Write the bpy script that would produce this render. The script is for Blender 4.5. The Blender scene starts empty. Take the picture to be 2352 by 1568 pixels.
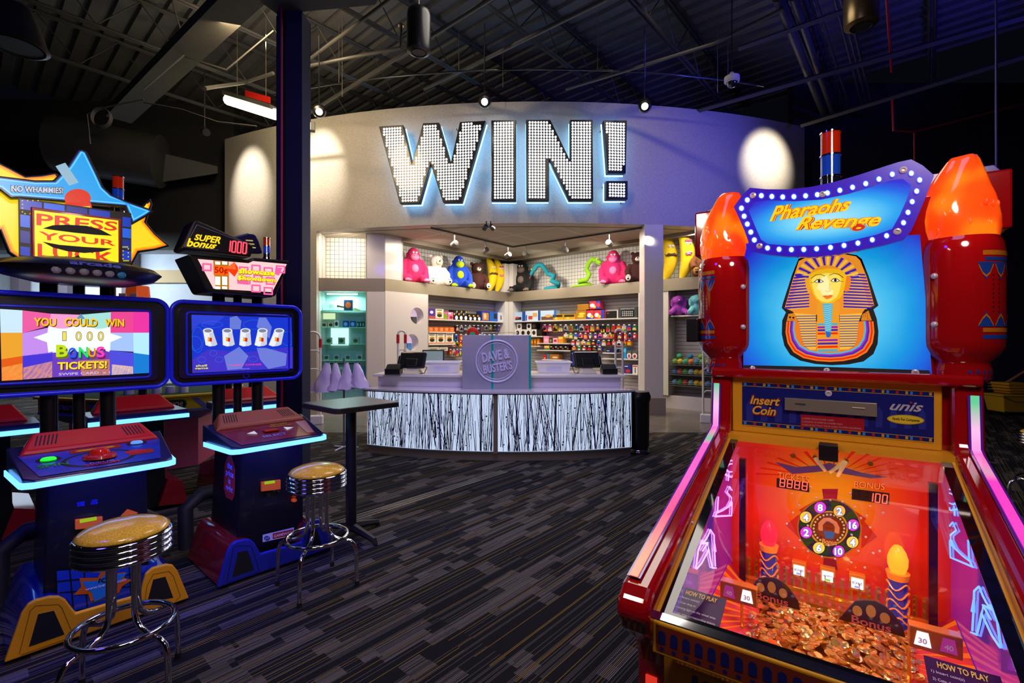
import bpy, bmesh, math, random
from mathutils import Vector, Matrix
random.seed(7)
R = random.Random(11)
C = bpy.context.scene.collection
SC = bpy.context.scene
PI = math.pi
# ---------------------------------------------------------------- camera, world, exposure
F, CX, HY, EYE = 1100.0, 1176.0, 778.0, 1.6      # focal length and horizon of the photograph in its own pixels
cd = bpy.data.cameras.new('camera'); cam = bpy.data.objects.new('camera', cd); C.objects.link(cam)
cam.location = (0, 0, EYE); cam.rotation_euler = (PI/2, 0, 0)
cd.sensor_width = 36; cd.lens = 36*F/2352; cd.shift_y = -6/2352; cd.clip_start = .05; cd.clip_end = 200
SC.camera = cam
SC.view_settings.view_transform = 'Standard'; SC.view_settings.look = 'None'
SC.view_settings.exposure = 0.0; SC.view_settings.gamma = 1; SC.view_settings.use_curve_mapping = False
w = bpy.data.worlds.new('world'); SC.world = w; w.use_nodes = True
w.node_tree.nodes['Background'].inputs[0].default_value = (.25, .3, .6, 1)
w.node_tree.nodes['Background'].inputs[1].default_value = .006

FILL = ('roof_fill', 'counter_fill', 'game_fill', 'deck_glow', 'led_glow', 'torch_lamp', 'flame_bulb_light', 'fluorescent_light')
def lamp(kind, name, loc, col, power, to=None, size=.3, size_y=None, spot=None, blend=.5, shape=None, spread=None):
    d = bpy.data.lights.new(name, kind); d.color = col; d.energy = power
    if kind == 'AREA':
        d.shape = 'RECTANGLE' if size_y else 'DISK'; d.size = size
        if size_y: d.size_y = size_y
        if spread: d.spread = spread
    else: d.shadow_soft_size = size
    if kind == 'SPOT': d.spot_size = spot; d.spot_blend = blend
    o = bpy.data.objects.new(name, d); C.objects.link(o); o.location = loc
    if name in FILL: o.visible_glossy = False; o.visible_camera = False      # unseen lamps, kept out of camera and reflections
    if to is not None:
        o.rotation_euler = (Vector(to) - Vector(loc)).to_track_quat('-Z', 'Y').to_euler()
    return o
WARM = (1, .86, .66); BLUE = (.06, .08, 1)
# the shop's recessed ceiling lights
lamp('AREA', 'shop_downlight', (-1.6, 11.0, 3.93), WARM, 78, (-1.6, 11.0, 0), 1.2)
lamp('AREA', 'shop_downlight', (1.9, 10.8, 3.93), WARM, 78, (1.9, 10.8, 0), 1.2)
lamp('AREA', 'shop_downlight', (0, 12.6, 3.93), WARM, 80, (0, 12.6, 0), 1.0)
lamp('AREA', 'shop_downlight', (3.9, 10.35, 3.93), WARM, 25, (3.9, 10.35, 0), .6)
lamp('AREA', 'shop_downlight', (0, 9.6, 3.93), WARM, 50, (0, 8.9, 0), .9)
# light pools on the curved fascia
for x, y, tz, h_, e in ((-6.2, 11.4, 5.3, 2.1, 1500), (-4.25, 10.68, 5.45, 2.0, 1500), (5.72, 10.72, 5.6, .85, 900)):
    nx_ = (x-.6)/16.6; lamp('SPOT', 'fascia_spot', (x+nx_*1.7, y-1.7, tz+h_), (1, .9, .74), e, (x, y, tz), .04, spot=.56 if x < 0 else .80, blend=.9 if x < 0 else 1)
# spots of the hanging track, throwing the letter shadows
for x, y, e in ((-3.4, 7.3, 120), (-.4, 7.0, 130), (2.5, 7.2, 110)):
    lamp('SPOT', 'track_spot', (x, y, 7.3), (1, .82, .6), e, (x*1.1, 9.8, 4.6), .05, spot=1.5, blend=1)
# coloured wash of the arcade
lamp('SPOT', 'blue_wash', (6.5, 4.6, 5.0), (.10, .10, 1), 1500, (3.6, 10.2, 5.4), .3, spot=.85, blend=1)
lamp('SPOT', 'blue_wash', (8.2, 3.2, 4.0), (.05, .05, 1), 1500, (7.2, 5.0, 8), .6, spot=1.9, blend=1)
lamp('AREA', 'blue_wash', (-3.3, 1.0, 4.6), (.05, .03, 1), 48, (-2.3, 3.2, .6), .9)
lamp('AREA', 'blue_wash', (.4, 1.0, 5.8), (.62, .52, 1), 26, (-.6, 3.0, 0), 2.2)
lamp('AREA', 'fill_light', (.6, 5.6, 6.3), (1, .9, .8), 60, (.4, 6.0, 0), 2.4)  # unseen fill standing in for bounced room light
lamp('AREA', 'fill_light', (-3.6, 7.0, 6.2), (1, .76, .45), 120, (-4.5, 10, 5.2), 1.2)  # added fill, warms the left of the fascia
lamp('AREA', 'roof_fill', (-.5, 5.5, 5.3), (.75, .8, 1), 6.5, (0, 6.0, 8), 4.0)  # unseen fill turned up at the roof deck
lamp('AREA', 'back_hall_light', (-11.0, 11.2, 3.7), (.72, .86, 1), 230, (-11.0, 12.6, 1.2), 3.0, 1.0)
lamp('AREA', 'fill_light', (-.9, .9, 2.9), (1, .82, .62), 20, (-2.0, 2.7, .4), .5)  # added fill, brightens the yellow foot plate and the stools
lamp('AREA', 'fill_light', (.9, .3, 3.0), (1, .8, .7), 24, (1.5, 2.0, 1.4), .6)  # added fill, brightens the front of the pusher game
lamp('AREA', 'counter_fill', (-.2, 4.6, 4.2), (.62, .55, 1), 90, (-.2, 6.8, 1.2), 1.0)  # added fill, brightens the counter tops and logo sign

# ---------------------------------------------------------------- materials
def hx(s):
    s = s.lstrip('#'); v = [int(s[i:i+2], 16)/255 for i in (0, 2, 4)]
    return tuple((c/12.92 if c <= .04045 else ((c+.055)/1.055)**2.4) for c in v)
MATS = {}
def mat(name, col, rough=.5, metal=0, em=0, emc=None, coat=0, bump=0, bscale=60, alpha=1, var=0, vscale=8, spec=None):
    if name in MATS: return MATS[name]
    if isinstance(col, str): col = hx(col)
    if isinstance(emc, str): emc = hx(emc)
    m = bpy.data.materials.new(name); m.use_nodes = True; nt = m.node_tree; b = nt.nodes['Principled BSDF']
    b.inputs['Base Color'].default_value = (*col, 1); b.inputs['Roughness'].default_value = rough
    b.inputs['Metallic'].default_value = metal
    if coat: b.inputs['Coat Weight'].default_value = coat; b.inputs['Coat Roughness'].default_value = .05
    if spec is not None: b.inputs['Specular IOR Level'].default_value = spec
    if em: b.inputs['Emission Color'].default_value = (*(emc or col), 1); b.inputs['Emission Strength'].default_value = em
    if alpha < 1: b.inputs['Alpha'].default_value = alpha
    if bump or var:
        tc = nt.nodes.new('ShaderNodeTexCoord')
    if bump:
        n = nt.nodes.new('ShaderNodeTexNoise'); n.inputs['Scale'].default_value = bscale; n.inputs['Detail'].default_value = 4
        bp = nt.nodes.new('ShaderNodeBump'); bp.inputs['Strength'].default_value = bump; bp.inputs['Distance'].default_value = .01
        nt.links.new(tc.outputs['Object'], n.inputs['Vector']); nt.links.new(n.outputs['Fac'], bp.inputs['Height']); nt.links.new(bp.outputs['Normal'], b.inputs['Normal'])
    if var:
        n = nt.nodes.new('ShaderNodeTexNoise'); n.inputs['Scale'].default_value = vscale; n.inputs['Detail'].default_value = 5
        mx = nt.nodes.new('ShaderNodeMix'); mx.data_type = 'RGBA'
        mx.inputs['A'].default_value = (*[c*(1-var) for c in col], 1); mx.inputs['B'].default_value = (*[min(1, c*(1+var)) for c in col], 1)
        nt.links.new(tc.outputs['Object'], n.inputs['Vector']); nt.links.new(n.outputs['Fac'], mx.inputs['Factor']); nt.links.new(mx.outputs['Result'], b.inputs['Base Color'])
    MATS[name] = m
    return m
def glow(name, col, s=1.0, rough=.25):            # a backlit print, screen or lamp: dark base, emits its colour
    if isinstance(col, str): col = hx(col)
    return mat(name, tuple(c*.25 for c in col), rough, em=s, emc=col, coat=.0)
def glass(name, tint=(1, 1, 1), refl=.12, rough=.02):
    if name in MATS: return MATS[name]
    m = bpy.data.materials.new(name); m.use_nodes = True; nt = m.node_tree; nt.nodes.clear()
    o = nt.nodes.new('ShaderNodeOutputMaterial'); mx = nt.nodes.new('ShaderNodeMixShader')
    t = nt.nodes.new('ShaderNodeBsdfTransparent'); g = nt.nodes.new('ShaderNodeBsdfGlossy'); f = nt.nodes.new('ShaderNodeFresnel')
    t.inputs[0].default_value = (*tint, 1); g.inputs['Roughness'].default_value = rough; f.inputs[0].default_value = 1.45
    mu = nt.nodes.new('ShaderNodeMath'); mu.operation = 'MULTIPLY'; mu.inputs[1].default_value = refl*8
    ge = nt.nodes.new('ShaderNodeNewGeometry'); ff = mth(nt, 'MULTIPLY', f.outputs[0], mth(nt, 'SUBTRACT', 1, ge.outputs['Backfacing']))   # only the outer face mirrors
    nt.links.new(ff, mu.inputs[0]); nt.links.new(mu.outputs[0], mx.inputs[0])
    nt.links.new(t.outputs[0], mx.inputs[1]); nt.links.new(g.outputs[0], mx.inputs[2]); nt.links.new(mx.outputs[0], o.inputs[0])
    MATS[name] = m
    return m
def nodemat(name, rough=.8):
    m = bpy.data.materials.new(name); m.use_nodes = True; nt = m.node_tree
    MATS[name] = m; nt.nodes['Principled BSDF'].inputs['Roughness'].default_value = rough
    return m, nt, nt.nodes['Principled BSDF']
def mth(nt, op, a, b=None):
    n = nt.nodes.new('ShaderNodeMath'); n.operation = op
    for i, v in enumerate((a, b)):
        if v is None: continue
        if isinstance(v, (int, float)): n.inputs[i].default_value = v
        else: nt.links.new(v, n.inputs[i])
    return n.outputs[0]
def ramp(nt, fac, stops, interp='LINEAR'):
    n = nt.nodes.new('ShaderNodeValToRGB'); n.color_ramp.interpolation = interp
    while len(n.color_ramp.elements) < len(stops): n.color_ramp.elements.new(.5)
    for e, (p, c) in zip(n.color_ramp.elements, stops): e.position = p; e.color = (*c, 1)
    nt.links.new(fac, n.inputs[0]); return n.outputs[0]

CH = mat('chrome', (.82, .82, .85), .07, 1)
STEEL = mat('brushed_steel', (.29, .25, .185), .4, .55, bump=.05, bscale=90)
BLK = mat('black_plastic', (.006, .006, .008), .35, coat=.2)
BLKM = mat('black_matte', (.012, .012, .014), .6)
WHT = mat('white_laminate', (.62, .6, .57), .3, coat=.25)
DRK = mat('dark_paint', (.02, .02, .022), .6, var=.4)

# ---------------------------------------------------------------- mesh builder
class MB:
    def __init__(s): s.v = []; s.f = []; s.m = []; s.T = None
    def _a(s, vs, fs, mi=0):
        b = len(s.v)
        if s.T is not None: vs = [s.T @ Vector(v) for v in vs]
        s.v += [tuple(v) for v in vs]; s.f += [tuple(b+i for i in f) for f in fs]; s.m += [mi]*len(fs)
        return s
    def box(s, x0, x1, y0, y1, z0, z1, mi=0):
        return s._a([(x0,y0,z0),(x1,y0,z0),(x1,y1,z0),(x0,y1,z0),(x0,y0,z1),(x1,y0,z1),(x1,y1,z1),(x0,y1,z1)],
            [(0,3,2,1),(4,5,6,7),(0,1,5,4),(1,2,6,5),(2,3,7,6),(3,0,4,7)], mi)
    def cbox(s, c, d, mi=0, rz=0, M=None):
        pts = []
        for z in (-1, 1):
            for x, y in ((-1,-1),(1,-1),(1,1),(-1,1)):
                p = Vector((x*d[0]/2, y*d[1]/2, z*d[2]/2))
                if M is not None: p = M @ p
                elif rz: p.rotate(Matrix.Rotation(rz, 3, 'Z'))
                pts.append(p + Vector(c))
        return s._a(pts, [(0,3,2,1),(4,5,6,7),(0,1,5,4),(1,2,6,5),(2,3,7,6),(3,0,4,7)], mi)
    def hexa(s, bot, top, mi=0):            # any prism-like solid between two loops
        n = len(bot)
        return s._a(list(bot)+list(top), [tuple(range(n-1,-1,-1)), tuple(range(n, 2*n))] + [(i,(i+1)%n,n+(i+1)%n,n+i) for i in range(n)], mi)
    def prism(s, poly, fn, d0, d1, mi=0, cap=True):   # poly of (a,b); fn(a,b,d)->xyz
        return s.hexa([fn(a,b,d0) for a,b in poly], [fn(a,b,d1) for a,b in poly], mi)
    def flat(s, poly, fn, d=0, mi=0):
        return s._a([fn(a,b,d) for a,b in poly], [tuple(range(len(poly)))], mi)
    def ell(s, fn, a, b, ra, rb, d=0, mi=0, n=24, rot=0):
        return s.flat(ellp(a, b, ra, rb, n, rot), fn, d, mi)
    def line(s, pts, fn, wd, d=0, mi=0, closed=False):   # flat stroke
        q = list(pts)
        if closed: q.append(q[0])
        for (a0,b0),(a1,b1) in zip(q[:-1], q[1:]):
            l = math.hypot(a1-a0, b1-b0) or 1e-6; na, nb = -(b1-b0)/l*wd/2, (a1-a0)/l*wd/2; ea, eb = (a1-a0)/l*wd*.3, (b1-b0)/l*wd*.3
            s.flat([(a0+na-ea,b0+nb-eb),(a0-na-ea,b0-nb-eb),(a1-na+ea,b1-nb+eb),(a1+na+ea,b1+nb+eb)], fn, d, mi)
        return s
    def tube(s, pts, r, n=10, mi=0, closed=False, cap=True):
        P = [Vector(p) for p in pts]; k = len(P); rs = r if isinstance(r, (list, tuple)) else [r]*k
        vs = []; up = None
        for i, p in enumerate(P):
            if closed: t = P[(i+1) % k] - P[i-1]
            else: t = P[min(i+1, k-1)] - P[max(i-1, 0)]
            t.normalize()
            if up is None:
                up = Vector((0,0,1)) if abs(t.z) < .9 else Vector((1,0,0))
            a = t.cross(up).normalized(); up = a.cross(t).normalized()
            for j in range(n):
                an = 2*PI*j/n; vs.append(p + (a*math.cos(an) + up*math.sin(an))*rs[i])
        fs = []
        for i in range(k if closed else k-1):
            i2 = (i+1) % k
            for j in range(n): fs.append((i*n+j, i*n+(j+1)%n, i2*n+(j+1)%n, i2*n+j))
        if cap and not closed: fs += [tuple(range(n-1,-1,-1)), tuple((k-1)*n+j for j in range(n))]
        return s._a(vs, fs, mi)
    def lathe(s, prof, n=24, c=(0,0,0), mi=0, ax='z', arc=None):
        vs = []; fs = []; k = len(prof)
        for j in range(n):
            an = 2*PI*j/n
            for r, z in prof:
                x, y = r*math.cos(an), r*math.sin(an)
                p = (x, y, z) if ax == 'z' else ((x, -z, y) if ax == 'y' else (z, x, y))
                vs.append((p[0]+c[0], p[1]+c[1], p[2]+c[2]))
        for j in range(n):
            j2 = (j+1) % n
            for i in range(k-1):
                fs.append((j*k+i, j2*k+i, j2*k+i+1, j*k+i+1))
        return s._a(vs, fs, mi)
    def ball(s, c, r, mi=0, n=12, M=None):
        if isinstance(r, (int, float)): r = (r, r, r)
        vs = []; fs = []; m = n//2+1
        for i in range(m):
            th = PI*i/(m-1)
            for j in range(n):
                ph = 2*PI*j/n; p = Vector((r[0]*math.sin(th)*math.cos(ph), r[1]*math.sin(th)*math.sin(ph), r[2]*math.cos(th)))
                if M is not None: p = M @ p
                vs.append(p + Vector(c))
        for i in range(m-1):
            for j in range(n): fs.append((i*n+j, (i+1)*n+j, (i+1)*n+(j+1)%n, i*n+(j+1)%n))
        return s._a(vs, fs, mi)
    def text(s, body, fn, a0, b0, a1, b1, d=0, mi=0, bold=0, shear=0, th=0, warp=None):
        vs, fs = textmesh(body, bold, shear)
        A = [v[0] for v in vs]; B = [v[1] for v in vs]
        x0, x1, y0, y1 = min(A), max(A), min(B), max(B)
        q = []
        for x, y in vs:
            a = a0+(x-x0)/(x1-x0)*(a1-a0); b = b0+(y-y0)/(y1-y0)*(b1-b0)
            if warp: a, b = warp(a, b)
            q.append((a, b))
        s._a([fn(a, b, d) for a, b in q], fs, mi)
        return s
    def build(s, name, mats, parent=None, smooth=None, bevel=0, seg=2, tag=None, remesh=0, kind=None, label=None):
        me = bpy.data.meshes.new(name); me.from_pydata(s.v, [], s.f); me.validate()
        if not isinstance(mats, (list, tuple)): mats = [mats]
        for m in mats: me.materials.append(m)
        if len(me.polygons) == len(s.m):
            me.polygons.foreach_set('material_index', s.m)
        if smooth is not None:
            me.polygons.foreach_set('use_smooth', [True]*len(me.polygons))
            if smooth < 180: me.set_sharp_from_angle(angle=math.radians(smooth))
        me.update()
        o = bpy.data.objects.new(name, me); C.objects.link(o)
        if parent is not None: o.parent = parent
        if remesh:
            r = o.modifiers.new('remesh', 'REMESH'); r.mode = 'VOXEL'; r.voxel_size = remesh; r.use_smooth_shade = True
        if bevel:
            b = o.modifiers.new('bevel', 'BEVEL'); b.width = bevel; b.segments = seg; b.limit_method = 'ANGLE'; b.angle_limit = .6
        if kind: o['kind'] = kind
        if label: o['label'] = label
        if tag: setp(o, *tag)
        return o
def ellp(a, b, ra, rb, n=24, rot=0, t0=0, t1=2*PI):
    q = []
    for i in range(n):
        t = t0+(t1-t0)*i/(n if abs(t1-t0-2*PI) < 1e-6 else n-1)
        x, y = ra*math.cos(t), rb*math.sin(t)
        q.append((a+x*math.cos(rot)-y*math.sin(rot), b+x*math.sin(rot)+y*math.cos(rot)))
    return q
_TX = {}
def textmesh(body, bold=0, shear=0):
    k = (body, bold, shear)
    if k in _TX: return _TX[k]
    cu = bpy.data.curves.new('t', 'FONT'); cu.body = body; cu.size = 1; cu.shear = shear; cu.offset = bold; cu.resolution_u = 3; cu.align_x = 'CENTER'; cu.space_line = .85
    o = bpy.data.objects.new('t', cu); C.objects.link(o)
    dg = bpy.context.evaluated_depsgraph_get(); me = bpy.data.meshes.new_from_object(o.evaluated_get(dg))
    vs = [(v.co.x, v.co.y) for v in me.vertices]; fs = [tuple(p.vertices) for p in me.polygons]
    bpy.data.objects.remove(o); bpy.data.curves.remove(cu); bpy.data.meshes.remove(me)
    _TX[k] = (vs, fs); return vs, fs
def setp(o, label=None, cat=None, group=None, kind=None):
    if label: o['label'] = label
    if cat: o['category'] = cat
    if group: o['group'] = group
    if kind: o['kind'] = kind
    return o
def thing(name, label, cat, loc=(0,0,0), rz=0, group=None):
    o = bpy.data.objects.new(name, None); C.objects.link(o); o.empty_display_size = .1
    o.location = loc; o.rotation_euler = (0, 0, rz)
    return setp(o, label, cat, group)
KIDS = {}
def dup(root, loc, rz, label, group=None, scale=1):
    r = root.copy(); C.objects.link(r); r.location = loc; r.rotation_euler = (0, 0, rz); r.scale = (scale,)*3
    r['label'] = label
    if group: r['group'] = group
    def rec(src, dst):
        for ch in list(C.objects):
            if ch.parent is src:
                c = ch.copy(); C.objects.link(c); c.parent = dst; rec(ch, c)
    rec(root, r)
    return r
# ---------------------------------------------------------------- from the photograph's rays to places in the room
def at(px, py, Y): return Vector(((px-CX)/F*Y, Y, EYE+(HY-py)/F*Y))
def onfloor(px, py, z=0):
    Y = (EYE-z)*F/(py-HY); return Vector(((px-CX)/F*Y, Y, z))
class Frame:                                     # a machine standing at (x,y), turned so that u runs along its width and v to its back
    def __init__(s, x, y, ang): s.x, s.y = x, y; s.a = ang; s.W = (math.cos(ang), math.sin(ang)); s.D = (-math.sin(ang), math.cos(ang))
    def uz(s, px, py, v=0):
        k = (px-CX)/F; mx = s.x+v*s.D[0]; my = s.y+v*s.D[1]
        u = (k*my-mx)/(s.W[0]-k*s.W[1]); Y = my+u*s.W[1]
        return u, EYE+(HY-py)/F*Y
    def vz(s, px, py, u=0):
        k = (px-CX)/F; mx = s.x+u*s.W[0]; my = s.y+u*s.W[1]
        v = (k*my-mx)/(s.D[0]-k*s.D[1]); Y = my+v*s.D[1]
        return v, EYE+(HY-py)/F*Y
    def uv(s, px, py, z=0):
        p = onfloor(px, py, z); dx, dy = p.x-s.x, p.y-s.y
        return dx*s.W[0]+dy*s.W[1], dx*s.D[0]+dy*s.D[1]
    def w(s, u, v, z=0): return Vector((s.x+u*s.W[0]+v*s.D[0], s.y+u*s.W[1]+v*s.D[1], z))
AXA = math.atan2(.756, .655)                     # the building's main direction
DA = Vector((.655, .756, 0)); DB = Vector((-.756, .655, 0))
def front(v): return lambda a, b, d: (a, v-d, b)   # local plane facing the viewer at depth v; d comes forward
def arcpts(cx, cy, r, a0, a1, n): return [(cx+r*math.cos(a0+(a1-a0)*i/(n-1)), cy+r*math.sin(a0+(a1-a0)*i/(n-1))) for i in range(n)]
def rrect(x0, y0, x1, y1, r, n=5):
    q = []
    for cx, cy, a in ((x1-r, y1-r, 0), (x0+r, y1-r, PI/2), (x0+r, y0+r, PI), (x1-r, y0+r, 3*PI/2)):
        q += arcpts(cx, cy, r, a, a+PI/2, n)
    return q
SEG = {'0': 'abcdef', '1': 'bc', '2': 'abged', '8': 'abcdefg', '-': 'g', '9': 'abcdfg'}
def seg7(mb, fn, s, a0, b0, a1, b1, d, mi, sl=.08, miss=''):
    n = len(s); cw = (a1-a0)/n; h = b1-b0; w_ = cw*.62
    for i, ch in enumerate(s):
        if ch == ' ': continue
        x = a0+i*cw+cw*.15
        L = {'a': ((0,1),(1,1)), 'b': ((1,1),(1,.5)), 'c': ((1,.5),(1,0)), 'd': ((0,0),(1,0)), 'e': ((0,.5),(0,0)), 'f': ((0,1),(0,.5)), 'g': ((0,.5),(1,.5))}
        for g in SEG[ch]:
            (p, q), (r_, t) = L[g]
            e = .07
            pts = [(x+w_*(p+(r_-p)*e)+sl*h*q, b0+h*(q+(t-q)*e)), (x+w_*(r_-(r_-p)*e)+sl*h*t, b0+h*(t-(t-q)*e))]
            mb.line(pts, fn, h*.11, d, mi)
# ================================================================ setting: floor, roof, walls
# carpet: fine threads along the building's main direction with lighter blocks
m, nt, b = nodemat('carpet', .95)
tc = nt.nodes.new('ShaderNodeTexCoord'); mp = nt.nodes.new('ShaderNodeMapping'); mp.inputs['Rotation'].default_value = (0, 0, -AXA)
nt.links.new(tc.outputs['Object'], mp.inputs['Vector']); sx = nt.nodes.new('ShaderNodeSeparateXYZ'); nt.links.new(mp.outputs[0], sx.inputs[0])
A_, B_ = sx.outputs[0], sx.outputs[1]
def wn(*ins):
    c = nt.nodes.new('ShaderNodeCombineXYZ')
    for i, v in enumerate(ins):
        if isinstance(v, (int, float)): c.inputs[i].default_value = v
        else: nt.links.new(v, c.inputs[i])
    n = nt.nodes.new('ShaderNodeTexWhiteNoise'); n.noise_dimensions = '3D'; nt.links.new(c.outputs[0], n.inputs['Vector']); return n.outputs['Value']
row = mth(nt, 'FLOOR', mth(nt, 'DIVIDE', B_, .075)); sh = wn(row, 3.1, 0)
def blocks(L, seed):
    cell = mth(nt, 'FLOOR', mth(nt, 'DIVIDE', mth(nt, 'ADD', A_, mth(nt, 'MULTIPLY', sh, L)), L))
    return wn(row, cell, seed)
blk = mth(nt, 'MAXIMUM', mth(nt, 'GREATER_THAN', blocks(.30, 1.7), .78), mth(nt, 'GREATER_THAN', blocks(.13, 5.2), .93))
thr = mth(nt, 'FLOOR', mth(nt, 'DIVIDE', B_, .0085)); tv = wn(thr, 9.0, mth(nt, 'FLOOR', mth(nt, 'DIVIDE', A_, .9)))
thin = mth(nt, 'GREATER_THAN', mth(nt, 'FRACT', mth(nt, 'DIVIDE', B_, .0085)), .42)
pile = nt.nodes.new('ShaderNodeTexNoise'); pile.inputs['Scale'].default_value = 320; nt.links.new(tc.outputs['Object'], pile.inputs['Vector'])
k = mth(nt, 'MULTIPLY', mth(nt, 'MULTIPLY', thin, mth(nt, 'ADD', mth(nt, 'MULTIPLY', blk, mth(nt, 'ADD', .12, mth(nt, 'MULTIPLY', wn(thr, 4.4, mth(nt, 'FLOOR', mth(nt, 'DIVIDE', A_, .35))), .95))), mth(nt, 'MULTIPLY', mth(nt, 'GREATER_THAN', tv, .70), .38))), mth(nt, 'ADD', pile.outputs['Fac'], .45))
base = ramp(nt, k, [(0, (.009, .009, .012)), (1, (.16, .142, .125))])
och = mth(nt, 'MULTIPLY', mth(nt, 'GREATER_THAN', wn(thr, 2.0, mth(nt, 'FLOOR', mth(nt, 'DIVIDE', A_, 1.7))), .92), thin)
mx = nt.nodes.new('ShaderNodeMix'); mx.data_type = 'RGBA'; mx.inputs['B'].default_value = (.2, .13, .02, 1)
nt.links.new(mth(nt, 'MULTIPLY', och, .75), mx.inputs['Factor']); nt.links.new(base, mx.inputs['A']); nt.links.new(mx.outputs['Result'], b.inputs['Base Color'])
bp = nt.nodes.new('ShaderNodeBump'); bp.inputs['Strength'].default_value = .5; bp.inputs['Distance'].default_value = .003
nt.links.new(pile.outputs['Fac'], bp.inputs['Height']); nt.links.new(bp.outputs[0], b.inputs['Normal']); b.inputs['Specular IOR Level'].default_value = .1
MB().box(-17, 15, -2, 17, -.1, 0).build('floor', m, kind='structure', label='dark striped carpet with taupe blocks and ochre threads')
# tiled shop floor
def tilemat(name, c1, c2, size, rough, gw=.02, bumpy=0):
    m, nt, b = nodemat(name, rough)
    tc = nt.nodes.new('ShaderNodeTexCoord'); mp = nt.nodes.new('ShaderNodeMapping'); mp.inputs['Rotation'].default_value = (0, 0, -AXA)
    nt.links.new(tc.outputs['Object'], mp.inputs[0]); br = nt.nodes.new('ShaderNodeTexBrick'); br.offset = 0
    br.inputs['Color1'].default_value = (*c1, 1); br.inputs['Color2'].default_value = (*[c*.93 for c in c1], 1); br.inputs['Mortar'].default_value = (*c2, 1)
    br.inputs['Scale'].default_value = 1; br.inputs['Brick Width'].default_value = size; br.inputs['Row Height'].default_value = size; br.inputs['Mortar Size'].default_value = gw*size; 
    nt.links.new(mp.outputs[0], br.inputs['Vector']); nt.links.new(br.outputs['Color'], b.inputs['Base Color']); return m
MB().box(-6.9, 6.5, 8.17, 15, .0, .004).build('floor', tilemat('shop_tile', (.14, .12, .10), (.03, .03, .03), .6, .22, .012), kind='structure', label='glossy brown shop floor tiles beyond the carpet')
g = MB()
for k_, ww in ((-.05, .006), (-.015, .004), (.01, .004), (.045, .006)):
    p = onfloor(985, 1136); q0 = p - DA*3.2 + DB*k_; q1 = p + DA*1.16 + DB*k_
    g.hexa([q0-DB*ww, q1-DB*ww, q1+DB*ww, q0+DB*ww], [v+Vector((0,0,.003)) for v in (q0-DB*ww, q1-DB*ww, q1+DB*ww, q0+DB*ww)])
g.build('trim_1', STEEL, kind='structure', label='metal expansion strips across the carpet')

# roof deck: real corrugated sheet, ribs across the joists
deck = MB(); pitch = .32; ZD = 7.75
n = 62
for i in range(n):
    for (o0, z0), (o1, z1) in (((0, 0), (.17, 0)), ((.17, 0), (.2, .07)), ((.2, .07), (.29, .07)), ((.29, .07), (.32, 0))):
        a0 = Vector((0, 4.5, 0)) + DA*(-9.5+i*pitch+o0); a1 = Vector((0, 4.5, 0)) + DA*(-9.5+i*pitch+o1)
        deck._a([a0-DB*14+Vector((0,0,ZD+z0)), a0+DB*14+Vector((0,0,ZD+z0)), a1+DB*14+Vector((0,0,ZD+z1)), a1-DB*14+Vector((0,0,ZD+z1))], [(0, 1, 2, 3)])
deck.build('ceiling', mat('roof_deck', (.085, .085, .09), .55, var=.3, vscale=2), kind='structure', label='dark corrugated metal roof deck')
# open web joists
JM = mat('joist_paint', (.03, .03, .033), .5)
spots_ = [(-8.6, 'far left over the star sign'), (-6.8, 'over the left arcade row'), (-5.0, 'left of the black column'), (-3.2, 'crossing behind the black column'), (-1.4, 'over the cylinder speaker'), (.4, 'over the middle of the carpet'), (2.2, 'left of the security camera'), (4.0, 'over the security camera'), (5.8, 'beside the grey conduit run'), (7.6, 'farthest right, in the blue light')]
for i, (off, where) in enumerate(spots_):
    t = thing('roof_joist', 'dark open web steel roof joist ' + where, 'joist', (0, 6, 0), 0, 'open web roof joists')
    o = Vector((0, 0, 0)) - DB*off
    for nm, z in (('top_chord', 7.69), ('bottom_chord', 6.95)):
        g = MB()
        for s_ in (-.035, .035):
            g.tube([o - DA*9 + DB*s_ + Vector((0,0,z)), o + DA*9 + DB*s_ + Vector((0,0,z))], .026, 4)
        g.build(nm, JM, t)
    g = MB(); z = []
    for k in range(31):
        z.append(o + DA*(-9+k*.6) + Vector((0, 0, 7.67 if k % 2 else 6.97)))
    for a, b_ in zip(z[:-1], z[1:]): g.tube([a, b_], .011, 5)
    g.build('web', JM, t)

def pipe(name, pts, r, m_, label, cat='pipe', group=None, n=8):
    return MB().tube(pts, r, n).build(name, m_, smooth=60, tag=(label, cat, group))
GP = mat('grey_pipe', (.07, .067, .062), .5, .3)
def P3(px, py, z):
    Y = (z-EYE)*F/(HY-py); return Vector(((px-CX)/F*Y, Y, z))
pipe('sprinkler_pipe', [P3(706, 262, 6.55), P3(1136, -8, 6.55)], .035, GP, 'long grey sprinkler pipe running up behind the cylinder speaker')
pipe('sprinkler_pipe', [P3(975, 205, 6.75), P3(1470, -40, 6.75)], .035, GP, 'grey sprinkler pipe right of the cylinder speaker')
pipe('sprinkler_pipe', [P3(1300, 205, 6.6), P3(1640, 100, 6.6), P3(1800, 20, 6.6)], .03, GP, 'thin grey pipe left of the security camera')
pipe('sprinkler_pipe', [P3(706, 152, 6.5), P3(920, 110, 6.5), at(921, 58, 8.3)], .03, GP, 'grey pipe with an upright copper sprinkler head')
MB().lathe([(.0,0),(.05,.0),(.05,.02),(.02,.05),(0,.05)], 10, tuple(at(921, 60, 8.3))).build('fire_sprinkler', mat('copper', (.7,.32,.15), .3, 1), tag=('copper sprinkler head on an upright pipe left of the cylinder speaker', 'sprinkler'))
pipe('sprinkler_pipe', [P3(706, 140, 6.6), P3(900, -5, 6.6)], .028, GP, 'thin grey pipe right of the black column top')
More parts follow.
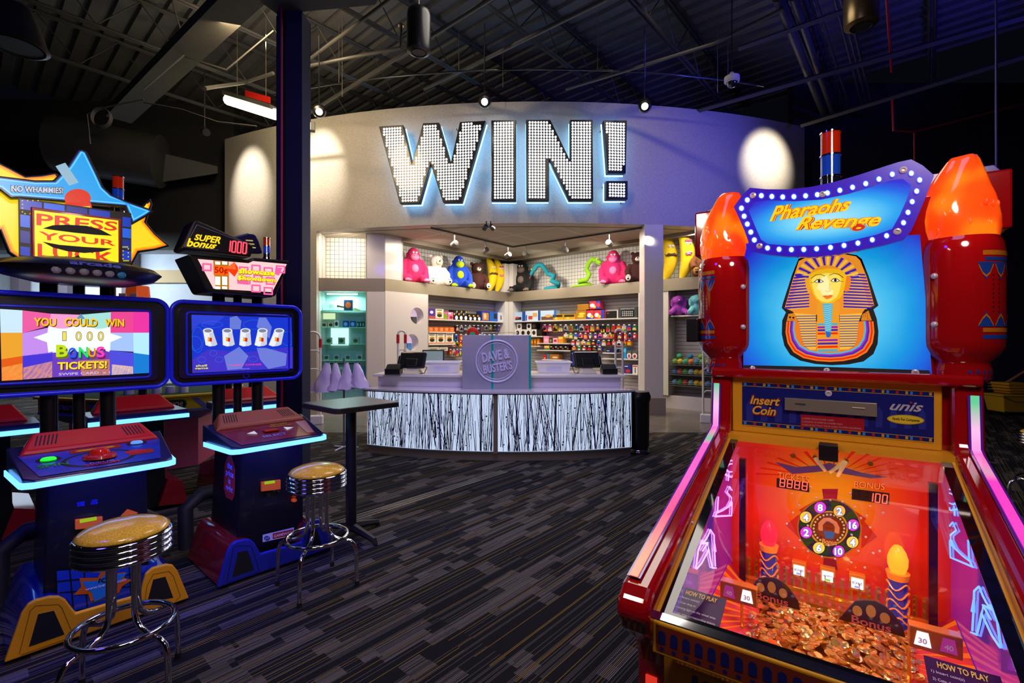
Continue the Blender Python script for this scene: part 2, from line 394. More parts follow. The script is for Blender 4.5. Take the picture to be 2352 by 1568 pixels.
pipe('sprinkler_pipe', [at(470, 203, 7.2), P3(560, 190, 6.3), P3(628, 168, 6.3)], .03, GP, 'grey pipe left of the black column above the fluorescent lamp')
for k, (a, b_, r) in enumerate((((1785,-6),(1901,282),.07), ((1822,-6),(1921,282),.055))):
    pipe('conduit', [P3(*a, 6.7), P3(*b_, 6.7)], r, GP, ('thick' if k == 0 else 'thinner') + ' grey pipe slanting down right of the security camera', 'pipe', None)
for k in range(6):
    pipe('conduit', [P3(1845+k*14+(30 if k>2 else 0), -6, 6.85), P3(1936+k*11+(18 if k>2 else 0), 268, 6.85)], .022, GP, 'thin grey conduit in the run behind the brass coloured pendant speaker', 'conduit', 'thin conduits in the roof')
pipe('strut_channel', [P3(1697, 112, 6.62), P3(1940, 25, 6.62)], .045, GP, 'grey strut channel crossing under the pipes right of the security camera', 'channel', None, 4)
pipe('strut_channel', [P3(1590, 258, 6.5), P3(2352, 40, 6.5)], .05, GP, 'long dark strut rising to the right corner of the roof', 'channel', None, 4)
pipe('strut_channel', [P3(1840, 288, 6.3), P3(2352, 130, 6.3)], .05, GP, 'second dark strut rising right, starting at the fascia edge', 'channel', None, 4)
RP = mat('red_pipe', (.5, .02, .015), .4)
pipe('fire_pipe', [P3(2036, -8, 6.6), P3(2048, 165, 6.6)], .02, RP, 'thin red pipe hanging beside the brass coloured speaker')
pipe('fire_pipe', [at(2050, 230, 9), at(2052, 300, 9), at(2100, 303, 9.2), at(2352, 238, 9.6)], .02, RP, 'thin red pipe bending right on the dark wall')
pipe('fire_pipe', [at(2100, 304, 9.2), at(2101, 430, 9.2)], .015, RP, 'short red riser above the marquee of the pusher game')
pipe('hanging_pole', [at(2286, -525, 5.2), at(2290, 700, 5.2)], .012, mat('blue_pole', (.1, .1, .3), .3, .6), 'thin vertical pole right behind the orange torch flame', 'pole')
for px, y0, y1, Y in ((1155, 165, 200, 9.4), (1648, 112, 212, 9.2), (786, 192, 222, 9.2)):
    pipe('hanger_rod', [Vector((at(px, y1, Y).x, Y, 7.74)), at(px, y1, Y)], .006, STEEL, 'thin hanger rod holding the curved track ' + {1155: 'above the letter I', 1648: 'beside the security camera', 786: 'near the black column'}[px], 'rod', None, 5)
wires = [[(0,-20),(0,0)]]
for pts, lab in (([(395,0),(430,120),(330,205)], 'drooping cable at the upper left'), ([(425,130),(520,160),(628,70)], 'cable under the lit roof deck'), ([(207,330),(200,262),(235,248),(330,228)], 'cable hanging from a coil over the star sign'), ([(330,235),(420,252),(500,280),(590,290)], 'pale cable running to the fluorescent lamp')):
    pipe('cable', [at(x, y, 7.6) for x, y in pts], .012, GP, lab, 'cable', None, 5)
g = MB()
for k in range(4): g.tube([at(230+22*math.cos(t)+k*2, 268+22*math.sin(t)+k*1.5, 7.5+.02*k) for t in [2*PI*i/18 for i in range(18)]], .007, 5, closed=True)
g.build('cable_coil', GP, tag=('coiled cable hanging over the star sign', 'cable'))
# left beam, soffit over the column
p0 = P3(500, 0, 6.1); p1 = P3(283, 225, 6.1)
d = (p1-p0).normalized(); sd = Vector((-d.y, d.x, 0))*-.42
L0 = p0 - d*2; L1 = p1 + d*1.2
MB().hexa([L0, L1, L1+sd, L0+sd], [v+Vector((0,0,.16)) for v in (L0, L1, L1+sd, L0+sd)]).build('trim_2', mat('beam_grey', (.07, .066, .055), .7, var=.2), kind='structure', label='grey boxed roof beam at the upper left')
q = [P3(x, y, 4.86) for x, y in ((600, 6), (637, 33), (862, 11), (900, -60), (560, -60))]
MB().hexa(q, [v+Vector((0,0,.3)) for v in q]).build('trim_3', mat('soffit_grey', (.07, .075, .085), .7), kind='structure', label='grey plate at the head of the black column')
# round duct at the left
MB().tube([at(130, 330, 11), at(370, 372, 11.6)], .62, 24).build('air_duct', mat('duct', (.05, .05, .055), .5, .4), smooth=60, tag=('large dark round air duct behind the star sign', 'duct'))
MB().hexa([at(x, y, 11.8) for x, y in ((375, 352), (500, 382), (500, 398), (360, 420))], [at(x, y, 12.4) for x, y in ((375, 352), (500, 382), (500, 398), (360, 420))]).build('air_duct', mat('duct2', (.09,.09,.09), .6), tag=('flat tapering duct transition left of the curved fascia', 'duct'))

# far walls
NAVY = mat('navy_wall', (.03, .03, .05), .8, var=.2)
MB().box(6.8, 16, 11.6, 11.8, 0, 7.8).build('wall_back_right', NAVY, kind='structure')
MB().box(14.8, 15, -2, 11.7, 0, 7.8).build('wall_right', NAVY, kind='structure')
MB().box(-17, -16.8, -2, 13, 0, 7.8).build('wall_left', NAVY, kind='structure')
MB().box(-17, -7.2, 12.4, 12.7, 3.95, 7.8).build('wall_back_left', DRK, kind='structure')
LIT = mat('pale_wall', (.5, .55, .6), .7, var=.08)
g = MB(); g.box(-17, -7.4, 13.3, 13.5, 0, 3.95); g.box(-17, -7.2, 12.7, 13.5, 3.95, 4.1)
g.build('wall_back_left', LIT, kind='structure', label='pale lit wall of the far hall')
g = MB(); g.box(-10.3, -7.6, 13.22, 13.32, 3.15, 3.5); g.build('trim_4', mat('tan_trim', (.45, .33, .16), .6), kind='structure', label='tan band on the far lit wall')
g = MB()
for x in (-13.4, -12.1, -10.4): g.box(x-.12, x+.12, 12.9, 13.2, 0, 3.95)
g.build('trim_5', mat('mauve_post', (.1, .08, .1), .7), kind='structure', label='dark posts of the far hall')

# curved fascia
RC, XC = 16.6, .6
def FY(x, off=0): return 26.52 - math.sqrt((RC-off)**2-(x-XC)**2) if off == 0 else 26.52 - math.sqrt((RC+off)**2-(x-XC)**2)
def arcwall(x0, x1, z0, z1, t=.34, n=40, name='wall_front', m_=None, label=None, off=0):
    xs = [x0+(x1-x0)*i/(n-1) for i in range(n)]
    g = MB()
    g.hexa([(x, FY(x, off), z0) for x in xs] + [(x, FY(x, off)+t, z0) for x in reversed(xs)], [(x, FY(x, off), z1) for x in xs] + [(x, FY(x, off)+t, z1) for x in reversed(xs)])
    return g.build(name, m_, kind='structure', label=label, smooth=30)
FAS, nt, b = nodemat('fascia_plaster', .5)
tc = nt.nodes.new('ShaderNodeTexCoord'); n1 = nt.nodes.new('ShaderNodeTexNoise'); n1.inputs['Scale'].default_value = 55; n1.inputs['Detail'].default_value = 6
nt.links.new(tc.outputs['Object'], n1.inputs['Vector']); nt.links.new(ramp(nt, n1.outputs['Fac'], [(.3, (.30, .27, .235)), (.7, (.43, .39, .34))]), b.inputs['Base Color'])
bp = nt.nodes.new('ShaderNodeBump'); bp.inputs['Strength'].default_value = .25; bp.inputs['Distance'].default_value = .01; nt.links.new(n1.outputs['Fac'], bp.inputs['Height']); nt.links.new(bp.outputs[0], b.inputs['Normal'])
arcwall(-7.08, 6.79, 4.0, 6.515, m_=FAS, label='curved plaster fascia over the shop opening')
arcwall(-7.08, -4.36, 0, 4.0, n=10, m_=FAS, label='curved wall left of the shop opening')
arcwall(5.0, 6.79, 0, 4.0, n=8, m_=FAS, label='curved wall right of the shop opening')
MB().box(6.55, 6.79, FY(6.79)+.3, 14, 0, 6.515).build('wall_right_return', FAS, kind='structure')
MB().box(-7.08, -6.9, FY(-7.08)+.3, 14, 0, 6.515).build('wall_left_return', FAS, kind='structure')
# shop ceiling
xs = [-4.6+9.8*i/20 for i in range(21)]
CEILM = tilemat('ceiling_tile', (.42, .38, .31), (.55, .52, .45), 1.2, .8, .02)
MB().hexa([(x, FY(x)+.3, 4.0) for x in xs] + [(6.5, 14, 4.0), (-.1, 15.2, 4.0), (-5, 12, 4.0)], [(x, FY(x)+.3, 4.06) for x in xs] + [(6.5, 14, 4.06), (-.1, 15.2, 4.06), (-5, 12, 4.06)]).build('ceiling', CEILM, kind='structure', label='beige tiled ceiling of the prize shop')

# shop walls
LW = Frame(-.1, 14.2, AXA); RW = Frame(-.1, 14.2, math.atan2(-.655, .756)); FW = Frame(-4.35, 10.8, math.atan2(.16, 1.45))
GRIDM, nt, b = nodemat('grid_wall', .6)
tc = nt.nodes.new('ShaderNodeTexCoord'); br = nt.nodes.new('ShaderNodeTexBrick'); br.offset = 0
br.inputs['Color1'].default_value = (.62,.6,.55,1); br.inputs['Color2'].default_value = (.62,.6,.55,1); br.inputs['Mortar'].default_value = (.18,.17,.16,1)
br.inputs['Scale'].default_value = 1; br.inputs['Brick Width'].default_value = .1; br.inputs['Row Height'].default_value = .1; br.inputs['Mortar Size'].default_value = .006
sx = nt.nodes.new('ShaderNodeSeparateXYZ'); cb = nt.nodes.new('ShaderNodeCombineXYZ'); nt.links.new(tc.outputs['Object'], sx.inputs[0]); nt.links.new(sx.outputs[0], cb.inputs[0]); nt.links.new(sx.outputs[2], cb.inputs[1])
nt.links.new(cb.outputs[0], br.inputs['Vector']); nt.links.new(br.outputs['Color'], b.inputs['Base Color'])
SLAT, nt, b = nodemat('slat_wall', .4)
tc = nt.nodes.new('ShaderNodeTexCoord'); sx = nt.nodes.new('ShaderNodeSeparateXYZ'); nt.links.new(tc.outputs['Object'], sx.inputs[0])
nt.links.new(ramp(nt, mth(nt, 'FRACT', mth(nt, 'DIVIDE', sx.outputs[2], .085)), [(0, (.05, .045, .04)), (.12, (.34, .32, .30)), (1, (.40, .38, .36))], 'CONSTANT'), b.inputs['Base Color'])
LAM = mat('panel_laminate', (.52, .48, .47), .25, coat=.3)
def local(fr, mb, name, mats, **kw):
    o = mb.build(name, mats, **kw); o.location = (fr.x, fr.y, 0); o.rotation_euler = (0, 0, fr.a); return o
uU = LW.uz(926, 600)[0]; uL = LW.uz(984, 780)[0]; uE = -4.28
rE, rU = RW.uz(1466, 780)[0], RW.uz(1482, 600)[0]
RX = 6.6
# structural walls behind
local(LW, MB().box(uE, .8, .8, .95, 0, 4.0), 'wall_shop_left', GRIDM, kind='structure')
local(RW, MB().box(-.1, RX, .8, .95, 0, 4.0), 'wall_shop_right', GRIDM, kind='structure')
local(FW, MB().box(-.2, 1.46, .55, .7, 0, 4.0), 'wall_shop_front_left', GRIDM, kind='structure')
# slatwall backing
local(LW, MB().box(uL+.01, 0, .42, .46, .3, 2.7), 'wall_slats_left', SLAT, kind='structure')
local(RW, MB().box(.0, RX, .42, .46, .3, 2.7), 'wall_slats_right', SLAT, kind='structure')
# display cabinets: band shelf, header, panels
def cab(fr, name, label, parts):
    t = thing(name, label, 'display unit', (fr.x, fr.y, 0), fr.a)
    for nm, bx, mm in parts:
        g = MB()
        for q in bx: g.box(*q)
        g.build(nm, mm, t, bevel=.004 if nm != 'steel_band' else 0, seg=1)
    return t
cab(LW, 'display_shelving', 'left wall shelving unit with steel band under the pink gorilla and white bear', [
    ('steel_band', [(uE, 0, 0, .78, 2.70, 2.975)], STEEL), ('header_strip', [(uU, 0, 0, .04, 3.9, 4.0)], STEEL),
    ('upper_panel', [(uE, uU, 0, .05, 2.975, 4.0), (uU-.05, uU, 0, .7, 2.975, 4.0)], LAM), ('base', [(uE, 0, .05, .4, 0, .3)], LAM),
    ('corner_upright', [(-.16, 0, .0, .4, 0, 2.7), (-.16, 0, 0, .78, 2.975, 3.82)], WHT)])
g = MB(); hs = [LW.uz(958, 725)+(19,), LW.uz(947, 785)+(17,)]      # side panel with two round windows
rr = .155
def panel_holes(x0, x1, z0, z1, hl, y0, y1):
    g = MB(); n = 32
    zs = [z0] + [h[1] for h in hl] + [z1]
    hl = sorted(hl, key=lambda h: h[1]); mids = [z0] + [(hl[i][1]+hl[i+1][1])/2 for i in range(len(hl)-1)] + [z1]
    for i, h in enumerate(hl):
        za, zb = mids[i], mids[i+1]; ring = []; out = []
        for j in range(n):
            t = 2*PI*j/n; c_, s_ = math.cos(t), math.sin(t); ring.append((h[0]+h[2]*c_, h[1]+h[2]*s_))
            k = min((x1-h[0])/c_ if c_ > 1e-6 else 1e9, (x0-h[0])/c_ if c_ < -1e-6 else 1e9, (zb-h[1])/s_ if s_ > 1e-6 else 1e9, (za-h[1])/s_ if s_ < -1e-6 else 1e9)
            out.append((h[0]+k*c_, h[1]+k*s_))
        for y in (y0, y1):
            for j in range(n):
                j2 = (j+1) % n; pts = [ring[j], out[j]]
                a, b_ = out[j], out[j2]
                if abs(a[0]-b_[0]) > 1e-6 and abs(a[1]-b_[1]) > 1e-6:
                    pts.append((a[0] if abs(a[0]-x0) < 1e-6 or abs(a[0]-x1) < 1e-6 else b_[0], a[1] if abs(a[1]-za) < 1e-6 or abs(a[1]-zb) < 1e-6 else b_[1]))
                pts += [b_, ring[j2]]
                g._a([(p[0], y, p[1]) for p in pts], [tuple(range(len(pts)))])
        for j in range(n):
            j2 = (j+1) % n; g._a([(ring[j][0], y0, ring[j][1]), (ring[j2][0], y0, ring[j2][1]), (ring[j2][0], y1+.22, ring[j2][1]), (ring[j][0], y1+.22, ring[j][1])], [(0, 1, 2, 3)])
    g.box(x0, x1, y0+.001, y1, z0-.01, z0+.001)
    return g
hl = [(LW.uz(958, 725)[0], LW.uz(958, 725)[1], .2), (LW.uz(946, 786)[0], LW.uz(946, 786)[1], .2)]
t = thing('cupboard_panel', 'pale laminate panel with two round windows beside the left cash register', 'panel', (LW.x, LW.y, 0), LW.a)
panel_holes(uE, uL, .3, 2.7, hl, 0, .04).build('panel', LAM, t)
PINK_IN = mat('lit_cupboard', (.7, .55, .62), .6, em=.6, emc=(.8, .6, .75))  # emission put in to make the cupboard interior look lit
g = MB()
for h in hl: g.box(h[0]-.25, h[0]+.25, .26, .3, h[1]-.25, h[1]+.25)
g.build('back_panel', PINK_IN, t)
g = MB(); g.box(uL-.02, uL, 0, .42, .3, 2.7); g.build('end_upright', WHT, t)
for h, nm, c_, lab in ((hl[0], 'game_console', '#3a3d44', 'dark game console shown in the upper round window'), (hl[1], 'headset_box', '#3f7fc0', 'blue and white boxed gadget in the lower round window')):
    local(LW, MB().box(h[0]-.05, h[0]+.07, .1, .2, h[1]-.19, h[1]-.02), nm, mat(nm, c_, .5), bevel=.005, tag=(lab, 'box'))
cab(RW, 'display_shelving', 'right wall shelving unit with steel band, under the black gorilla and snakes', [
    ('steel_band', [(0, rU+.15, 0, .78, 2.70, 2.975)], STEEL), ('header_strip', [(0, rU+.1, 0, .04, 3.9, 4.0)], STEEL),
    ('corner_upright', [(0, .16, 0, .4, 0, 2.7), (0, .16, 0, .78, 2.975, 3.82)], WHT),
    ('end_upright', [(rE, rE+.34, 0, .4, .3, 2.7)], WHT), ('base', [(0, rE+.34, .05, .4, 0, .3)], LAM)])
r3 = RW.uz(1535, 700)[0]
cab(RW, 'display_shelving', 'far right shelving unit behind the white post, holding banana plushes and baskets', [
    ('steel_band', [(rU+.3, RX, -.02, .78, 2.70, 2.975)], STEEL), ('header_strip', [(rU+.3, RX, 0, .04, 3.9, 4.0)], STEEL),
    ('end_upright', [(r3-.2, r3, 0, .4, .3, 2.7)], WHT), ('base', [(r3-.2, RX, .05, .4, 0, .3)], LAM)])
# left frontal unit: upper niche and lit glass case
fu0, fu1 = FW.uz(734, 600)[0], FW.uz(840, 600)[0]
cab(FW, 'display_shelving', 'left front unit with open niche over a lit glass case', [
    ('steel_band', [(0, 1.45, 0, .5, 2.68, 2.975)], STEEL), ('front_panel', [(fu1, 1.45, 0, .05, 0, 2.68), (fu1, 1.45, 0, .05, 2.975, 4.0), (fu1, fu1+.03, 0, .5, 0, 2.68), (fu1, fu1+.03, 0, .5, 2.975, 4)], LAM),
    ('frame', [(fu0-.06, fu0, 0, .5, 0, 2.68), (fu0-.06, fu0, 0, .5, 2.975, 4.0)], WHT)])
TEAL = mat('case_interior', (.42, .56, .55), .5)
t = thing('glass_case', 'lit glass display case holding the white toy guitar', 'display case', (FW.x, FW.y, 0), FW.a)
MB().box(fu0, fu1, .47, .5, .2, 2.68).build('back_panel', TEAL, t)
MB().box(fu0, fu1, 0, .5, 0, .2).build('plinth', LAM, t)
g = MB(); g.box(fu0+.08, fu1-.25, .3, .36, 2.63, 2.66); g.build('light_strip', glow('case_light', (.8, 1, 1), 2), t)
SHG = mat('glass_shelf', (.2, .6, .5), .1, em=.12, emc=(.2, .7, .6))
cs = [FW.uz(790, y)[1] for y in (712, 751, 790, 828)]
for z in cs: MB().box(fu0+.01, fu1-.01, .08, .46, z-.008, z).build('shelf', SHG, t)
MB().box(fu0, fu1, .0, .008, .2, 2.66).build('pane', glass('case_glass', (.85, 1, .98), .1), t)
lamp('AREA', 'case_light', tuple(FW.w((fu0+fu1)/2, .2, 2.6)), (.72, 1, .96), 16, tuple(FW.w((fu0+fu1)/2, .3, 0)), .5)
lamp('AREA', 'niche_light', tuple(FW.w((fu0+fu1)/2, -.2, 3.9)), WARM, 22, tuple(FW.w((fu0+fu1)/2, .4, 3.0)), .3)
# post right of the counter
px0 = 2.78
MB().box(2.78, 3.18, 10.06, 10.46, 0, 4.0).build('trim_6', LAM, kind='structure', label='square grey post in the shop opening', bevel=.01)
MB().box(2.74, 3.22, 10.02, 10.5, 0, .36).build('baseboard_post', mat('post_base', (.22, .18, .15), .4), kind='structure', bevel=.005)
# ================================================================ prize shop goods
def plane_item(fr, name, px0, py0, px1, py1, v, dep, mats, label, cat, group=None, art=None, z0=None, bevel=0):
    (u0, za), (u1, zb) = fr.uz(px0, py1, v), fr.uz(px1, py0, v)
    z1 = max(za, zb, fr.uz(px0, py0, v)[1]) if z0 is None else None
    z0_ = (za + fr.uz(px1, py1, v)[1])/2 if z0 is None else z0; z1_ = (zb + fr.uz(px0, py0, v)[1])/2
    if z0 is not None: z1_ = z0 + (z1_ - (za + fr.uz(px1, py1, v)[1])/2)
    g = MB(); g.box(u0+.004, u1-.004, v, v+dep, z0_, z1_)
    if art:
        w_, h_ = u1-u0, z1_-z0_; fn = front(v)
        for kind, mi, a, b, c, d in art:
            A0, A1, B0, B1 = u0+a*w_, u0+c*w_, z0_+b*h_, z0_+d*h_
            if kind == 'r': g.flat([(A0, B0), (A1, B0), (A1, B1), (A0, B1)], fn, .002, mi)
            elif kind == 'e': g.ell(fn, (A0+A1)/2, (B0+B1)/2, (A1-A0)/2, (B1-B0)/2, .003, mi, 14)
            else: g.text(kind, fn, A0, B0, A1, B1, .004, mi)
    o = g.build(name, mats, bevel=bevel); o.location = (fr.x, fr.y, 0); o.rotation_euler = (0, 0, fr.a)
    setp(o, label, cat, group); return o
def pm(c): return mat('print_'+c.strip('#'), c, .35)
def shelf(fr, px0, px1, py, v0, v1, label):
    (u0, z0), (u1, z1) = fr.uz(px0, py, v0), fr.uz(px1, py, v0); z = (z0+z1)/2
    g = MB(); g.box(u0, u1, v0, v1, z-.03, z)
    o = local(fr, g, 'wall_shelf', WHT); setp(o, label, 'shelf', 'white shelves on the slat walls'); return z
S5 = lambda x, y: (960+x/7.84, 660+y/7.84)
S6 = lambda x, y: (1160+x/7.35, 660+y/7.35)
zLt = shelf(LW, 986, 1158, 735.5, .06, .42, 'long top white shelf on the left slat wall')
zL2 = shelf(LW, 986, 1045, 761.7, .1, .42, 'white shelf under the orange boxes')
zL3 = shelf(LW, 986, 1045, 789.3, .1, .42, 'white shelf under the three cooker boxes')
zR = shelf(RW, 1170, 1464, 734, .06, .42, 'long top white shelf on the right slat wall')
zRs = shelf(RW, 1170, 1246, 771.5, .1, .42, 'white shelf under the white speaker boxes')
zR1 = shelf(RW, 1233, 1306, 787.5, .1, .42, 'white shelf under the pink album')
zR2 = shelf(RW, 1233, 1311, 803.5, .1, .42, 'white shelf under the striped cube and black boxes')
zR3 = shelf(RW, 1245, 1290, 825, .1, .42, 'low white shelf behind the right tub')
zR4 = shelf(RW, 1383, 1464, 823, .1, .42, 'white shelf under the pink egg packs')
zR5 = shelf(RW, 1384, 1416, 809.5, .1, .42, 'short white shelf left of the right security gate')
zR6 = shelf(RW, 1430, 1464, 858, .1, .42, 'lowest white shelf beside the white end panel')
zR7 = shelf(RW, 1218, 1240, 794, .1, .42, 'small white shelf under the amber figures')
def row(fr, S, z, items, v=.12, dep=.2):
    for nm, x0, y0, x1, y1, cols, lab, art in items:
        a, b = S(x0, y0), S(x1, y1)
        plane_item(fr, nm, a[0], a[1], b[0], b[1], v, dep, [pm(c) for c in cols], lab, 'box', None, art, z0=z)
COOK = [('r', 1, .0, .0, 1, .12), ('e', 2, .15, .2, .8, .55), ('e', 3, .15, .45, .8, .72), ('r', 2, .1, .85, .8, .92)]
row(LW, S5, zLt, [
 ('boxed_toy', 190, 370, 312, 556, ['#4a2a86', '#a04848', '#d8d0f0'], 'purple boxed toy at the left end of the top shelf', [('r', 1, 0, 0, 1, .3), ('e', 2, .2, .5, .7, .8)]),
 ('cooker_box', 320, 385, 462, 570, ['#e8e0c8', '#c88050', '#303030', '#c08a30'], 'cream cooker box on the top shelf beside the purple toy', COOK),
 ('boxed_toy', 466, 430, 534, 566, ['#7a9a20', '#d060a0'], 'green and pink boxed toy on the top shelf', [('r', 1, 0, .7, 1, 1)]),
 ('boxed_toy', 538, 430, 636, 568, ['#d070a0', '#a01830', '#f0e8f0'], 'pink boxed toy on the top shelf', [('e', 1, .3, .1, .9, .5), ('r', 2, .1, .7, .6, .9)]),
 ] + [('puzzle_box', 640+i*84, 400+i*4, 722+i*84, 576+i*4, ['#15151a', '#d0a020', '#3060c0', '#f0f0f0'], lab, [('r', 1, .05, .5, .3, .7), ('r', 2, .4, .6, .7, .8), ('e', 1, .6, .75, .9, .95), ('e', 3, .35, .02, .95, .45)]) for i, lab in enumerate(('black speckled box beside the pink toy box', 'black speckled box, middle of the tall three', 'black speckled box, right of the tall three'))]
 + [('puzzle_box', 902+i*78, 466, 976+i*78, 590, ['#18181c', '#c09030', '#f0f0f0'], lab, [('r', 1, .1, .6, .5, .8), ('e', 2, .3, .05, .9, .55)]) for i, lab in enumerate(('short black box beside the tall speckled ones', 'short black box, middle of three', 'short black box beside the blue box'))]
 + [('boxed_toy', 1140, 415, 1288, 590, ['#1a3a9a', '#c08040', '#e8c8a0'], 'blue box with a gold picture on the top shelf', [('r', 1, .15, .1, .9, .85), ('e', 2, .3, .2, .6, .8)]),
    ('console_box', 1292, 435, 1548, 600, ['#1e62c0', '#c8d0dc', '#20242c'], 'blue game console box by the corner post', [('r', 1, .55, 0, 1, 1), ('r', 2, .28, .3, .5, .85), ('r', 2, .75, .2, .82, .7)])])
row(LW, S5, zL2, [('orange_box', 190+i*94, 708, 280+i*94, 792, ['#d8641e', '#f0b070', '#401808'], 'small orange gadget box, ' + p, [('e', 1, .25, .2, .75, .8), ('e', 2, .38, .35, .62, .65)]) for i, p in enumerate(('leftmost of the five', 'second of the five', 'middle of the five', 'fourth of the five', 'rightmost of the five'))])
row(LW, S5, zL3, [('cooker_box', 190+i*156, 826, 326+i*156, 1008, ['#e4dcc4', '#c88050', '#2c2c2c', '#c08a30'], 'cream cooker box on the lower shelf, ' + p, COOK) for i, p in enumerate(('leftmost of three', 'middle of three', 'right of three'))])
row(LW, S5, LW.uz(1005, 806, .12)[1], [('long_box', 190, 1066, 380, 1140, ['#b8b4a0', '#606050'], 'flat pale box under the cooker boxes', [('r', 1, .1, .4, .8, .6)]), ('long_box', 384, 1062, 540, 1128, ['#c8c4b0', '#606050'], 'second flat pale box under the cooker boxes', [('r', 1, .1, .4, .8, .6)])])
row(RW, S6, zR, [
 ('board_game', 85, 415, 342, 570, ['#a8c8e8', '#1a4aa0', '#26262c', '#c83030'], 'pale blue box with a black tray, left end of the right top shelf', [('r', 1, .8, 0, 1, 1), ('r', 1, .02, .05, .12, .6), ('r', 2, .2, .15, .75, .45), ('e', 3, .35, .3, .6, .5)]),
 ('board_game', 346, 395, 592, 565, ['#c0d4ea', '#1a4aa0', '#c04030', '#c8a060'], 'pale blue box with red and tan squares', [('r', 1, .86, 0, 1, 1), ('r', 1, .02, .05, .1, .6), ('r', 2, .2, .15, .48, .5), ('r', 3, .5, .4, .8, .8)]),
 ('board_game', 598, 388, 866, 555, ['#b0cce6', '#2a68b0', '#6a4a30', '#d0a060'], 'pale blue box with a brown game picture', [('r', 2, .05, .05, .8, .4), ('e', 3, .3, .3, .7, .6), ('r', 1, .86, .2, 1, 1)]),
 ('snack_box', 800, 440, 988, 540, ['#c89a20', '#3a2810', '#e8c840'], 'yellow and brown candy box lying left of its twin', [('r', 1, .05, .5, .9, .9), ('e', 2, .2, .1, .5, .5)]),
 ('snack_box', 990, 440, 1190, 536, ['#c89a20', '#3a2810', '#e8c840'], 'yellow and brown candy box beside the amber crate', [('r', 1, .05, .5, .9, .9), ('e', 2, .2, .1, .5, .5)]),
 ('banana_box', 1192, 360, 1370, 524, ['#b07a18', '#e8d040', '#7a4a10'], 'amber box with bananas printed on it', [('e', 1, .2, .2, .8, .45), ('e', 1, .3, .45, .9, .7), ('r', 2, 0, .9, 1, .95)]),
 ('round_toy_box', 1375, 370, 1500, 518, ['#c83040', '#2a3ab0', '#f0f0f0', '#f0d020'], 'red and blue toy box, lower left of three', [('r', 1, 0, 0, 1, .3), ('e', 2, .1, .2, .7, .7), ('e', 3, .5, .1, .95, .45)]),
 ('round_toy_box', 1503, 370, 1672, 516, ['#c83040', '#2a3ab0', '#f0f0f0', '#f0d020'], 'red and blue toy box, lower right of three', [('r', 1, .7, 0, 1, 1), ('e', 2, .05, .2, .5, .7), ('e', 3, .35, .1, .68, .45)]),
 ('mask_box', 1695, 372, 1910, 505, ['#c8c4bc', '#0c0c0e', '#a03030'], 'black mask in a clear box on the right top shelf', [('r', 1, .02, .02, .9, .95), ('e', 2, .1, .6, .3, .75)]),
 ('helmet_box', 1914, 318, 2232, 498, ['#3a3e40', '#d8d8d8', '#15181c', '#b8b8b8'], 'grey collection box at the right end of the top shelf', [('HELMET COLLECTION', 1, .12, .82, .85, .92), ('r', 2, .15, .1, .85, .72)] + [('e', 3, .2+.1*i, .18+.17*j, .27+.1*i, .29+.17*j) for i in range(6) for j in range(3)])])
row(RW, S6, zR+.0, [], 0)
hb = RW.uz(*S6(1370, 360), .12)[1] - RW.uz(*S6(1370, 520), .12)[1]
row(RW, S6, zR+hb*1.04, [('snack_tray', 1222, 272, 1412, 362, ['#b07a18', '#c89020', '#6a4010'], 'stack of flat amber trays on the banana box', [('r', 2, 0, .3, 1, .34), ('r', 2, 0, .64, 1, .68)]),
    ('round_toy_box', 1424, 235, 1606, 368, ['#c83040', '#2a3ab0', '#f0f0f0', '#f0d020'], 'red and blue toy box on top of the other two', [('r', 1, .62, .0, 1, 1), ('e', 0, .65, .2, .98, .8), ('e', 2, .05, .2, .5, .7), ('e', 3, .35, .1, .6, .45)])])
SPK = lambda x0, x1, y0, y1, z, labs, dark=(): [('speaker_box', x0+i*(x1-x0)/len(labs)+2, y0, x0+(i+1)*(x1-x0)/len(labs)-2, y1, (['#e4e2e0', '#2a2422', '#504038'] if i not in dark else ['#181614', '#2a2422', '#504038']), lab, [('e', 1, .18, .18, .82, .82), ('e', 2, .3, .3, .7, .7)]) for i, lab in enumerate(labs)]
row(RW, S6, zRs, SPK(75, 625, 700, 812, 0, ['white boxed speaker, leftmost of the lower row', 'white boxed speaker, second of the lower row', 'white boxed speaker, third of the lower row', 'white boxed speaker, fourth of the lower row', 'white boxed speaker, fifth of the lower row', 'black boxed speaker at the end of the lower row'], (5,)))
hb = RW.uz(*S6(300, 700), .12)[1] - RW.uz(*S6(300, 812), .12)[1]
row(RW, S6, zRs+hb*1.02, SPK(200, 525, 595, 690, 0, ['white boxed speaker, left of the upper row', 'black boxed speaker, left one of the upper row', 'white boxed speaker, right one of the upper row', 'black boxed speaker at the right of the upper row'], (1, 3)))
row(RW, S6, zR1, [('photo_album', 648, 822, 742, 938, ['#f090b0', '#f8c0d0'], 'pink album standing on the shelf', [('r', 1, .2, .2, .8, .6)]), ('boxed_toy', 744, 850, 800, 938, ['#303828', '#90a040'], 'dark green box beside the pink album', [('e', 1, .2, .2, .8, .7)]),
   ('boxed_toy', 806, 850, 890, 936, ['#f0a8c0', '#c02050', '#ffffff'], 'pink and white box on the short shelf', [('e', 1, .2, .2, .8, .7)]), ('boxed_toy', 895, 825, 980, 936, ['#e09020', '#f0d060'], 'orange box at the end of the short shelf', [('r', 1, .1, .6, .9, .9)])])
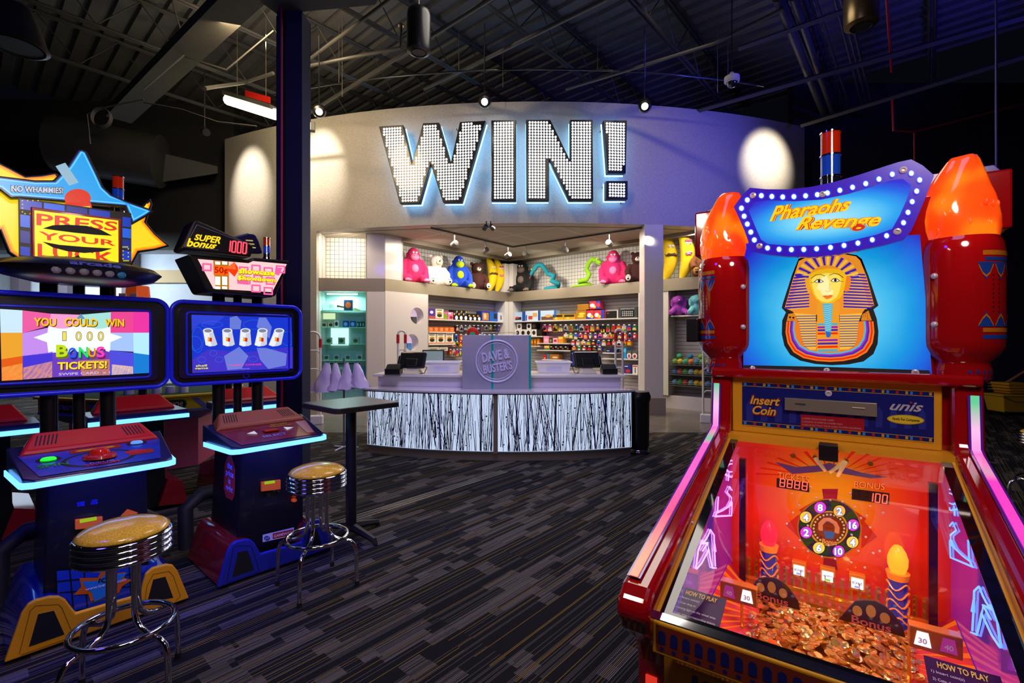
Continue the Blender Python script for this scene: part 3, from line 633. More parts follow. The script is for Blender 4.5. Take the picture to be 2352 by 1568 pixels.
row(RW, S6, zR2, [('puzzle_cube', 660, 980, 745, 1050, ['#e0c020', '#20a040', '#d04020', '#f0f0e0'], 'striped colour cube on the middle shelf', [('r', 1, 0, 0, 1, .25), ('r', 2, 0, .3, 1, .5), ('r', 3, 0, .55, 1, .7)])]
   + [('gadget_box', 755+i*82, 970, 832+i*82, 1048, ['#101012', '#c05030', '#e0e0e0'], 'black gadget box on the middle shelf, ' + p, [('r', 2, .1, .6, .5, .75), ('e', 1, .6, .2, .9, .5)]) for i, p in enumerate(('nearest the cube', 'second from the cube', 'third from the cube', 'last of the row'))])
row(RW, S6, zR3, [('ball_toy', 640, 1140, 700, 1210, ['#c82020', '#f0d0a0'], 'red boxed ball toy on the low shelf', [('e', 1, .3, .1, .7, .4)]), ('boxed_toy', 705, 1125, 740, 1210, ['#3080c0'], 'blue slim box on the low shelf', []), ('boxed_toy', 745, 1125, 910, 1210, ['#a06820', '#e8c8a0'], 'brown boxed plush dog on the low shelf', [('e', 1, .3, .2, .9, .6)])])
row(RW, S6, zR4, [('egg_pack', 1985, 1010, 2050, 1190, ['#2090d0', '#60c0e8'], 'tall blue pack on the right shelf', [('r', 1, .2, .6, .9, .9)]), ('egg_pack', 2052, 1060, 2138, 1198, ['#585850', '#e8e4e0', '#d03070'], 'pack with a pink egg, left of the pair', [('e', 1, .05, .02, .95, .7), ('e', 2, .25, .1, .75, .55)]), ('egg_pack', 2142, 1060, 2235, 1198, ['#585850', '#e8e4e0', '#d03070'], 'pack with a pink egg, right of the pair', [('e', 1, .05, .02, .95, .7), ('e', 2, .25, .1, .75, .55)])])
row(RW, S6, zR6, [('boxed_toy', 2010, 1295, 2140, 1440, ['#2a3080', '#c83028', '#ffffff'], 'blue box with a red helicopter picture', [('e', 1, .2, .1, .8, .5), ('r', 2, .1, .8, .5, .88)]), ('boxed_toy', 2150, 1290, 2240, 1440, ['#e0d8d0', '#c83028', '#202020'], 'white box with a black and red tool picture', [('r', 1, .1, .8, .9, .92), ('r', 2, .45, .1, .6, .7)])])
row(RW, S6, zR5, [('gadget_box', 1700, 1035, 1860, 1095, ['#181c50', '#c0c0d0'], 'dark blue gadget box left of the right gate', [('r', 1, .1, .4, .4, .6)])])
row(RW, S6, zR7, [('figure_pack', 432+i*52, 870-i*6, 480+i*52, 980, ['#a05a08', '#e89820'], 'amber figure pack, ' + p, [('e', 1, .2, .3, .8, .8)]) for i, p in enumerate(('left of three', 'middle of three', 'right of three'))])
# carded toys on hooks
PAL = {'pink': '#e05088', 'magenta': '#a82060', 'yellow': '#d8b820', 'white': '#d8d4cc', 'lime': '#90a820', 'grey': '#707070', 'red': '#c02828', 'black': '#18181a', 'orange': '#e06820', 'green': '#287838', 'blue': '#2a58b8', 'purple': '#5a3088', 'tan': '#b08858', 'teal': '#208888'}
ORD = ['leftmost', 'second from left', 'third from left', 'fourth from left', 'fifth from left', 'sixth from left', 'seventh from left', 'eighth from left', 'ninth from left', 'tenth from left', 'eleventh from left', 'twelfth from left', 'thirteenth from left', 'fourteenth from left', 'fifteenth from left', 'sixteenth from left', 'seventeenth from left', 'eighteenth from left', 'nineteenth from left', 'twentieth from left']
def hooks(fr, S, x0, x1, ytop, h, cols, rowname, group):
    n = len(cols); w_ = (x1-x0)/n
    for i, cn in enumerate(cols):
        c2 = R.choice([k for k in PAL if k != cn]); c3 = R.choice(['white', 'yellow', 'red', 'black'])
        hh = h*R.uniform(.7, 1.1); a = S(x0+i*w_+w_*.06, ytop); b = S(x0+(i+1)*w_-w_*.08, ytop+hh)
        art = [('r', 1, .08, .08, .92, R.uniform(.35, .6)), ('e', 2, R.uniform(.05, .3), .2, R.uniform(.6, .9), R.uniform(.6, .9))]
        if R.random() < .5: art.append(('r', 0, .4, .1, .55, .5))
        plane_item(fr, 'carded_toy', a[0], a[1], b[0], b[1], .2, .1, [pm(PAL[cn]), pm(PAL[c2]), pm(PAL[c3])],
                   '%s carded toy, %s, %s' % (cn, rowname, ORD[i]), 'toy', group, art)
        a = S(x0+i*w_+w_*.3, ytop-22); b = S(x0+i*w_+w_*.7, ytop-8)
        plane_item(fr, 'price_tag', a[0], a[1], b[0], b[1], .12, .006, [pm('#f4f2ee')], 'white price tag, %s, %s' % (rowname, ORD[i]), 'price tag', 'price tags on the hooks')
hooks(RW, S6, 625, 2230, 645, 110, ['pink', 'pink', 'yellow', 'grey', 'white', 'lime', 'blue', 'white', 'red', 'tan', 'purple', 'black', 'green', 'red', 'orange', 'white', 'blue', 'green'], 'top hook row of the right wall', 'carded toys, right wall top row')
hooks(RW, S6, 985, 2230, 788, 88, ['white', 'lime', 'blue', 'pink', 'magenta', 'grey', 'purple', 'pink', 'white', 'yellow', 'tan', 'purple', 'orange', 'blue', 'red'], 'second hook row of the right wall', 'carded toys, right wall second row')
hooks(RW, S6, 1105, 2140, 908, 80, ['red', 'tan', 'white', 'grey', 'black', 'blue', 'tan', 'black', 'orange', 'white', 'orange', 'orange'], 'third hook row of the right wall', 'carded toys, right wall third row')
hooks(RW, S6, 1120, 1640, 1010, 70, ['orange', 'green', 'red', 'black', 'black', 'blue'], 'fourth hook row above the blue monitor', 'carded toys, right wall fourth row')
hooks(LW, S5, 672, 1500, 700, 86, ['black', 'white', 'blue', 'white', 'black', 'purple', 'grey', 'white', 'lime', 'black', 'blue'], 'top hook row of the left wall', 'carded toys, left wall top row')
hooks(LW, S5, 650, 1500, 862, 100, ['blue', 'red', 'black', 'yellow', 'grey', 'teal', 'black', 'tan', 'lime', 'blue'], 'second hook row of the left wall', 'carded toys, left wall second row')
hooks(LW, S5, 560, 800, 985, 85, ['pink', 'white', 'lime', 'red'], 'lower hook row beside the logo sign', 'carded toys, left wall lower row')
hooks(LW, S5, 560, 800, 1130, 110, ['red', 'white', 'magenta', 'blue'], 'lowest hook row beside the logo sign', 'carded toys, left wall lowest row')

# ---------------------------------------------------------------- plush animals
def fur(name, c): return mat('fur_'+name, c, .9, bump=.6, bscale=45, var=.18, vscale=30)
FACE = {}
def seat_at(fr, px, v=.36, z=2.975):
    u = fr.uz(px, 640, v)[0]; p = fr.w(u, v, z); return p
def faceang(p, extra=0): return math.atan2(-p.x, p.y)*-1 + extra
def gorilla(loc, rz, s, cf, cl, label, eye='#f0f0f0'):
    t = thing('plush_gorilla', label, 'plush toy', loc, rz); t.scale = (s,)*3
    g = MB(); g.ball((0, 0, .33), (.27, .22, .34), n=18); g.ball((0, -.05, .72), (.16, .16, .2), n=16)
    g.ball((0, 0, .58), (.22, .17, .16), n=14)
    for q in (-1, 1):
        g.tube([(q*.2, 0, .58), (q*.3, -.08, .38), (q*.29, -.2, .16), (q*.26, -.28, .08)], [.09, .085, .075, .07], 12)
        g.tube([(q*.14, -.05, .12), (q*.2, -.22, .12), (q*.2, -.32, .08)], [.12, .1, .08], 12)
        g.ball((q*.16, -.03, .74), (.035, .025, .045))
    g.build('body', cf, t, remesh=.02)
    h = MB(); h.ball((0, -.17, .66), (.115, .09, .095), n=14); h.ball((0, -.14, .77), (.09, .06, .06), n=12)
    h.build('face', cl, t, smooth=180)
    MB().ball((0, -.2, .37), (.1, .05, .11), n=12).build('chest_patch', cl, t, smooth=180)
    for q in (-1, 1):
        k = MB(); k.ball((q*.24, -.36, .06), (.08, .09, .055), n=10)
        for j in range(4): k.ball((q*.24-.06+.04*j, -.44, .045), (.025, .04, .028), n=8)
        k.build('foot', cl, t, smooth=180)
        e = MB(); e.ball((q*.04, -.197, .775), (.026, .012, .022), 0, 10); e.ball((q*.036, -.208, .773), (.009, .006, .009), 1, 8)
        e.box(q*.04-.032, q*.04+.032, -.21, -.2, .796, .803, 1); e.build('eye', [pm(eye), BLK], t, smooth=40)
        MB().ball((q*.035, -.262, .69), (.01, .006, .01), n=8).build('nostril', BLK, t, smooth=180)
    return t
def bear(loc, rz, s, cf, cm, label):
    t = thing('plush_bear', label, 'plush toy', loc, rz); t.scale = (s,)*3
    g = MB(); g.ball((0, 0, .28), (.24, .2, .3), n=18); g.ball((0, -.06, .64), (.17, .16, .17), n=16)
    for q in (-1, 1):
        g.ball((q*.14, 0, .78), (.055, .035, .055), n=12)
        g.tube([(q*.18, -.03, .46), (q*.27, -.13, .3), (q*.24, -.22, .2)], [.085, .08, .07], 12)
        g.tube([(q*.12, -.05, .1), (q*.2, -.24, .1), (q*.22, -.34, .1)], [.11, .1, .095], 12)
    g.build('body', cf, t, remesh=.02)
    MB().ball((0, -.22, .6), (.07, .08, .06), n=12).build('muzzle', cm, t, smooth=180)
    MB().ball((0, -.3, .62), (.025, .018, .02), n=8).build('nose', BLK, t, smooth=180)
    for q in (-1, 1):
        MB().ball((q*.06, -.205, .67), (.012, .01, .014), n=8).build('eye', BLK, t, smooth=180)
        k = MB(); k.ball((q*.225, -.425, .11), (.065, .02, .08), 0, 12); k.ball((q*.225, -.443, .09), (.03, .008, .03), 1, 8)
        for j in (-1, 0, 1): k.ball((q*.225+j*.03, -.443, .15), (.011, .006, .014), 1, 8)
        k.build('paw_sole', [cm, BLK], t, smooth=180)
    return t
YEL = fur('yellow', '#e0c010')
def banana(loc, rz, s, label, kind):
    t = thing('plush_banana', label, 'plush toy', loc, rz); t.scale = (s,)*3
    pts = [(.0+.14*math.sin(PI*i/12)-.03*(i/12), 0, i/12*1.0) for i in range(13)]
    rs = [.03+.115*math.sin(PI*min(1, max(0, (i+.3)/12.6)))**.75 for i in range(13)]; rs[-1] = .035
    MB().tube(pts, rs, 10).build('body', YEL, t, smooth=50)
    MB().tube([(pts[-1][0], 0, .99), (pts[-1][0]-.03, 0, 1.07)], .03, 8).build('stem', mat('stem_brown', '#4a2c14', .7), t, smooth=60)
    MB().ball((pts[0][0], 0, .0), (.03, .03, .02), n=8).build('tip', mat('stem_brown', '#4a2c14', .7), t, smooth=180)
    x = .12
    for q in (-1, 1): e = MB(); e.ball((x+q*.035, -.135, .7), (.026, .012, .03), 0, 10); e.ball((x+q*.035, -.146, .69), (.01, .006, .012), 1, 8); e.build('eye', [pm('#f0f0e8'), BLK], t, smooth=180)
    if kind == 'lips':
        g = MB(); g.ball((x-.02, -.14, .5), (.045, .03, .022), n=10); g.ball((x+.03, -.14, .505), (.045, .03, .022), n=10); g.ball((x, -.14, .475), (.06, .03, .022), n=10); g.build('lips', mat('plush_pink', '#e87898', .7), t, smooth=180)
        g = MB(); g.ball((x-.035, -.138, .745), (.036, .02, .03), n=8); g.ball((x+.035, -.138, .745), (.036, .02, .03), n=8); g.build('eyelid', mat('plush_rose', '#c83068', .7), t, smooth=180)
    else:
        g = MB()
        for q in (-1, 1): g.tube([(x, -.15, .52), (x+q*.06, -.15, .53), (x+q*.11, -.14, .5), (x+q*.13, -.13, .54)], [.025, .028, .018, .006], 8)
        g.build('moustache', mat('stem_brown', '#4a2c14', .7), t, smooth=60)
    return t
PINK = fur('pink', '#c01858'); LPK = fur('light_pink', '#e87098')
aL = LW.a; aR = RW.a
gorilla(seat_at(LW, 948), aL-.35, .98, PINK, LPK, 'hot pink plush gorilla at the left end of the left shelf')
bear(seat_at(LW, 1001), aL-.35, 1.0, fur('white', '#d8d0c4'), fur('cream', '#e8dcc0'), 'white plush bear between the pink and blue gorillas')
gorilla(seat_at(LW, 1052), aL-.4, .98, fur('blue', '#1040b8'), fur('lime', '#c0e010'), 'blue plush gorilla with lime green face and feet')
bear(seat_at(LW, 1094), aL-.45, .98, fur('brown', '#3a1208'), fur('cream', '#e8dcc0'), 'dark brown plush bear left of the banana pair')
banana(seat_at(LW, 1122, .3), aL-.5, 1.0, 'yellow banana plush with a moustache beside the brown bear', 'm')
banana(seat_at(LW, 1140, .2), aL-.5, .98, 'yellow banana plush with pink lips at the corner post', 'lips')
gorilla(seat_at(RW, 1201), aR+.35, 1.0, fur('black', '#0a0a0c'), fur('grey', '#6a5c58'), 'black plush gorilla with grey face at the corner')
gorilla(seat_at(RW, 1409), aR+.45, .98, PINK, LPK, 'hot pink plush gorilla between the green snake and the brown bear')
bear(seat_at(RW, 1466), aR+.4, .95, fur('brown', '#3a1208'), fur('cream', '#e8dcc0'), 'dark brown plush bear partly behind the white post')
banana(seat_at(RW, 1527, .2), aR+.5, 1.1, 'yellow banana plush with a moustache half hidden by the white post', 'm')
banana(seat_at(RW, 1565, .15), aR+.5, 1.12, 'large yellow banana plush with pink lips on the far right shelf', 'lips')
bear(seat_at(RW, 1617), aR+.5, 1.0, fur('tan', '#6a3a10'), fur('amber', '#c08828'), 'shaggy tan plush animal behind the left torch')
def snake(fr, px, col, col2, name, label, pts, r):
    t = thing('plush_snake', label, 'plush toy', seat_at(fr, px, .3), fr.a)
    n = []
    for i in range(len(pts)-1):
        for k in range(4):
            f_ = k/4; a, b = pts[i], pts[i+1]; n.append(tuple(a[j]*(1-f_)+b[j]*f_ for j in range(3)))
    n.append(pts[-1])
    MB().tube(n, [r*min(1, .35+i*.08) for i in range(len(n))], 10).build('body', col, t, smooth=60)
    h = Vector(pts[-1]); d_ = (h-Vector(pts[-2])).normalized()
    g = MB(); M_ = d_.to_track_quat('X', 'Z').to_matrix(); g.ball(h+d_*.08+Vector((0,0,.02)), (.12, .08, .045), n=12, M=M_); g.ball(h+d_*.07-Vector((0,0,.035)), (.1, .07, .025), n=12, M=M_); g.build('head', col, t, smooth=180)
    for q in (-1, 1): MB().ball(h+d_*.06+Vector((0, q*.045-.02, .075)), .022, n=8).build('eye', col2, t, smooth=180)
    MB().tube([h+d_*.1, h+d_*.24-Vector((0,0,.03))], .012, 6).build('tongue', pm('#c01040'), t)
snake(RW, 1250, fur('teal', '#0e7a8c'), pm('#e8d020'), 'blue', 'teal blue plush snake rearing right of the black gorilla', [(.45,0,.05),(.1,-.1,.05),(.05,.1,.07),(.4,.12,.1),(.5,0,.17),(.3,-.05,.25),(.35,0,.4),(.1,.05,.48),(.02,0,.62),(-.05,-.05,.74),(-.2,-.08,.74),(-.3,-.1,.6)], .065)
snake(RW, 1335, fur('lime_green', '#8ac020'), pm('#e8f040'), 'green', 'lime green plush snake leaning on the pink gorilla', [(-.3,0,.06),(.05,-.08,.06),(.2,.1,.08),(-.1,.12,.12),(-.05,0,.18),(.2,-.05,.2),(.25,0,.34),(.15,.02,.48),(.22,0,.62),(.36,-.02,.74),(.5,-.05,.66)], .06)
# lower far right unit: plush dogs and baskets of plush balls
zs = shelf(RW, 1541, 1640, 723, .06, .42, 'white shelf under the purple plush dog')
def dog(px, c, label, z, s=.55):
    p = seat_at(RW, px, .2, z); t = thing('plush_dog', label, 'plush toy', p, aR+.5); t.scale = (s,)*3
    g = MB(); g.ball((0, 0, .2), (.2, .17, .2), n=14); g.ball((0, -.08, .47), (.17, .15, .15), n=14)
    for q in (-1, 1): g.tube([(q*.12, -.05, .2), (q*.24, -.25, .08), (q*.26, -.3, .07)], [.09, .08, .07], 10); g.tube([(q*.12, -.05, .57), (q*.2, -.06, .45), (q*.2, -.08, .28)], [.04, .055, .05], 8)
    g.build('body', fur(c[0], c[1]), t, remesh=.025)
    MB().ball((0, -.22, .42), (.08, .06, .06), n=10).build('muzzle', fur(c[0]+'_dark', c[2]), t, smooth=180)
    MB().ball((0, -.28, .46), (.025, .02, .02), n=8).build('nose', pm('#e0b060'), t, smooth=180)
dog(1558, ('purple', '#a040b0', '#702088'), 'purple plush dog on the far right shelf', zs, .75)
dog(1601, ('cyan', '#70c0c8', '#4090a0'), 'pale cyan plush dog beside the purple one', zs, .75)
for j, (py, cols, nm) in enumerate(((838, ['#6a9a28', '#c8a820', '#40a070', '#d07818', '#3078a0', '#589030'], 'top'), (861, ['#3060a0', '#a02828', '#3a8a3a', '#80b0c0', '#d0a818', '#d8b020'], 'middle'), (886, ['#5088b0', '#388038', '#a83028', '#6090a8', '#d8b020', '#d0a818'], 'bottom'))):
    u0, z = RW.uz(1540, py, .05); u1 = RW.uz(1640, py, .05)[0]; z = RW.uz(1570, py, .05)[1]
    t = thing('wire_basket', '%s wire basket of plush balls on the far right unit' % nm, 'basket', (RW.x, RW.y, 0), RW.a, 'wire baskets on the far right unit')
    g = MB(); g.box(u0, u1, .0, .4, z-.01, z)
    for k in range(3): g.tube([(u0, 0, z+k*.04), (u1, 0, z+k*.04)], .006, 5)
    for k in range(15): x = u0+(u1-u0)*k/14; g.tube([(x, 0, z), (x, 0, z+.08)], .004, 4)
    g.build('basket', GP, t)
    for i in range(7):
        c_ = cols[i % 6]; x = u0+.08+(u1-u0-.1)*i/7; rr_ = .072
        o = MB().ball((0, 0, 0), (rr_, rr_*.9, rr_), n=12).build('plush_ball', fur('ball'+c_.strip('#'), c_), smooth=180); o.location = RW.w(x, .12, z+rr_*.95)
        setp(o, 'small plush ball in the %s basket, %s' % (nm, ORD[i]), 'plush toy', 'plush balls in the wire baskets')
        if i % 2 == 0 and j == 0:
            o = MB().ball((0, 0, 0), (.07, .07, .06), n=12).build('plush_ball', fur('ball'+cols[(i+2) % 6].strip('#'), cols[(i+2) % 6]), smooth=180); o.location = RW.w(x+.07, .2, z+.19)
            setp(o, 'small plush ball heaped at the back of the top basket, %s' % ORD[i//2], 'plush toy', 'plush balls in the wire baskets')
# ---------------------------------------------------------------- glass case contents
cu = lambda px, py=700: FW.uz(px, py, .25)[0]
t = thing('toy_guitar', 'white electric guitar lying on the top glass shelf', 'guitar', tuple(FW.w(cu(770), .25, cs[0])), FW.a)
body = [(-.27,.02),(-.25,.12),(-.21,.2),(-.13,.24),(-.03,.2),(.03,.19),(.1,.22),(.14,.2),(.1,.15),(.06,.1),(.08,.04),(.03,.0),(-.06,.03),(-.14,.0),(-.22,-.0)]
MB().prism(body, front(0), 0, .04).build('body', mat('guitar_white', (.8, .8, .78), .2, coat=.5), t, bevel=.006)
MB().prism([(.05,.085),(.42,.025),(.42,.05),(.05,.13)], front(0), .01, .05).build('neck', mat('rosewood', '#4a2c18', .4), t)
MB().prism([(.42,.015),(.56,-.0),(.58,.02),(.44,.07)], front(0), .01, .04).build('headstock', mat('maple', '#c09858', .4), t)
MB().prism([(-.12,.06),(-.02,.08),(-.02,.15),(-.12,.14)], front(0), .04, .045).build('pickguard', mat('pick', '#b8b8b8', .3), t)
def cbox(px, shelf_i, w_, h_, col, name, label, extra=None, v=.2, group=None):
    p = FW.w(cu(px), v, cs[shelf_i]); g = MB(); g.box(-w_/2, w_/2, 0, .08, 0, h_)
    if extra: g.ell(front(0), 0, h_*.5, w_*.35, h_*.3, .002, 1)
    o = g.build(name, [pm(col), pm(extra or col)]); o.location = p; o.rotation_euler = (0, 0, FW.a); return setp(o, label, 'box', group)
cbox(803, 0, .19, .24, '#16365a', 'game_box', 'dark blue game box with an orange picture beside the guitar', '#c85020', v=.1)
for i, px in enumerate((746, 761)): cbox(px, 1, .12, .11, '#b8a890', 'snow_globe_box', 'small tan boxed trinket on the second case shelf, ' + ('left one' if i == 0 else 'right one'), '#403830')
cbox(774, 1, .1, .16, '#d8dce0', 'robot_toy', 'white boxed helmet toy standing on the second case shelf', '#203050')
for i, px in enumerate((795, 811)): cbox(px, 1, .12, .15, '#2040a0', 'light_ball', 'blue lit ball toy on the second case shelf, ' + ('left one' if i == 0 else 'right one'), '#60a0f0')
for i in range(3): cbox(823+i*6, 1, .045, .13, '#1a3040', 'phone', 'dark phone leaning on the second case shelf, ' + ORD[i], '#60a0c0', group='phones in the glass case')
for i, px in enumerate((756, 785, 818)): cbox(px, 2, .14, .15, '#8aa090', 'watch_box', 'watch in a clear cube on the third case shelf, ' + ('left one', 'middle one', 'right one')[i], '#305040')
for i, px in enumerate((751, 774, 800, 827)): cbox(px, 3, .13, .13, '#90a0a0', 'watch_box', 'watch in a clear cube on the fourth case shelf, ' + ORD[i], '#384848')
o = MB().box(-.2, .2, 0, .02, -.12, .28).build('lit_poster', glow('poster_white', (.8, 1, .95), 1.2)); o.location = FW.w(cu(776), .42, FW.uz(776, 781, .4)[1]); o.rotation_euler = (0,0,FW.a); setp(o, 'bright white lit poster inside the glass case', 'poster')
o = MB().box(-.2, .16, 0, .02, -.07, .07).build('lit_sign', glow('sign_cream', (.9, .85, .5), 1.0)); o.location = FW.w(cu(752), .3, FW.uz(752, 726, .3)[1]); o.rotation_euler = (0,0,FW.a); setp(o, 'small cream lit sign under the guitar shelf', 'sign')
for px, c_, e_, lab in ((755, '#0c7a28', '#0a5018', 'flat green boxed game at the foot of the case'), (790, '#8ab0b8', '#5a8088', 'pale boxed game between the green and blue ones'), (825, '#1a70a0', '#80b040', 'flat blue boxed game at the foot of the case')):
    o = MB().box(-.19, .19, 0, .06, 0, .26).ell(front(0), 0, .13, .1, .07, .002, 1).build('board_game', [pm(c_), pm(e_)]); o.location = FW.w(cu(px), .15, FW.uz(px, 868, .15)[1]); o.rotation_euler = (0,0,FW.a); setp(o, lab, 'box')

# track lights under the shop ceiling
def track(fr, pts, heads, label):
    t = thing('light_track', label, 'track light')
    MB().tube([Vector(p) for p in pts], .02, 4).build('rail', DRK, t)
    for (p, d) in heads:
        g = MB(); g.tube([p, p-Vector((0,0,.22))], .012, 6); h = p-Vector((0,0,.24)); d = Vector(d).normalized()
        g.tube([h-d*.07, h+d*.07], .065, 14); g.build('lamp_head', mat('grey_metal', (.18,.17,.16), .4, .6), t, smooth=40)
        g = MB(); g.tube([h+d*.071, h+d*.075], .05, 14); g.build('lens', glow('lens_warm', (1, .9, .7), 1.5), t)
def cz(px, py): return P3(px, py, 3.97)
A0, A1, A2 = cz(990, 523), cz(1178, 567), cz(1475, 523)
hd = lambda px, py, d: (P3(px, py, 3.95), d)
track(None, [A0, A1], [(A0.lerp(A1, f_), (-.6, .7, -.3)) for f_ in (.25, .62, .93)], 'left track of ceiling spots aimed at the plush shelf')
track(None, [A1, A2], [(A1.lerp(A2, f_), (.5, .8, -.3)) for f_ in (.12, .45, .78)], 'right track of ceiling spots aimed at the plush shelf')
for i, (px, u, f_) in enumerate(((0, -3.0, LW), (0, -1.4, LW), (0, 1.3, RW), (0, 3.0, RW), (0, 4.9, RW))):
    p = f_.w(u, -1.3, 3.7); q = f_.w(u, .5, 3.3)
    lamp('SPOT', 'plush_spot', tuple(p), (1, .92, .78), 95, tuple(q), .04, spot=1.3, blend=.7)
t = thing('ceiling_spot', 'twin black spot lamp under the fascia edge', 'spotlight')
for i, px in enumerate((1117, 1127)):
    g = MB(); p = P3(px, 519, 3.9); g.tube([p+Vector((0,0,.1)), p], .012, 6); g.tube([p, p+Vector((-.05+.1*i,.08,-.04))], .05, 12); g.build('lamp_head', BLK, t, smooth=40)
setp(t, 'twin black spot lamp under the fascia edge', 'spotlight')
# ================================================================ WIN! sign letters on the fascia
def Z1(x, y): return (840+x/3.564, 250+y/3.564)
LETTERS = [('letter W of black sign with white bulbs', [(107,143),(305,130),(378,440),(468,115),(600,110),(695,438),(770,105),(982,95),(785,765),(632,767),(532,455),(440,772),(278,776)]),
 ('letter I of black sign with white bulbs', [(1027,92),(1232,92),(1232,752),(1027,752)]),
 ('letter N of black sign with white bulbs', [(1312,88),(1512,88),(1672,416),(1672,88),(1857,88),(1864,750),(1665,750),(1502,418),(1502,750),(1316,750)]),
 ('tapered upper stroke of the exclamation mark', [(1945,93),(2140,93),(2130,528),(1978,528)]),
 ('square dot of the exclamation mark', [(1966,588),(2146,588),(2146,742),(1966,742)])]
def inside(p, poly):
    x, y = p; c = False; n = len(poly)
    for i in range(n):
        x0, y0 = poly[i]; x1, y1 = poly[i-1]
        if (y0 > y) != (y1 > y) and x < (x1-x0)*(y-y0)/(y1-y0)+x0: c = not c
    return c
def edist(p, poly):
    d = 9e9
    for i in range(len(poly)):
        ax, ay = poly[i-1]; bx, by = poly[i]; l = (bx-ax)**2+(by-ay)**2; t = max(0, min(1, ((p[0]-ax)*(bx-ax)+(p[1]-ay)*(by-ay))/l))
        d = min(d, math.hypot(p[0]-ax-t*(bx-ax), p[1]-ay-t*(by-ay)))
    return d
BULB = glow('bulb_white', (1, 1, 1), 2.2); HALO = glow('halo_blue', (.22, .55, 1), 4.5)
for lab, poly in LETTERS:
    cxp = sum(p[0] for p in poly)/len(poly); px = Z1(cxp, 0)[0]
    X = (px-CX)/F*9.75; ang = math.atan((X-XC)/math.sqrt(RC**2-(X-XC)**2)); nx, ny = math.sin(ang), -math.cos(ang)
    fr = Frame(X+nx*.36, FY(X)+ny*.36, ang)
    uz = [fr.uz(*Z1(*p), 0) for p in poly]
    t = thing('sign_letter', 'big ' + lab + ' on the curved fascia', 'sign', (fr.x, fr.y, 0), ang)
    MB().prism(uz, front(0), -.13, 0).build('letter_body', BLK, t, bevel=.012, seg=2)
    cu_, cz_ = sum(p[0] for p in uz)/len(uz), sum(p[1] for p in uz)/len(uz)
    MB().prism([(u+(.04 if u < cu_ else -.04)*0, z) for u, z in uz], front(0), -.21, -.19).build('halo_light', HALO, t)
    u0, u1, z0, z1 = min(p[0] for p in uz), max(p[0] for p in uz), min(p[1] for p in uz), max(p[1] for p in uz)
    g = MB(); pit = .0572; nu = int((u1-u0-.12)/pit)+1; nz = int((z1-z0-.12)/pit)+1; cnt = 0
    for i in range(nu):
        for j in range(nz):
            p = ((u0+u1)/2+(i-(nu-1)/2)*pit, (z0+z1)/2+(j-(nz-1)/2)*pit)
            if inside(p, uz) and edist(p, uz) > .052:
                g.prism(ellp(p[0], p[1], .0215, .0215, 10), front(0), 0, .012)
    g.build('bulb_grid', BULB, t, kind='stuff', label='grid of round white bulbs')
    g = MB()
    for p_ in (uz[0], uz[len(uz)//2]): pu, pz = p_[0]*.85+cu_*.15, p_[1]*.85+cz_*.15; g.tube([(pu, .1, pz), (pu, .6, pz)], .012, 6)
    g.build('wall_stud', BLK, t)
# track lamps over the fascia
t = thing('curved_track', 'thin curved black rail over the fascia carrying the spotlights', 'track light')
xs = [-4.9+9.9*i/24 for i in range(25)]
MB().tube([(x, FY(x)-1.0, 6.62) for x in xs], .018, 6).build('rail', BLK, t, smooth=60)
for x in (-3.4, -1, 1.6, 4.2): MB().tube([(x, FY(x)-1.0, 6.62), (x, FY(x)-1.0, 7.75)], .006, 5).build('hanger', STEEL, t)
for (px, py, lab) in ((733, 255, 'bright round spotlight right of the black column'), (1113, 233, 'bright round spotlight above the letters W and I'), (1481, 243, 'bright round spotlight above the exclamation mark')):
    Y = 8.75; p = at(px, py, Y); t = thing('track_spotlight', lab, 'spotlight', tuple(p), math.atan2(p.x, p.y)*-1, 'round spotlights over the fascia')
    MB().lathe([(.06, .12), (.1, .1), (.125, 0), (.11, -.005)], 20, ax='y').build('shade', BLK, t, smooth=40)
    MB().tube([(0, .08, .05), (0, .02, .45), (0, 0, 1.2)], .012, 6).build('stem', BLK, t)
    MB().ball((0, -.01, 0), (.105, .02, .1), n=16).build('lens', glow('spot_lens', (1, .93, .8), 6), t, smooth=180)
    t.rotation_euler = (.5, 0, t.rotation_euler.z)
for px, py, lab in ((470, 300, 'small black spotlight left of the fascia'),):
    p = at(px, py, 9.5); t = thing('track_spotlight', lab, 'spotlight', tuple(p)); MB().tube([(0, 0, 0), (.1, -.1, -.08)], .07, 14).build('shade', BLK, t, smooth=40); MB().tube([(0,0,0),(0,0,1.2)], .012, 6).build('stem', BLK, t)
# fluorescent lamp left of the column
t = thing('fluorescent_fixture', 'long bright fluorescent fixture at the upper left of the column', 'ceiling light')
a, b_ = at(524, 229, 9.6), at(634, 263, 9.0); d = (b_-a).normalized(); sd = Vector((-d.y, d.x, 0)).normalized()*.13
MB().hexa([a-sd+Vector((0,0,.06)), b_-sd+Vector((0,0,.06)), b_+sd+Vector((0,0,.06)), a+sd+Vector((0,0,.06))], [a-sd+Vector((0,0,.14)), b_-sd+Vector((0,0,.14)), b_+sd+Vector((0,0,.14)), a+sd+Vector((0,0,.14))]).build('housing', GP, t)
MB().tube([a-sd*.0, b_-sd*.0], .10, 12).build('tube_lens', glow('tube_light', (1, .93, .55), 7), t, smooth=60)
for k_ in (.2, .8): MB().tube([a.lerp(b_, k_)+Vector((0,0,.14)), a.lerp(b_, k_)+Vector((0,0,.5)), a.lerp(b_, k_)*1+Vector((0,0,7.7-a.lerp(b_, k_).z))], .006, 5).build('hanger', STEEL, t)
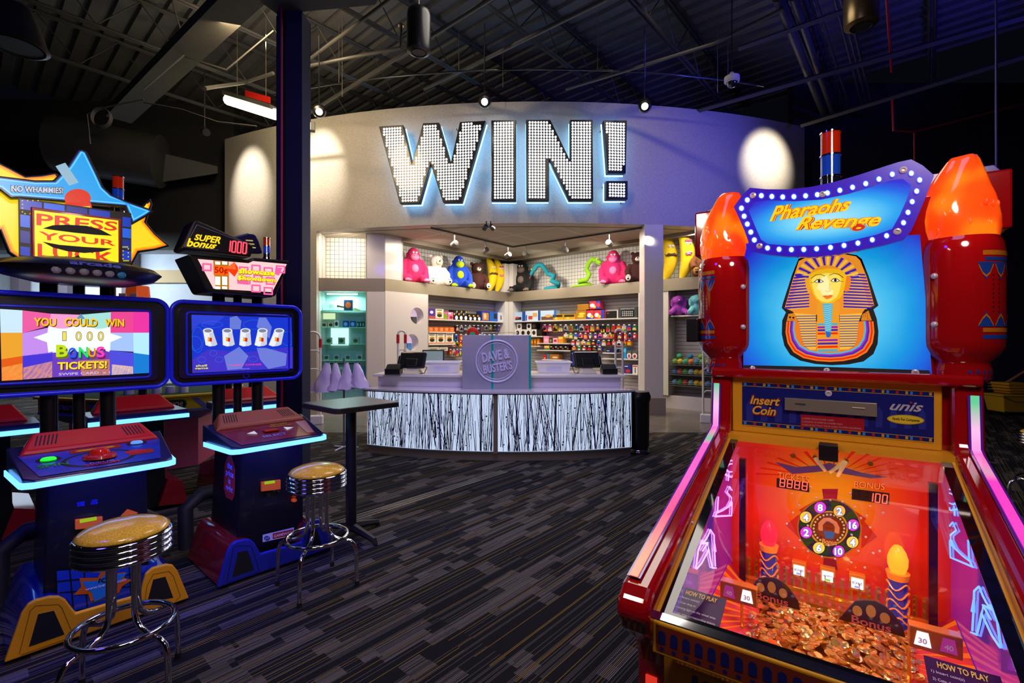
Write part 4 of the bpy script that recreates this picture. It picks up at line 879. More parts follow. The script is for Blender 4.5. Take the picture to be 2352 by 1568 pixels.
MB().hexa([a.lerp(b_, .5)-sd+Vector((0,0,.15)), b_-sd+Vector((0,0,.15)), b_-sd*.9+Vector((0,0,.15)), a.lerp(b_, .5)-sd*.9+Vector((0,0,.15))], [v+Vector((0,0,.12)) for v in (a.lerp(b_, .5)-sd+Vector((0,0,.15)), b_-sd+Vector((0,0,.15)), b_-sd*.9+Vector((0,0,.15)), a.lerp(b_, .5)-sd*.9+Vector((0,0,.15)))]).build('warning_label', mat('label_red', '#a01408', .5), t)
lamp('POINT', 'fluorescent_light', tuple(a.lerp(b_, .5)+Vector((0,-.1,-.25))), (1, .85, .45), 60, size=.15)
t = thing('box_floodlight', 'small bright box floodlight right of the black column', 'light'); p = at(711, 289, 9.2)
MB().cbox(p+Vector((0,.04,0)), (.17, .12, .17), rz=.4).build('housing', GP, t, bevel=.01)
MB().cbox(p+Vector((-.03,-.035,-.01)), (.12, .02, .13), rz=.4).build('lens', glow('flood', (1, .9, .5), 3), t)
MB().tube([p+Vector((0,.04,.08)), Vector((p.x, p.y+.04, 7.7))], .008, 5).build('stem', BLK, t)

# black steel column with pipes
MB().box(-.125, .125, -.1, .1, 0, 4.86).build('column', mat('column_paint', (.012, .012, .03), .65, spec=.2), bevel=.004)
col = C.objects['column']; p = at(672, 700, 4.75); col.location = (p.x-.035, p.y+.11, 0); setp(col, 'tall black steel column beside the right arcade cabinet', 'column')
for dx, r, c_, lab in ((-.19, .02, DRK, 'thin black conduit left of the black column'), (-.095, .013, mat('maroon', (.25, .01, .03), .4), 'thin dark red pipe on the black column')):
    pipe('conduit', [(p.x+dx, p.y-.03 if dx > -.12 else p.y+.1, 0), (p.x+dx, p.y-.03 if dx > -.12 else p.y+.1, 4.86)], r, c_, lab, 'pipe')

# ================================================================ redemption counter
def circ3(p, q, r):
    ax, ay, bx, by, cx, cy = *p, *q, *r; d = 2*(ax*(by-cy)+bx*(cy-ay)+cx*(ay-by))
    ux = ((ax*ax+ay*ay)*(by-cy)+(bx*bx+by*by)*(cy-ay)+(cx*cx+cy*cy)*(ay-by))/d; uy = ((ax*ax+ay*ay)*(cx-bx)+(bx*bx+by*by)*(ax-cx)+(cx*cx+cy*cy)*(bx-ax))/d
    return ux, uy, math.hypot(ax-ux, ay-uy)
pl, pc, pr = onfloor(846, 1039), onfloor(1140, 1057.5), onfloor(1449, 1046)
kx, ky, kr = circ3(pl[:2], pc[:2], pr[:2])
a0 = math.atan2(pl.y-ky, pl.x-kx); a1 = math.atan2(pr.y-ky, pr.x-kx); am = (a0+a1)/2
def cfn(s, z, d): return (kx+(kr+d)*math.cos(am+s/kr), ky+(kr+d)*math.sin(am+s/kr), z)   # s along the arc, d towards the viewer
SL = kr*(a1-a0)/2
def arcslab(s0, s1, d0, d1, z0, z1, n=36):
    ss = [s0+(s1-s0)*i/(n-1) for i in range(n)]
    return MB().hexa([cfn(s, z0, d1) for s in ss]+[cfn(s, z0, d0) for s in reversed(ss)], [cfn(s, z1, d1) for s in ss]+[cfn(s, z1, d0) for s in reversed(ss)])
CT = thing('redemption_counter', 'curved redemption counter with backlit branch pattern front panels', 'counter')
arcslab(-SL, SL, -.55, 0, 0, .10).build('kick_plate', STEEL, CT, smooth=30)
arcslab(-SL, SL, -.5, .015, .10, .885).build('counter_body', mat('counter_core', (.1, .1, .12), .5), CT, smooth=30)
g = MB(); g.v, g.f, g.m = [], [], []
GL = mat('ledge_top', (.6, .58, .66), .15, coat=.5)
arcslab(-SL-.03, SL+.03, -.6, .06, .885, .907).build('ledge', GL, CT, smooth=30)
arcslab(-SL-.03, SL+.03, -.02, .066, .872, .884).build('ledge_trim', BLK, CT, smooth=30)
PANEL = glow('backlit_panel', (.55, .66, .86), .95); DK = mat('branch_print', (.022, .022, .04), .12, coat=.5); GRN = mat('branch_green', (.02, .05, .05), .12); IND = mat('branch_indigo', (.03, .03, .16), .12)
for k, (s0, s1, nm) in enumerate(((-SL+.01, -.03, 'left'), (.03, SL-.01, 'right'))):
    o = arcslab(s0, s1, .015, .03, .125, .872).build('front_panel', PANEL, CT, smooth=30)
    g = MB(); rr2 = random.Random(5+k); L = s1-s0
    for i in range(240):
        x = s0+.01+rr2.random()*(L-.02); ln = rr2.gauss(0, .055); wd = rr2.choice([.003, .0035, .004, .005, .006, .008, .011]) ; za = .13 if rr2.random() < .7 else rr2.uniform(.13, .5); zb = .868 if rr2.random() < .75 else rr2.uniform(.5, .86)
        xb = min(s1-.005, max(s0+.005, x+ln*(zb-za)/.5)); w2 = wd*rr2.uniform(.25, .9); mi = rr2.choice([0,0,0,2,2,1])
        if rr2.random() < .12: wd *= 1.9; w2 = wd
        q = [(x-wd/2, za), (x+wd/2, za), (xb+w2/2, zb), (xb-w2/2, zb)]
        q = [(min(s1, max(s0, a_)), z_) for a_, z_ in q]
        g.flat(q, cfn, .0315+rr2.random()*.0012, mi)
    for i in range(48):
        x = rr2.uniform(s0+.03, s1-.03); z = rr2.uniform(.15, .85); r_ = rr2.choice([.008, .011, .014]); a_ = rr2.uniform(0, .6)
        g.flat(ellp(x, z, r_, r_, 4, a_), cfn, .033, 0)
    g.build('branch_print', [DK, GRN, IND], o, kind='stuff')
arcslab(-.03, .03, .0, .036, .10, .872, 4).build('center_mullion', STEEL, CT)
# raised transaction top
tl, tm, tr = Vector((-2.03, 7.02, 0)), Vector((-.2, 6.78, 0)), Vector((1.62, 6.86, 0))
def tops(off0, off1, ext, z0, z1, nm, m_):
    f_ = [tl+Vector((-ext, off0, 0)), tm+Vector((0, off0, 0)), tr+Vector((ext, off0, 0))]; b2 = [tr+Vector((ext, off1, 0)), tm+Vector((0, off1, 0)), tl+Vector((-ext, off1, 0))]
    q = f_+b2; MB().hexa([v+Vector((0,0,z0)) for v in q], [v+Vector((0,0,z1)) for v in q]).build(nm, m_, CT, bevel=.004)
UP = mat('counter_laminate', (.66, .62, .70), .25, coat=.4)
tops(.02, .62, -.06, .907, 1.05, 'raised_shelf', UP); tops(-.03, .7, 0, 1.05, 1.085, 'counter_top', WHT)
MB().box(-2.0, 1.6, 7.45, 7.62, 0, 1.05).build('counter_back', UP, CT)
# logo sign
SGN = thing('logo_sign', 'iridescent square panel with round embossed logo at the counter middle', 'sign', (-.212, 6.62, .907), 0)
m, nt, b = nodemat('holographic', .25); b.inputs['Metallic'].default_value = .25
tc = nt.nodes.new('ShaderNodeTexCoord'); n1 = nt.nodes.new('ShaderNodeTexNoise'); n1.inputs['Scale'].default_value = 2.2; nt.links.new(tc.outputs['Object'], n1.inputs['Vector'])
nt.links.new(ramp(nt, n1.outputs['Fac'], [(.3, (.3, .32, .42)), (.5, (.38, .38, .48)), (.7, (.44, .36, .44))]), b.inputs['Base Color']); HOLO = m
g = MB(); g.box(-.475, .475, 0, .1, 0, .745); g.build('panel', HOLO, SGN, bevel=.004)
fn = front(0); g = MB(); g.tube([(.285*math.cos(t), -.002, .385+.285*math.sin(t)) for t in [2*PI*i/48 for i in range(48)]], .013, 8, closed=True)
g.tube([(.25*math.cos(t), 0, .385+.25*math.sin(t)) for t in [2*PI*i/48 for i in range(48)]], .005, 6, closed=True)
g.build('logo_ring', mat('holo_light', (.62, .58, .82), .18, .1, coat=.5), SGN, smooth=60)
SLT = lambda a, b_: (a*math.cos(.17)-(b_-.385)*math.sin(.17), .385+a*math.sin(.17)+(b_-.385)*math.cos(.17))
for wd, a_, b1, b2, c_ in (('DAVE &', -.2, .2, .4, .53), ('BUSTER\'S', -.215, .215, .25, .375)):
    pass
def raised(parent, name, body, fn, a0, b0, a1, b1, th, m_, bold=.02, shear=0, warp=None, lab=None):
    vs, fs = textmesh(body, bold, shear); A = [v[0] for v in vs]; B = [v[1] for v in vs]; x0, x1, y0, y1 = min(A), max(A), min(B), max(B)
    q = []
    for x, y in vs:
        a = a0+(x-x0)/(x1-x0)*(a1-a0); b3 = b0+(y-y0)/(y1-y0)*(b1-b0)
        if warp: a, b3 = warp(a, b3)
        q.append((a, b3))
    g = MB(); n = len(q); ec = {}
    for f_ in fs:
        for i in range(len(f_)):
            e = (f_[i], f_[(i+1) % len(f_)]); ec[e] = 1
    side = [e for e in ec if (e[1], e[0]) not in ec]
    g._a([fn(a, b3, th) for a, b3 in q]+[fn(a, b3, 0) for a, b3 in q], list(fs)+[(e[0], n+e[0], n+e[1], e[1]) for e in side])
    return g.build(name, m_, parent, label=lab)
LTM = mat('holo_letter', (.62, .58, .82), .2, .1, coat=.5)
raised(SGN, 'lettering', 'DAVE &', fn, -.19, .395, .19, .535, .012, LTM, .03, 0, SLT); raised(SGN, 'lettering', "BUSTER'S", fn, -.2, .24, .2, .365, .012, LTM, .03, 0, SLT)
g = MB(); 
g.flat([(-.075,0),(-.045,0),(-.045,.744),(-.075,.744)], fn, .001); g.flat([(.445,0),(.474,0),(.474,.744),(.445,.744)], fn, .001)
g.build('teal_streak', mat('teal_foil', (.0, .45, .38), .15, .3), SGN)
g = MB(); g.tube([(-.25, .3, 0), (-.22, .3, .84), (.28, .3, .84), (.25, .3, 0)], .014, 8); o = g.build('monitor_bracket', WHT, smooth=60); o.location = (-.212, 6.62, 1.085-.0); o.scale = (1,1,.72); setp(o, 'white tubular bracket behind the logo sign', 'bracket')
o = MB().ball((0,0,0), (.09, .06, .09), n=14).build('toy_wig', mat('red_foil', '#c01810', .6, bump=.5), smooth=180); o.location = at(1086, 764, 7.5); setp(o, 'round red toy seen above the logo sign', 'toy')
MB().lathe([(0,0),(.045,0),(.045,.02),(0,.02)], 16, (0,-.06,-.03), ax='y').build('color_swirl', pm('#20a060'), o); MB().tube([(0,0,-.05),(0,0,-.70)], .01, 6).build('stand', CH, o)
# registers etc
def tub(px, py, w_, lab):
    p = onfloor(px, py, 1.085); t = thing('plastic_tub', lab, 'tub', tuple(p+Vector((0, .2, 0))), 0)
    m_ = mat('frosted_plastic', (.75, .75, .8), .35, alpha=.72); a, b1, h_ = w_/2, .19, .17; tp = .88; g = MB()
    o_ = [(-a*tp,-b1*tp,0),(a*tp,-b1*tp,0),(a*tp,b1*tp,0),(-a*tp,b1*tp,0)]; T_ = [(-a,-b1,h_),(a,-b1,h_),(a,b1,h_),(-a,b1,h_)]
    g._a(o_+T_, [(3,2,1,0)]+[(i,(i+1)%4,4+(i+1)%4,4+i) for i in range(4)]); g.build('tub_body', m_, t)
    g = MB(); e = .018
    for (x0,x1,y0,y1) in ((-a-e,a+e,-b1-e,-b1),(-a-e,a+e,b1,b1+e),(-a-e,-a,-b1,b1),(a,a+e,-b1,b1)): g.box(x0,x1,y0,y1,h_-.012,h_+.006)
    g.build('rim', mat('frosted_rim', (.8, .8, .85), .3), t, bevel=.003)
    MB().box(-a*.45, a*.45, -b1*.93, -b1*.92, .04, .12).build('label_pocket', mat('frosted_label', (.6, .62, .8), .3), t)
tub(1014, 858, .5, 'frosted plastic tub on the counter left of the logo sign'); tub(1273, 858, .5, 'frosted plastic tub on the counter right of the logo sign')
def pos(px, py, lab, mir=1):
    p = onfloor(px, py, 1.085); t = thing('cash_register', lab, 'cash register', tuple(p+Vector((0, .15, 0))), -.15*mir); t.scale = (mir, 1, 1)
    g = MB(); g.hexa([(-.13,-.12,0),(.13,-.12,0),(.13,.14,0),(-.13,.14,0)], [(-.06,-.02,.1),(.07,-.02,.1),(.07,.1,.1),(-.06,.1,.1)]); g.build('base', mat('beige_plastic', (.5,.46,.36), .35), t, bevel=.015)
    M_ = Matrix.Rotation(-.5, 3, 'X'); g = MB(); g.cbox((0, .02, .2), (.4, .06, .26), M=M_); g.build('screen_back', BLK, t, bevel=.025, seg=3)
    g = MB(); g.cbox((0, -.03, .17), (.2, .06, .12), M=M_); g.cbox((-.19, -.0, .19), (.05, .07, .16), M=M_); g.build('housing', BLK, t, bevel=.02)
    MB().box(-.19, .2, .06, .12, .285, .3).build('top_edge', mat('grey_edge', (.35, .33, .3), .3), t)
    MB().tube([(.17,-.02,.12),(.24,-.05,.1),(.22,-.1,.02),(.16,-.12,.01)], .006, 6).build('cable', BLK, t)
pos(942, 860, 'black touchscreen cash register at the left of the counter'); pos(1352, 859, 'black touchscreen cash register at the right of the counter', -1)
def printer(px, py, lab):
    p = onfloor(px, py, 1.085); t = thing('receipt_printer', lab, 'printer', tuple(p+Vector((0, .12, 0))), 0)
    MB().box(-.11, .11, -.11, .11, 0, .09).build('lower_case', BLK, t, bevel=.012); MB().hexa([(-.1,-.09,.09),(.1,-.09,.09),(.1,.1,.09),(-.1,.1,.09)], [(-.09,-.03,.15),(.09,-.03,.15),(.09,.09,.15),(-.09,.09,.15)]).build('lid', BLKM, t, bevel=.01)
printer(900, 861, 'black receipt printer at the left end of the counter'); printer(1402, 860, 'black receipt printer at the right end of the counter')
def mon(px, py, Y, w_, h_, c_, lab):
    p = at(px, py, Y); t = thing('monitor', lab, 'monitor', tuple(p), 0)
    MB().box(-w_/2, w_/2, 0, .04, 0, h_).build('bezel', BLKM, t, bevel=.006); MB().box(-w_/2+.02, w_/2-.02, -.004, .0, .02, h_-.02).build('screen', glow('screen_'+c_.strip('#'), c_, .8), t)
    MB().box(-.03, .03, .02, .06, -.25, .05).build('stand', BLKM, t)
mon(995, 838, 7.9, .36, .25, '#7a8890', 'grey monitor standing behind the left tub'); mon(1334, 842, 7.9, .34, .27, '#2a2a70', 'dark blue monitor left of the right register')
MB().box(-1.75, 1.4, 7.9, 8.4, 0, 1.0).box(-1.78, 1.43, 7.87, 8.43, 1.0, 1.04).build('back_counter', UP, tag=('low white work counter behind the registers', 'counter'), bevel=.005)
# security gates
GW = mat('gate_white', (.55, .52, .52), .35); RD = mat('gate_red', (.4, .01, .02), .35)
def gate(p, rz, w_, h_, lab):
    t = thing('security_gate', lab, 'security gate', tuple(p), rz, 'anti theft gates'); 
    loop = [(-w_/2, 0, .15), (-w_/2, 0, h_-w_/2)] + [(w_/2*math.cos(a), 0, h_-w_/2+w_/2*math.sin(a)) for a in [PI-PI*i/10 for i in range(11)]] + [(w_/2, 0, h_-w_/2), (w_/2, 0, .15)]
    MB().tube(loop, .02, 8).build('loop', GW, t, smooth=60)
    for z in (h_*.35, h_*.6, h_*.8):
        MB().tube([(-w_/2, 0, z-.05), (-w_/4, 0, z), (w_/4, 0, z), (w_/2, 0, z-.05)], .014, 8).build('crossbar', GW, t, smooth=60)
    for q in (-1, 1): MB().tube([(q*w_/2, 0, h_-w_/2-.16), (q*w_/2, 0, h_-w_/2)], .028, 10).build('red_sleeve', RD, t, smooth=60)
    MB().box(-w_/2-.05, w_/2+.05, -.07, .07, 0, .17).build('base', GW, t, bevel=.02)
gate((-3.72, 8.95, 0), .25, .26, 1.73, 'white anti theft gate with red sleeves beside the left glass case')
gate((-2.05, 8.9, 0), .5, .14, 1.75, 'white anti theft gate with red sleeves behind the left register')
gate((1.99, 8.9, 0), -.3, .13, 1.78, 'white anti theft gate with red sleeves behind the right register')
gate((3.75, 9.1, 0), -.5, .22, 1.75, 'white anti theft gate beside the left edge of the pusher game')
# trash bin
p = onfloor(1469, 1043); t = thing('trash_bin', 'round black trash bin at the right end of the counter', 'trash bin', (p.x+.02, p.y+.12, 0))
MB().lathe([(0,.06),(.13,.06),(.14,.1),(.15,.72),(.165,.75),(.165,.8),(.14,.86),(0,.87)], 24).build('bin_body', BLK, t, smooth=50)
for z in (.02, .045): MB().lathe([(.13, z-.01), (.145, z), (.13, z+.01)], 24).build('chrome_band', CH, t, smooth=180)
# rack of plastic bags
p = onfloor(790, 1030); t = thing('bag_rack', 'slim floor stand behind the square table carrying plastic bags', 'stand', tuple(p))
MB().tube([(0,0,.02),(0,0,1.32)], .014, 8).build('pole', mat('rack_grey', (.2,.2,.24), .3, .6), t, smooth=60)
for a in (.2, 2.6, 4.4): MB().tube([(0,0,.03),(.2*math.cos(a), .2*math.sin(a), .012)], .013, 6).build('foot', WHT, t)
MB().tube([(-.25,0,1.24),(.24,0,1.24)], .01, 6).build('crossbar', BLK, t)
BAG = mat('bag_plastic', (.68, .58, .82), .3, alpha=.92)
for i, (x, w_, hl_, lab) in enumerate(((-.24, .28, .42, 'crumpled pale bag at the left end of the rack'), (-.12, .2, .40, 'pale plastic bag second on the rack'), (.04, .2, .38, 'pale plastic bag in the middle of the rack'), (.18, .24, .36, 'pale plastic bag at the right end of the rack'))):
    g = MB(); n = 7; q = random.Random(i); rows_ = []
    for k in range(n):
        f_ = k/(n-1); ww = w_*(.18+.95*f_)+.02; ring = []
        for j in range(14):
            a = 2*PI*j/14; r_ = 1+q.uniform(-.34, .34)*f_
            ring.append((x+ww/2*math.cos(a)*r_+(.0-.08*f_ if i == 0 else .06*f_*(i == 3)), (.035+.05*f_)*math.sin(a)*r_, 1.25-hl_*f_+q.uniform(-.01, .01)))
        rows_.append(ring)
    vs = [v for r_ in rows_ for v in r_]; fs = [(k*14+j, k*14+(j+1)%14, (k+1)*14+(j+1)%14, (k+1)*14+j) for k in range(n-1) for j in range(14)]
    g._a(vs, fs); o = g.build('plastic_bag', BAG, smooth=50); o.location = p; setp(o, lab, 'bag', 'plastic bags on the rack')

# square bar table
p = Vector((-1.30, 3.87, 0)); t = thing('bar_table', 'tall square black pedestal table beside the column', 'table', tuple(p), AXA)
o = MB(); o.prism(rrect(-.28, -.28, .28, .28, .05), lambda a, b_, d: (a, b_, d), 1.055, 1.09); o.build('table_top', mat('table_laminate', (.07, .085, .085), .32), t, bevel=.004)
MB().prism(rrect(-.284, -.284, .284, .284, .05), lambda a, b_, d: (a, b_, d), 1.05, 1.084).build('edge_band', BLKM, t)
MB().tube([(0,0,.06),(0,0,1.05)], .042, 18).build('pole', mat('pole_black', (.01,.01,.015), .4), t, smooth=40)
for k in range(4):
    a = k*PI/2+.15; c_, s_ = math.cos(a), math.sin(a)
    MB().tube([(.02*c_, .02*s_, .085), (.16*c_, .16*s_, .06), (.27*c_, .27*s_, .035), (.285*c_, .285*s_, .0)], [.035,.028,.024,.02], 6).build('foot', BLKM, t)

# bar stools
GOLD, nt, b = nodemat('gold_vinyl', .22); b.inputs['Coat Weight'].default_value = .6; b.inputs['Coat Roughness'].default_value = .08
tc = nt.nodes.new('ShaderNodeTexCoord'); n1 = nt.nodes.new('ShaderNodeTexNoise'); n1.inputs['Scale'].default_value = 160; nt.links.new(tc.outputs['Object'], n1.inputs['Vector'])
nt.links.new(ramp(nt, n1.outputs['Fac'], [(.3, (.62, .32, .02)), (.7, (.95, .6, .08))]), b.inputs['Base Color'])
def stool(loc, rz, lab):
    t = thing('bar_stool', lab, 'stool', loc, rz, 'chrome bar stools with gold seats')
    MB().lathe([(0,.785),(.06,.783),(.12,.772),(.155,.757),(.17,.744),(.168,.735),(.15,.73)], 40).build('cushion', GOLD, t, smooth=180)
    prof = []
    for k in range(4):
        z = .735-.026*k
        prof += [(.172, z), (.181, z-.005), (.183, z-.010), (.181, z-.016), (.172, z-.020), (.168, z-.023)]
    prof += [(.16, .63), (0, .63)]
    MB().lathe(prof, 48).build('seat_band', CH, t, smooth=60)
    MB().lathe([(0,.635),(.09,.632),(.085,.615),(0,.612)], 24).build('swivel_plate', DRK, t, smooth=40)
    for k in range(4):
        a = PI/4+k*PI/2; c_, s_ = math.cos(a), math.sin(a); P_ = []
        for r_, z in ((.062,.63),(.062,.42),(.064,.38),(.075,.345),(.1,.318),(.14,.300),(.19,.292),(.215,.286),(.238,.268),(.25,.235),(.255,.19),(.26,.0)):
            P_.append((r_*c_, r_*s_, z))
        MB().tube(P_, .0125, 12).build('leg', CH, t, smooth=70)
        MB().tube([(.26*c_, .26*s_, 0), (.26*c_, .26*s_, .03)], .0145, 12).build('foot_cap', BLKM, t, smooth=40)
    MB().tube([(.186*math.cos(x), .186*math.sin(x), .317) for x in [2*PI*i/40 for i in range(40)]], .0125, 12, closed=True).build('foot_ring', CH, t, smooth=180)
    return t
s1 = stool((-1.742, 2.15, 0), .52, 'chrome bar stool with gold seat in front of the star game, nearest')
dup(s1, (-1.268, 3.115, 0), .785, 'chrome bar stool with gold seat between the right cabinet and the square table')
dup(s1, (4.86, 4.35, 0), .3, 'chrome bar stool with gold seat at the right edge of the picture')

# mop bucket
p = onfloor(2335, 955); YB = mat('yellow_plastic', (.75, .42, .02), .45); t = thing('mop_bucket', 'yellow wheeled mop bucket with wringer at the far right', 'bucket', (p.x, p.y+.2, 0))
g = MB(); g.hexa([(-.24,-.18,.07),(.26,-.18,.07),(.26,.18,.07),(-.24,.18,.07)], [(-.3,-.22,.42),(.32,-.22,.42),(.32,.22,.42),(-.3,.22,.42)]); g.box(-.33,.35,-.24,.24,.40,.44); g.build('bucket', YB, t, bevel=.02)
g = MB(); g.hexa([(-.1,-.17,.46),(.3,-.17,.46),(.3,.17,.46),(-.1,.17,.46)], [(-.16,-.2,.68),(.33,-.2,.68),(.33,.2,.68),(-.16,.2,.68)])
for k in range(3): g.box(-.2, .35, -.21, .21, .52+k*.06, .53+k*.06)
g.build('wringer', YB, t, bevel=.01)
MB().tube([(0,0,.68),(.5,0,.98)], .025, 8).build('handle', mat('wood_handle', (.4, .2, .08), .5), t)
MB().tube([(-.3,-.23,.4),(-.1,-.27,.3),(.2,-.27,.3),(.32,-.23,.4)], .006, 6).build('bail', BLK, t)
for x in (-.2, .22):
    for y in (-.17, .17): MB().tube([(x, y-.015, .045), (x, y+.015, .045)], .045, 14).build('caster', BLKM, t, smooth=40)

# hanging speakers and camera
def pend(p, prof, m_, name, lab, rod):
    t = thing(name, lab, 'speaker', tuple(p)); MB().lathe(prof, 32).build('housing', m_, t, smooth=50); MB().tube([(0,0,prof[-1][1]),(0,0,rod)], .01, 6).build('hanger', STEEL, t)
    MB().lathe([(0, prof[0][1]+.004), (prof[0][0]*.9, prof[0][1]+.004), (prof[0][0]*.95, prof[0][1]-.006)], 32).build('grille', mat('speaker_grille', (.02,.02,.025), .5), t, smooth=40)
pend(at(962, 122, 5.6), [(.09,0),(.135,.02),(.14,.06),(.14,.42),(.13,.48),(.08,.52),(0,.53)], BLK, 'pendant_speaker', 'black cylinder speaker hanging above the letter W', 4.2-.0)
pend(at(36, 108, 4.3), [(.2,0),(.23,.01),(.21,.05),(.17,.2),(.12,.34),(.05,.4),(0,.41)], BLK, 'pendant_speaker', 'black bell shaped speaker at the upper left corner', 3.6)
pend(at(1978, 62, 5.0), [(.1,0),(.15,.02),(.155,.06),(.155,.4),(.1,.46),(0,.47)], mat('brassy', (.25,.18,.08), .3, .8), 'pendant_speaker', 'brass coloured cylinder speaker at the upper right', 3.0)
t = thing('security_camera', 'white dome security camera hanging over the fascia', 'camera', tuple(at(1681, 190, 7.6)))
MB().lathe([(.085,0),(.115,.02),(.115,.09),(.05,.12),(.03,.16),(0,.165)], 24).build('housing', WHT, t, smooth=50)
MB().lathe([(.08,.0),(.07,-.045),(.04,-.07),(0,-.078)], 20).build('dome', mat('dark_dome', (.01,.01,.015), .05, coat=1), t, smooth=180)
MB().tube([(0,0,.16),(0,0,2.2)], .008, 6).build('rod', BLK, t)
# ================================================================ arcade cabinets at the left
G1 = Frame(-2.258, 2.632, AXA); G2 = Frame(-2.258+.93*.655, 2.632+.93*.756, AXA)
BTR = mat('blue_trim', (.01, .015, .7), .3, coat=.3, em=.16); NVP = mat('navy_plastic', (.01, .01, .06), .3, coat=.3)  # blue trim emits faintly, put in for its blacklight glow
LEDM = glow('led_strip', (.13, .42, 1), 2.3); 
Z4 = lambda x, y: (x/2.4958, 940+y/2.4958)
Z2 = lambda x, y: (x/4.127, 650+y/4.127)
ZA = lambda x, y: (x/4.127, 320+y/4.127)
Z3 = lambda x, y: (340+x/3.733, 480+y/3.733)
Z5 = lambda x, y: (320+x/2.903, 880+y/2.903)
class Fr2:                                     # artwork accumulator: traced outlines laid on a panel of the machine, at its own depth
    def __init__(s, fr, zf, v): s.g = MB(); s.fr, s.zf, s.v = fr, zf, v; s.fn = front(v); s.mats = []
    def mi(s, m_):
        if m_ not in s.mats: s.mats.append(m_)
        return s.mats.index(m_)
    def pt(s, x, y): return s.fr.uz(*s.zf(x, y), s.v)
    def poly(s, pts, m_, d=.002): s.g.flat([s.pt(*p) for p in pts], s.fn, d, s.mi(m_)); return s
    def thick(s, pts, m_, d0, d1): s.g.prism([s.pt(*p) for p in pts], s.fn, d0, d1, s.mi(m_)); return s
    def ell(s, x, y, rx, ry, m_, d=.003, n=20, rot=0): return s.poly(ellp(x, y, rx, ry, n, rot), m_, d)
    def line(s, pts, m_, wd, d=.004, closed=False): s.g.line([s.pt(*p) for p in pts], s.fn, wd, d, s.mi(m_), closed); return s
    def text(s, body, x0, y0, x1, y1, m_, d=.005, bold=.01, shear=0):   # box given by its left-bottom and right-top in the tracing; sheared to follow the panel
        (a0, b0), (a1, b1) = s.pt(x0, y0), s.pt(x1, y1); s.g.text(body, s.fn, a0, b0, a1, b1, d, s.mi(m_), bold, shear); return s
    def text4(s, body, q, m_, d=.005, bold=.01, shear=0, arch=0):   # four traced corners: lb, rb, rt, lt
        Q = [s.pt(*p) for p in q]
        def wp(a, b_):
            e = 0; b2 = b_ + arch*4*a*(1-a)*(0)
            x = (1-a)*(1-b2)*Q[0][0]+a*(1-b2)*Q[1][0]+a*b2*Q[2][0]+(1-a)*b2*Q[3][0]; y = (1-a)*(1-b2)*Q[0][1]+a*(1-b2)*Q[1][1]+a*b2*Q[2][1]+(1-a)*b2*Q[3][1]
            return x, y
        s.g.text(body, s.fn, 0, 0, 1, 1, d, s.mi(m_), bold, shear, warp=wp); return s
    def done(s, name, parent, **kw): return s.g.build(name, s.mats, parent, **kw)
def G(c, s=1.0): return glow('g_'+c.strip('#')+('_%g' % s), c, s)
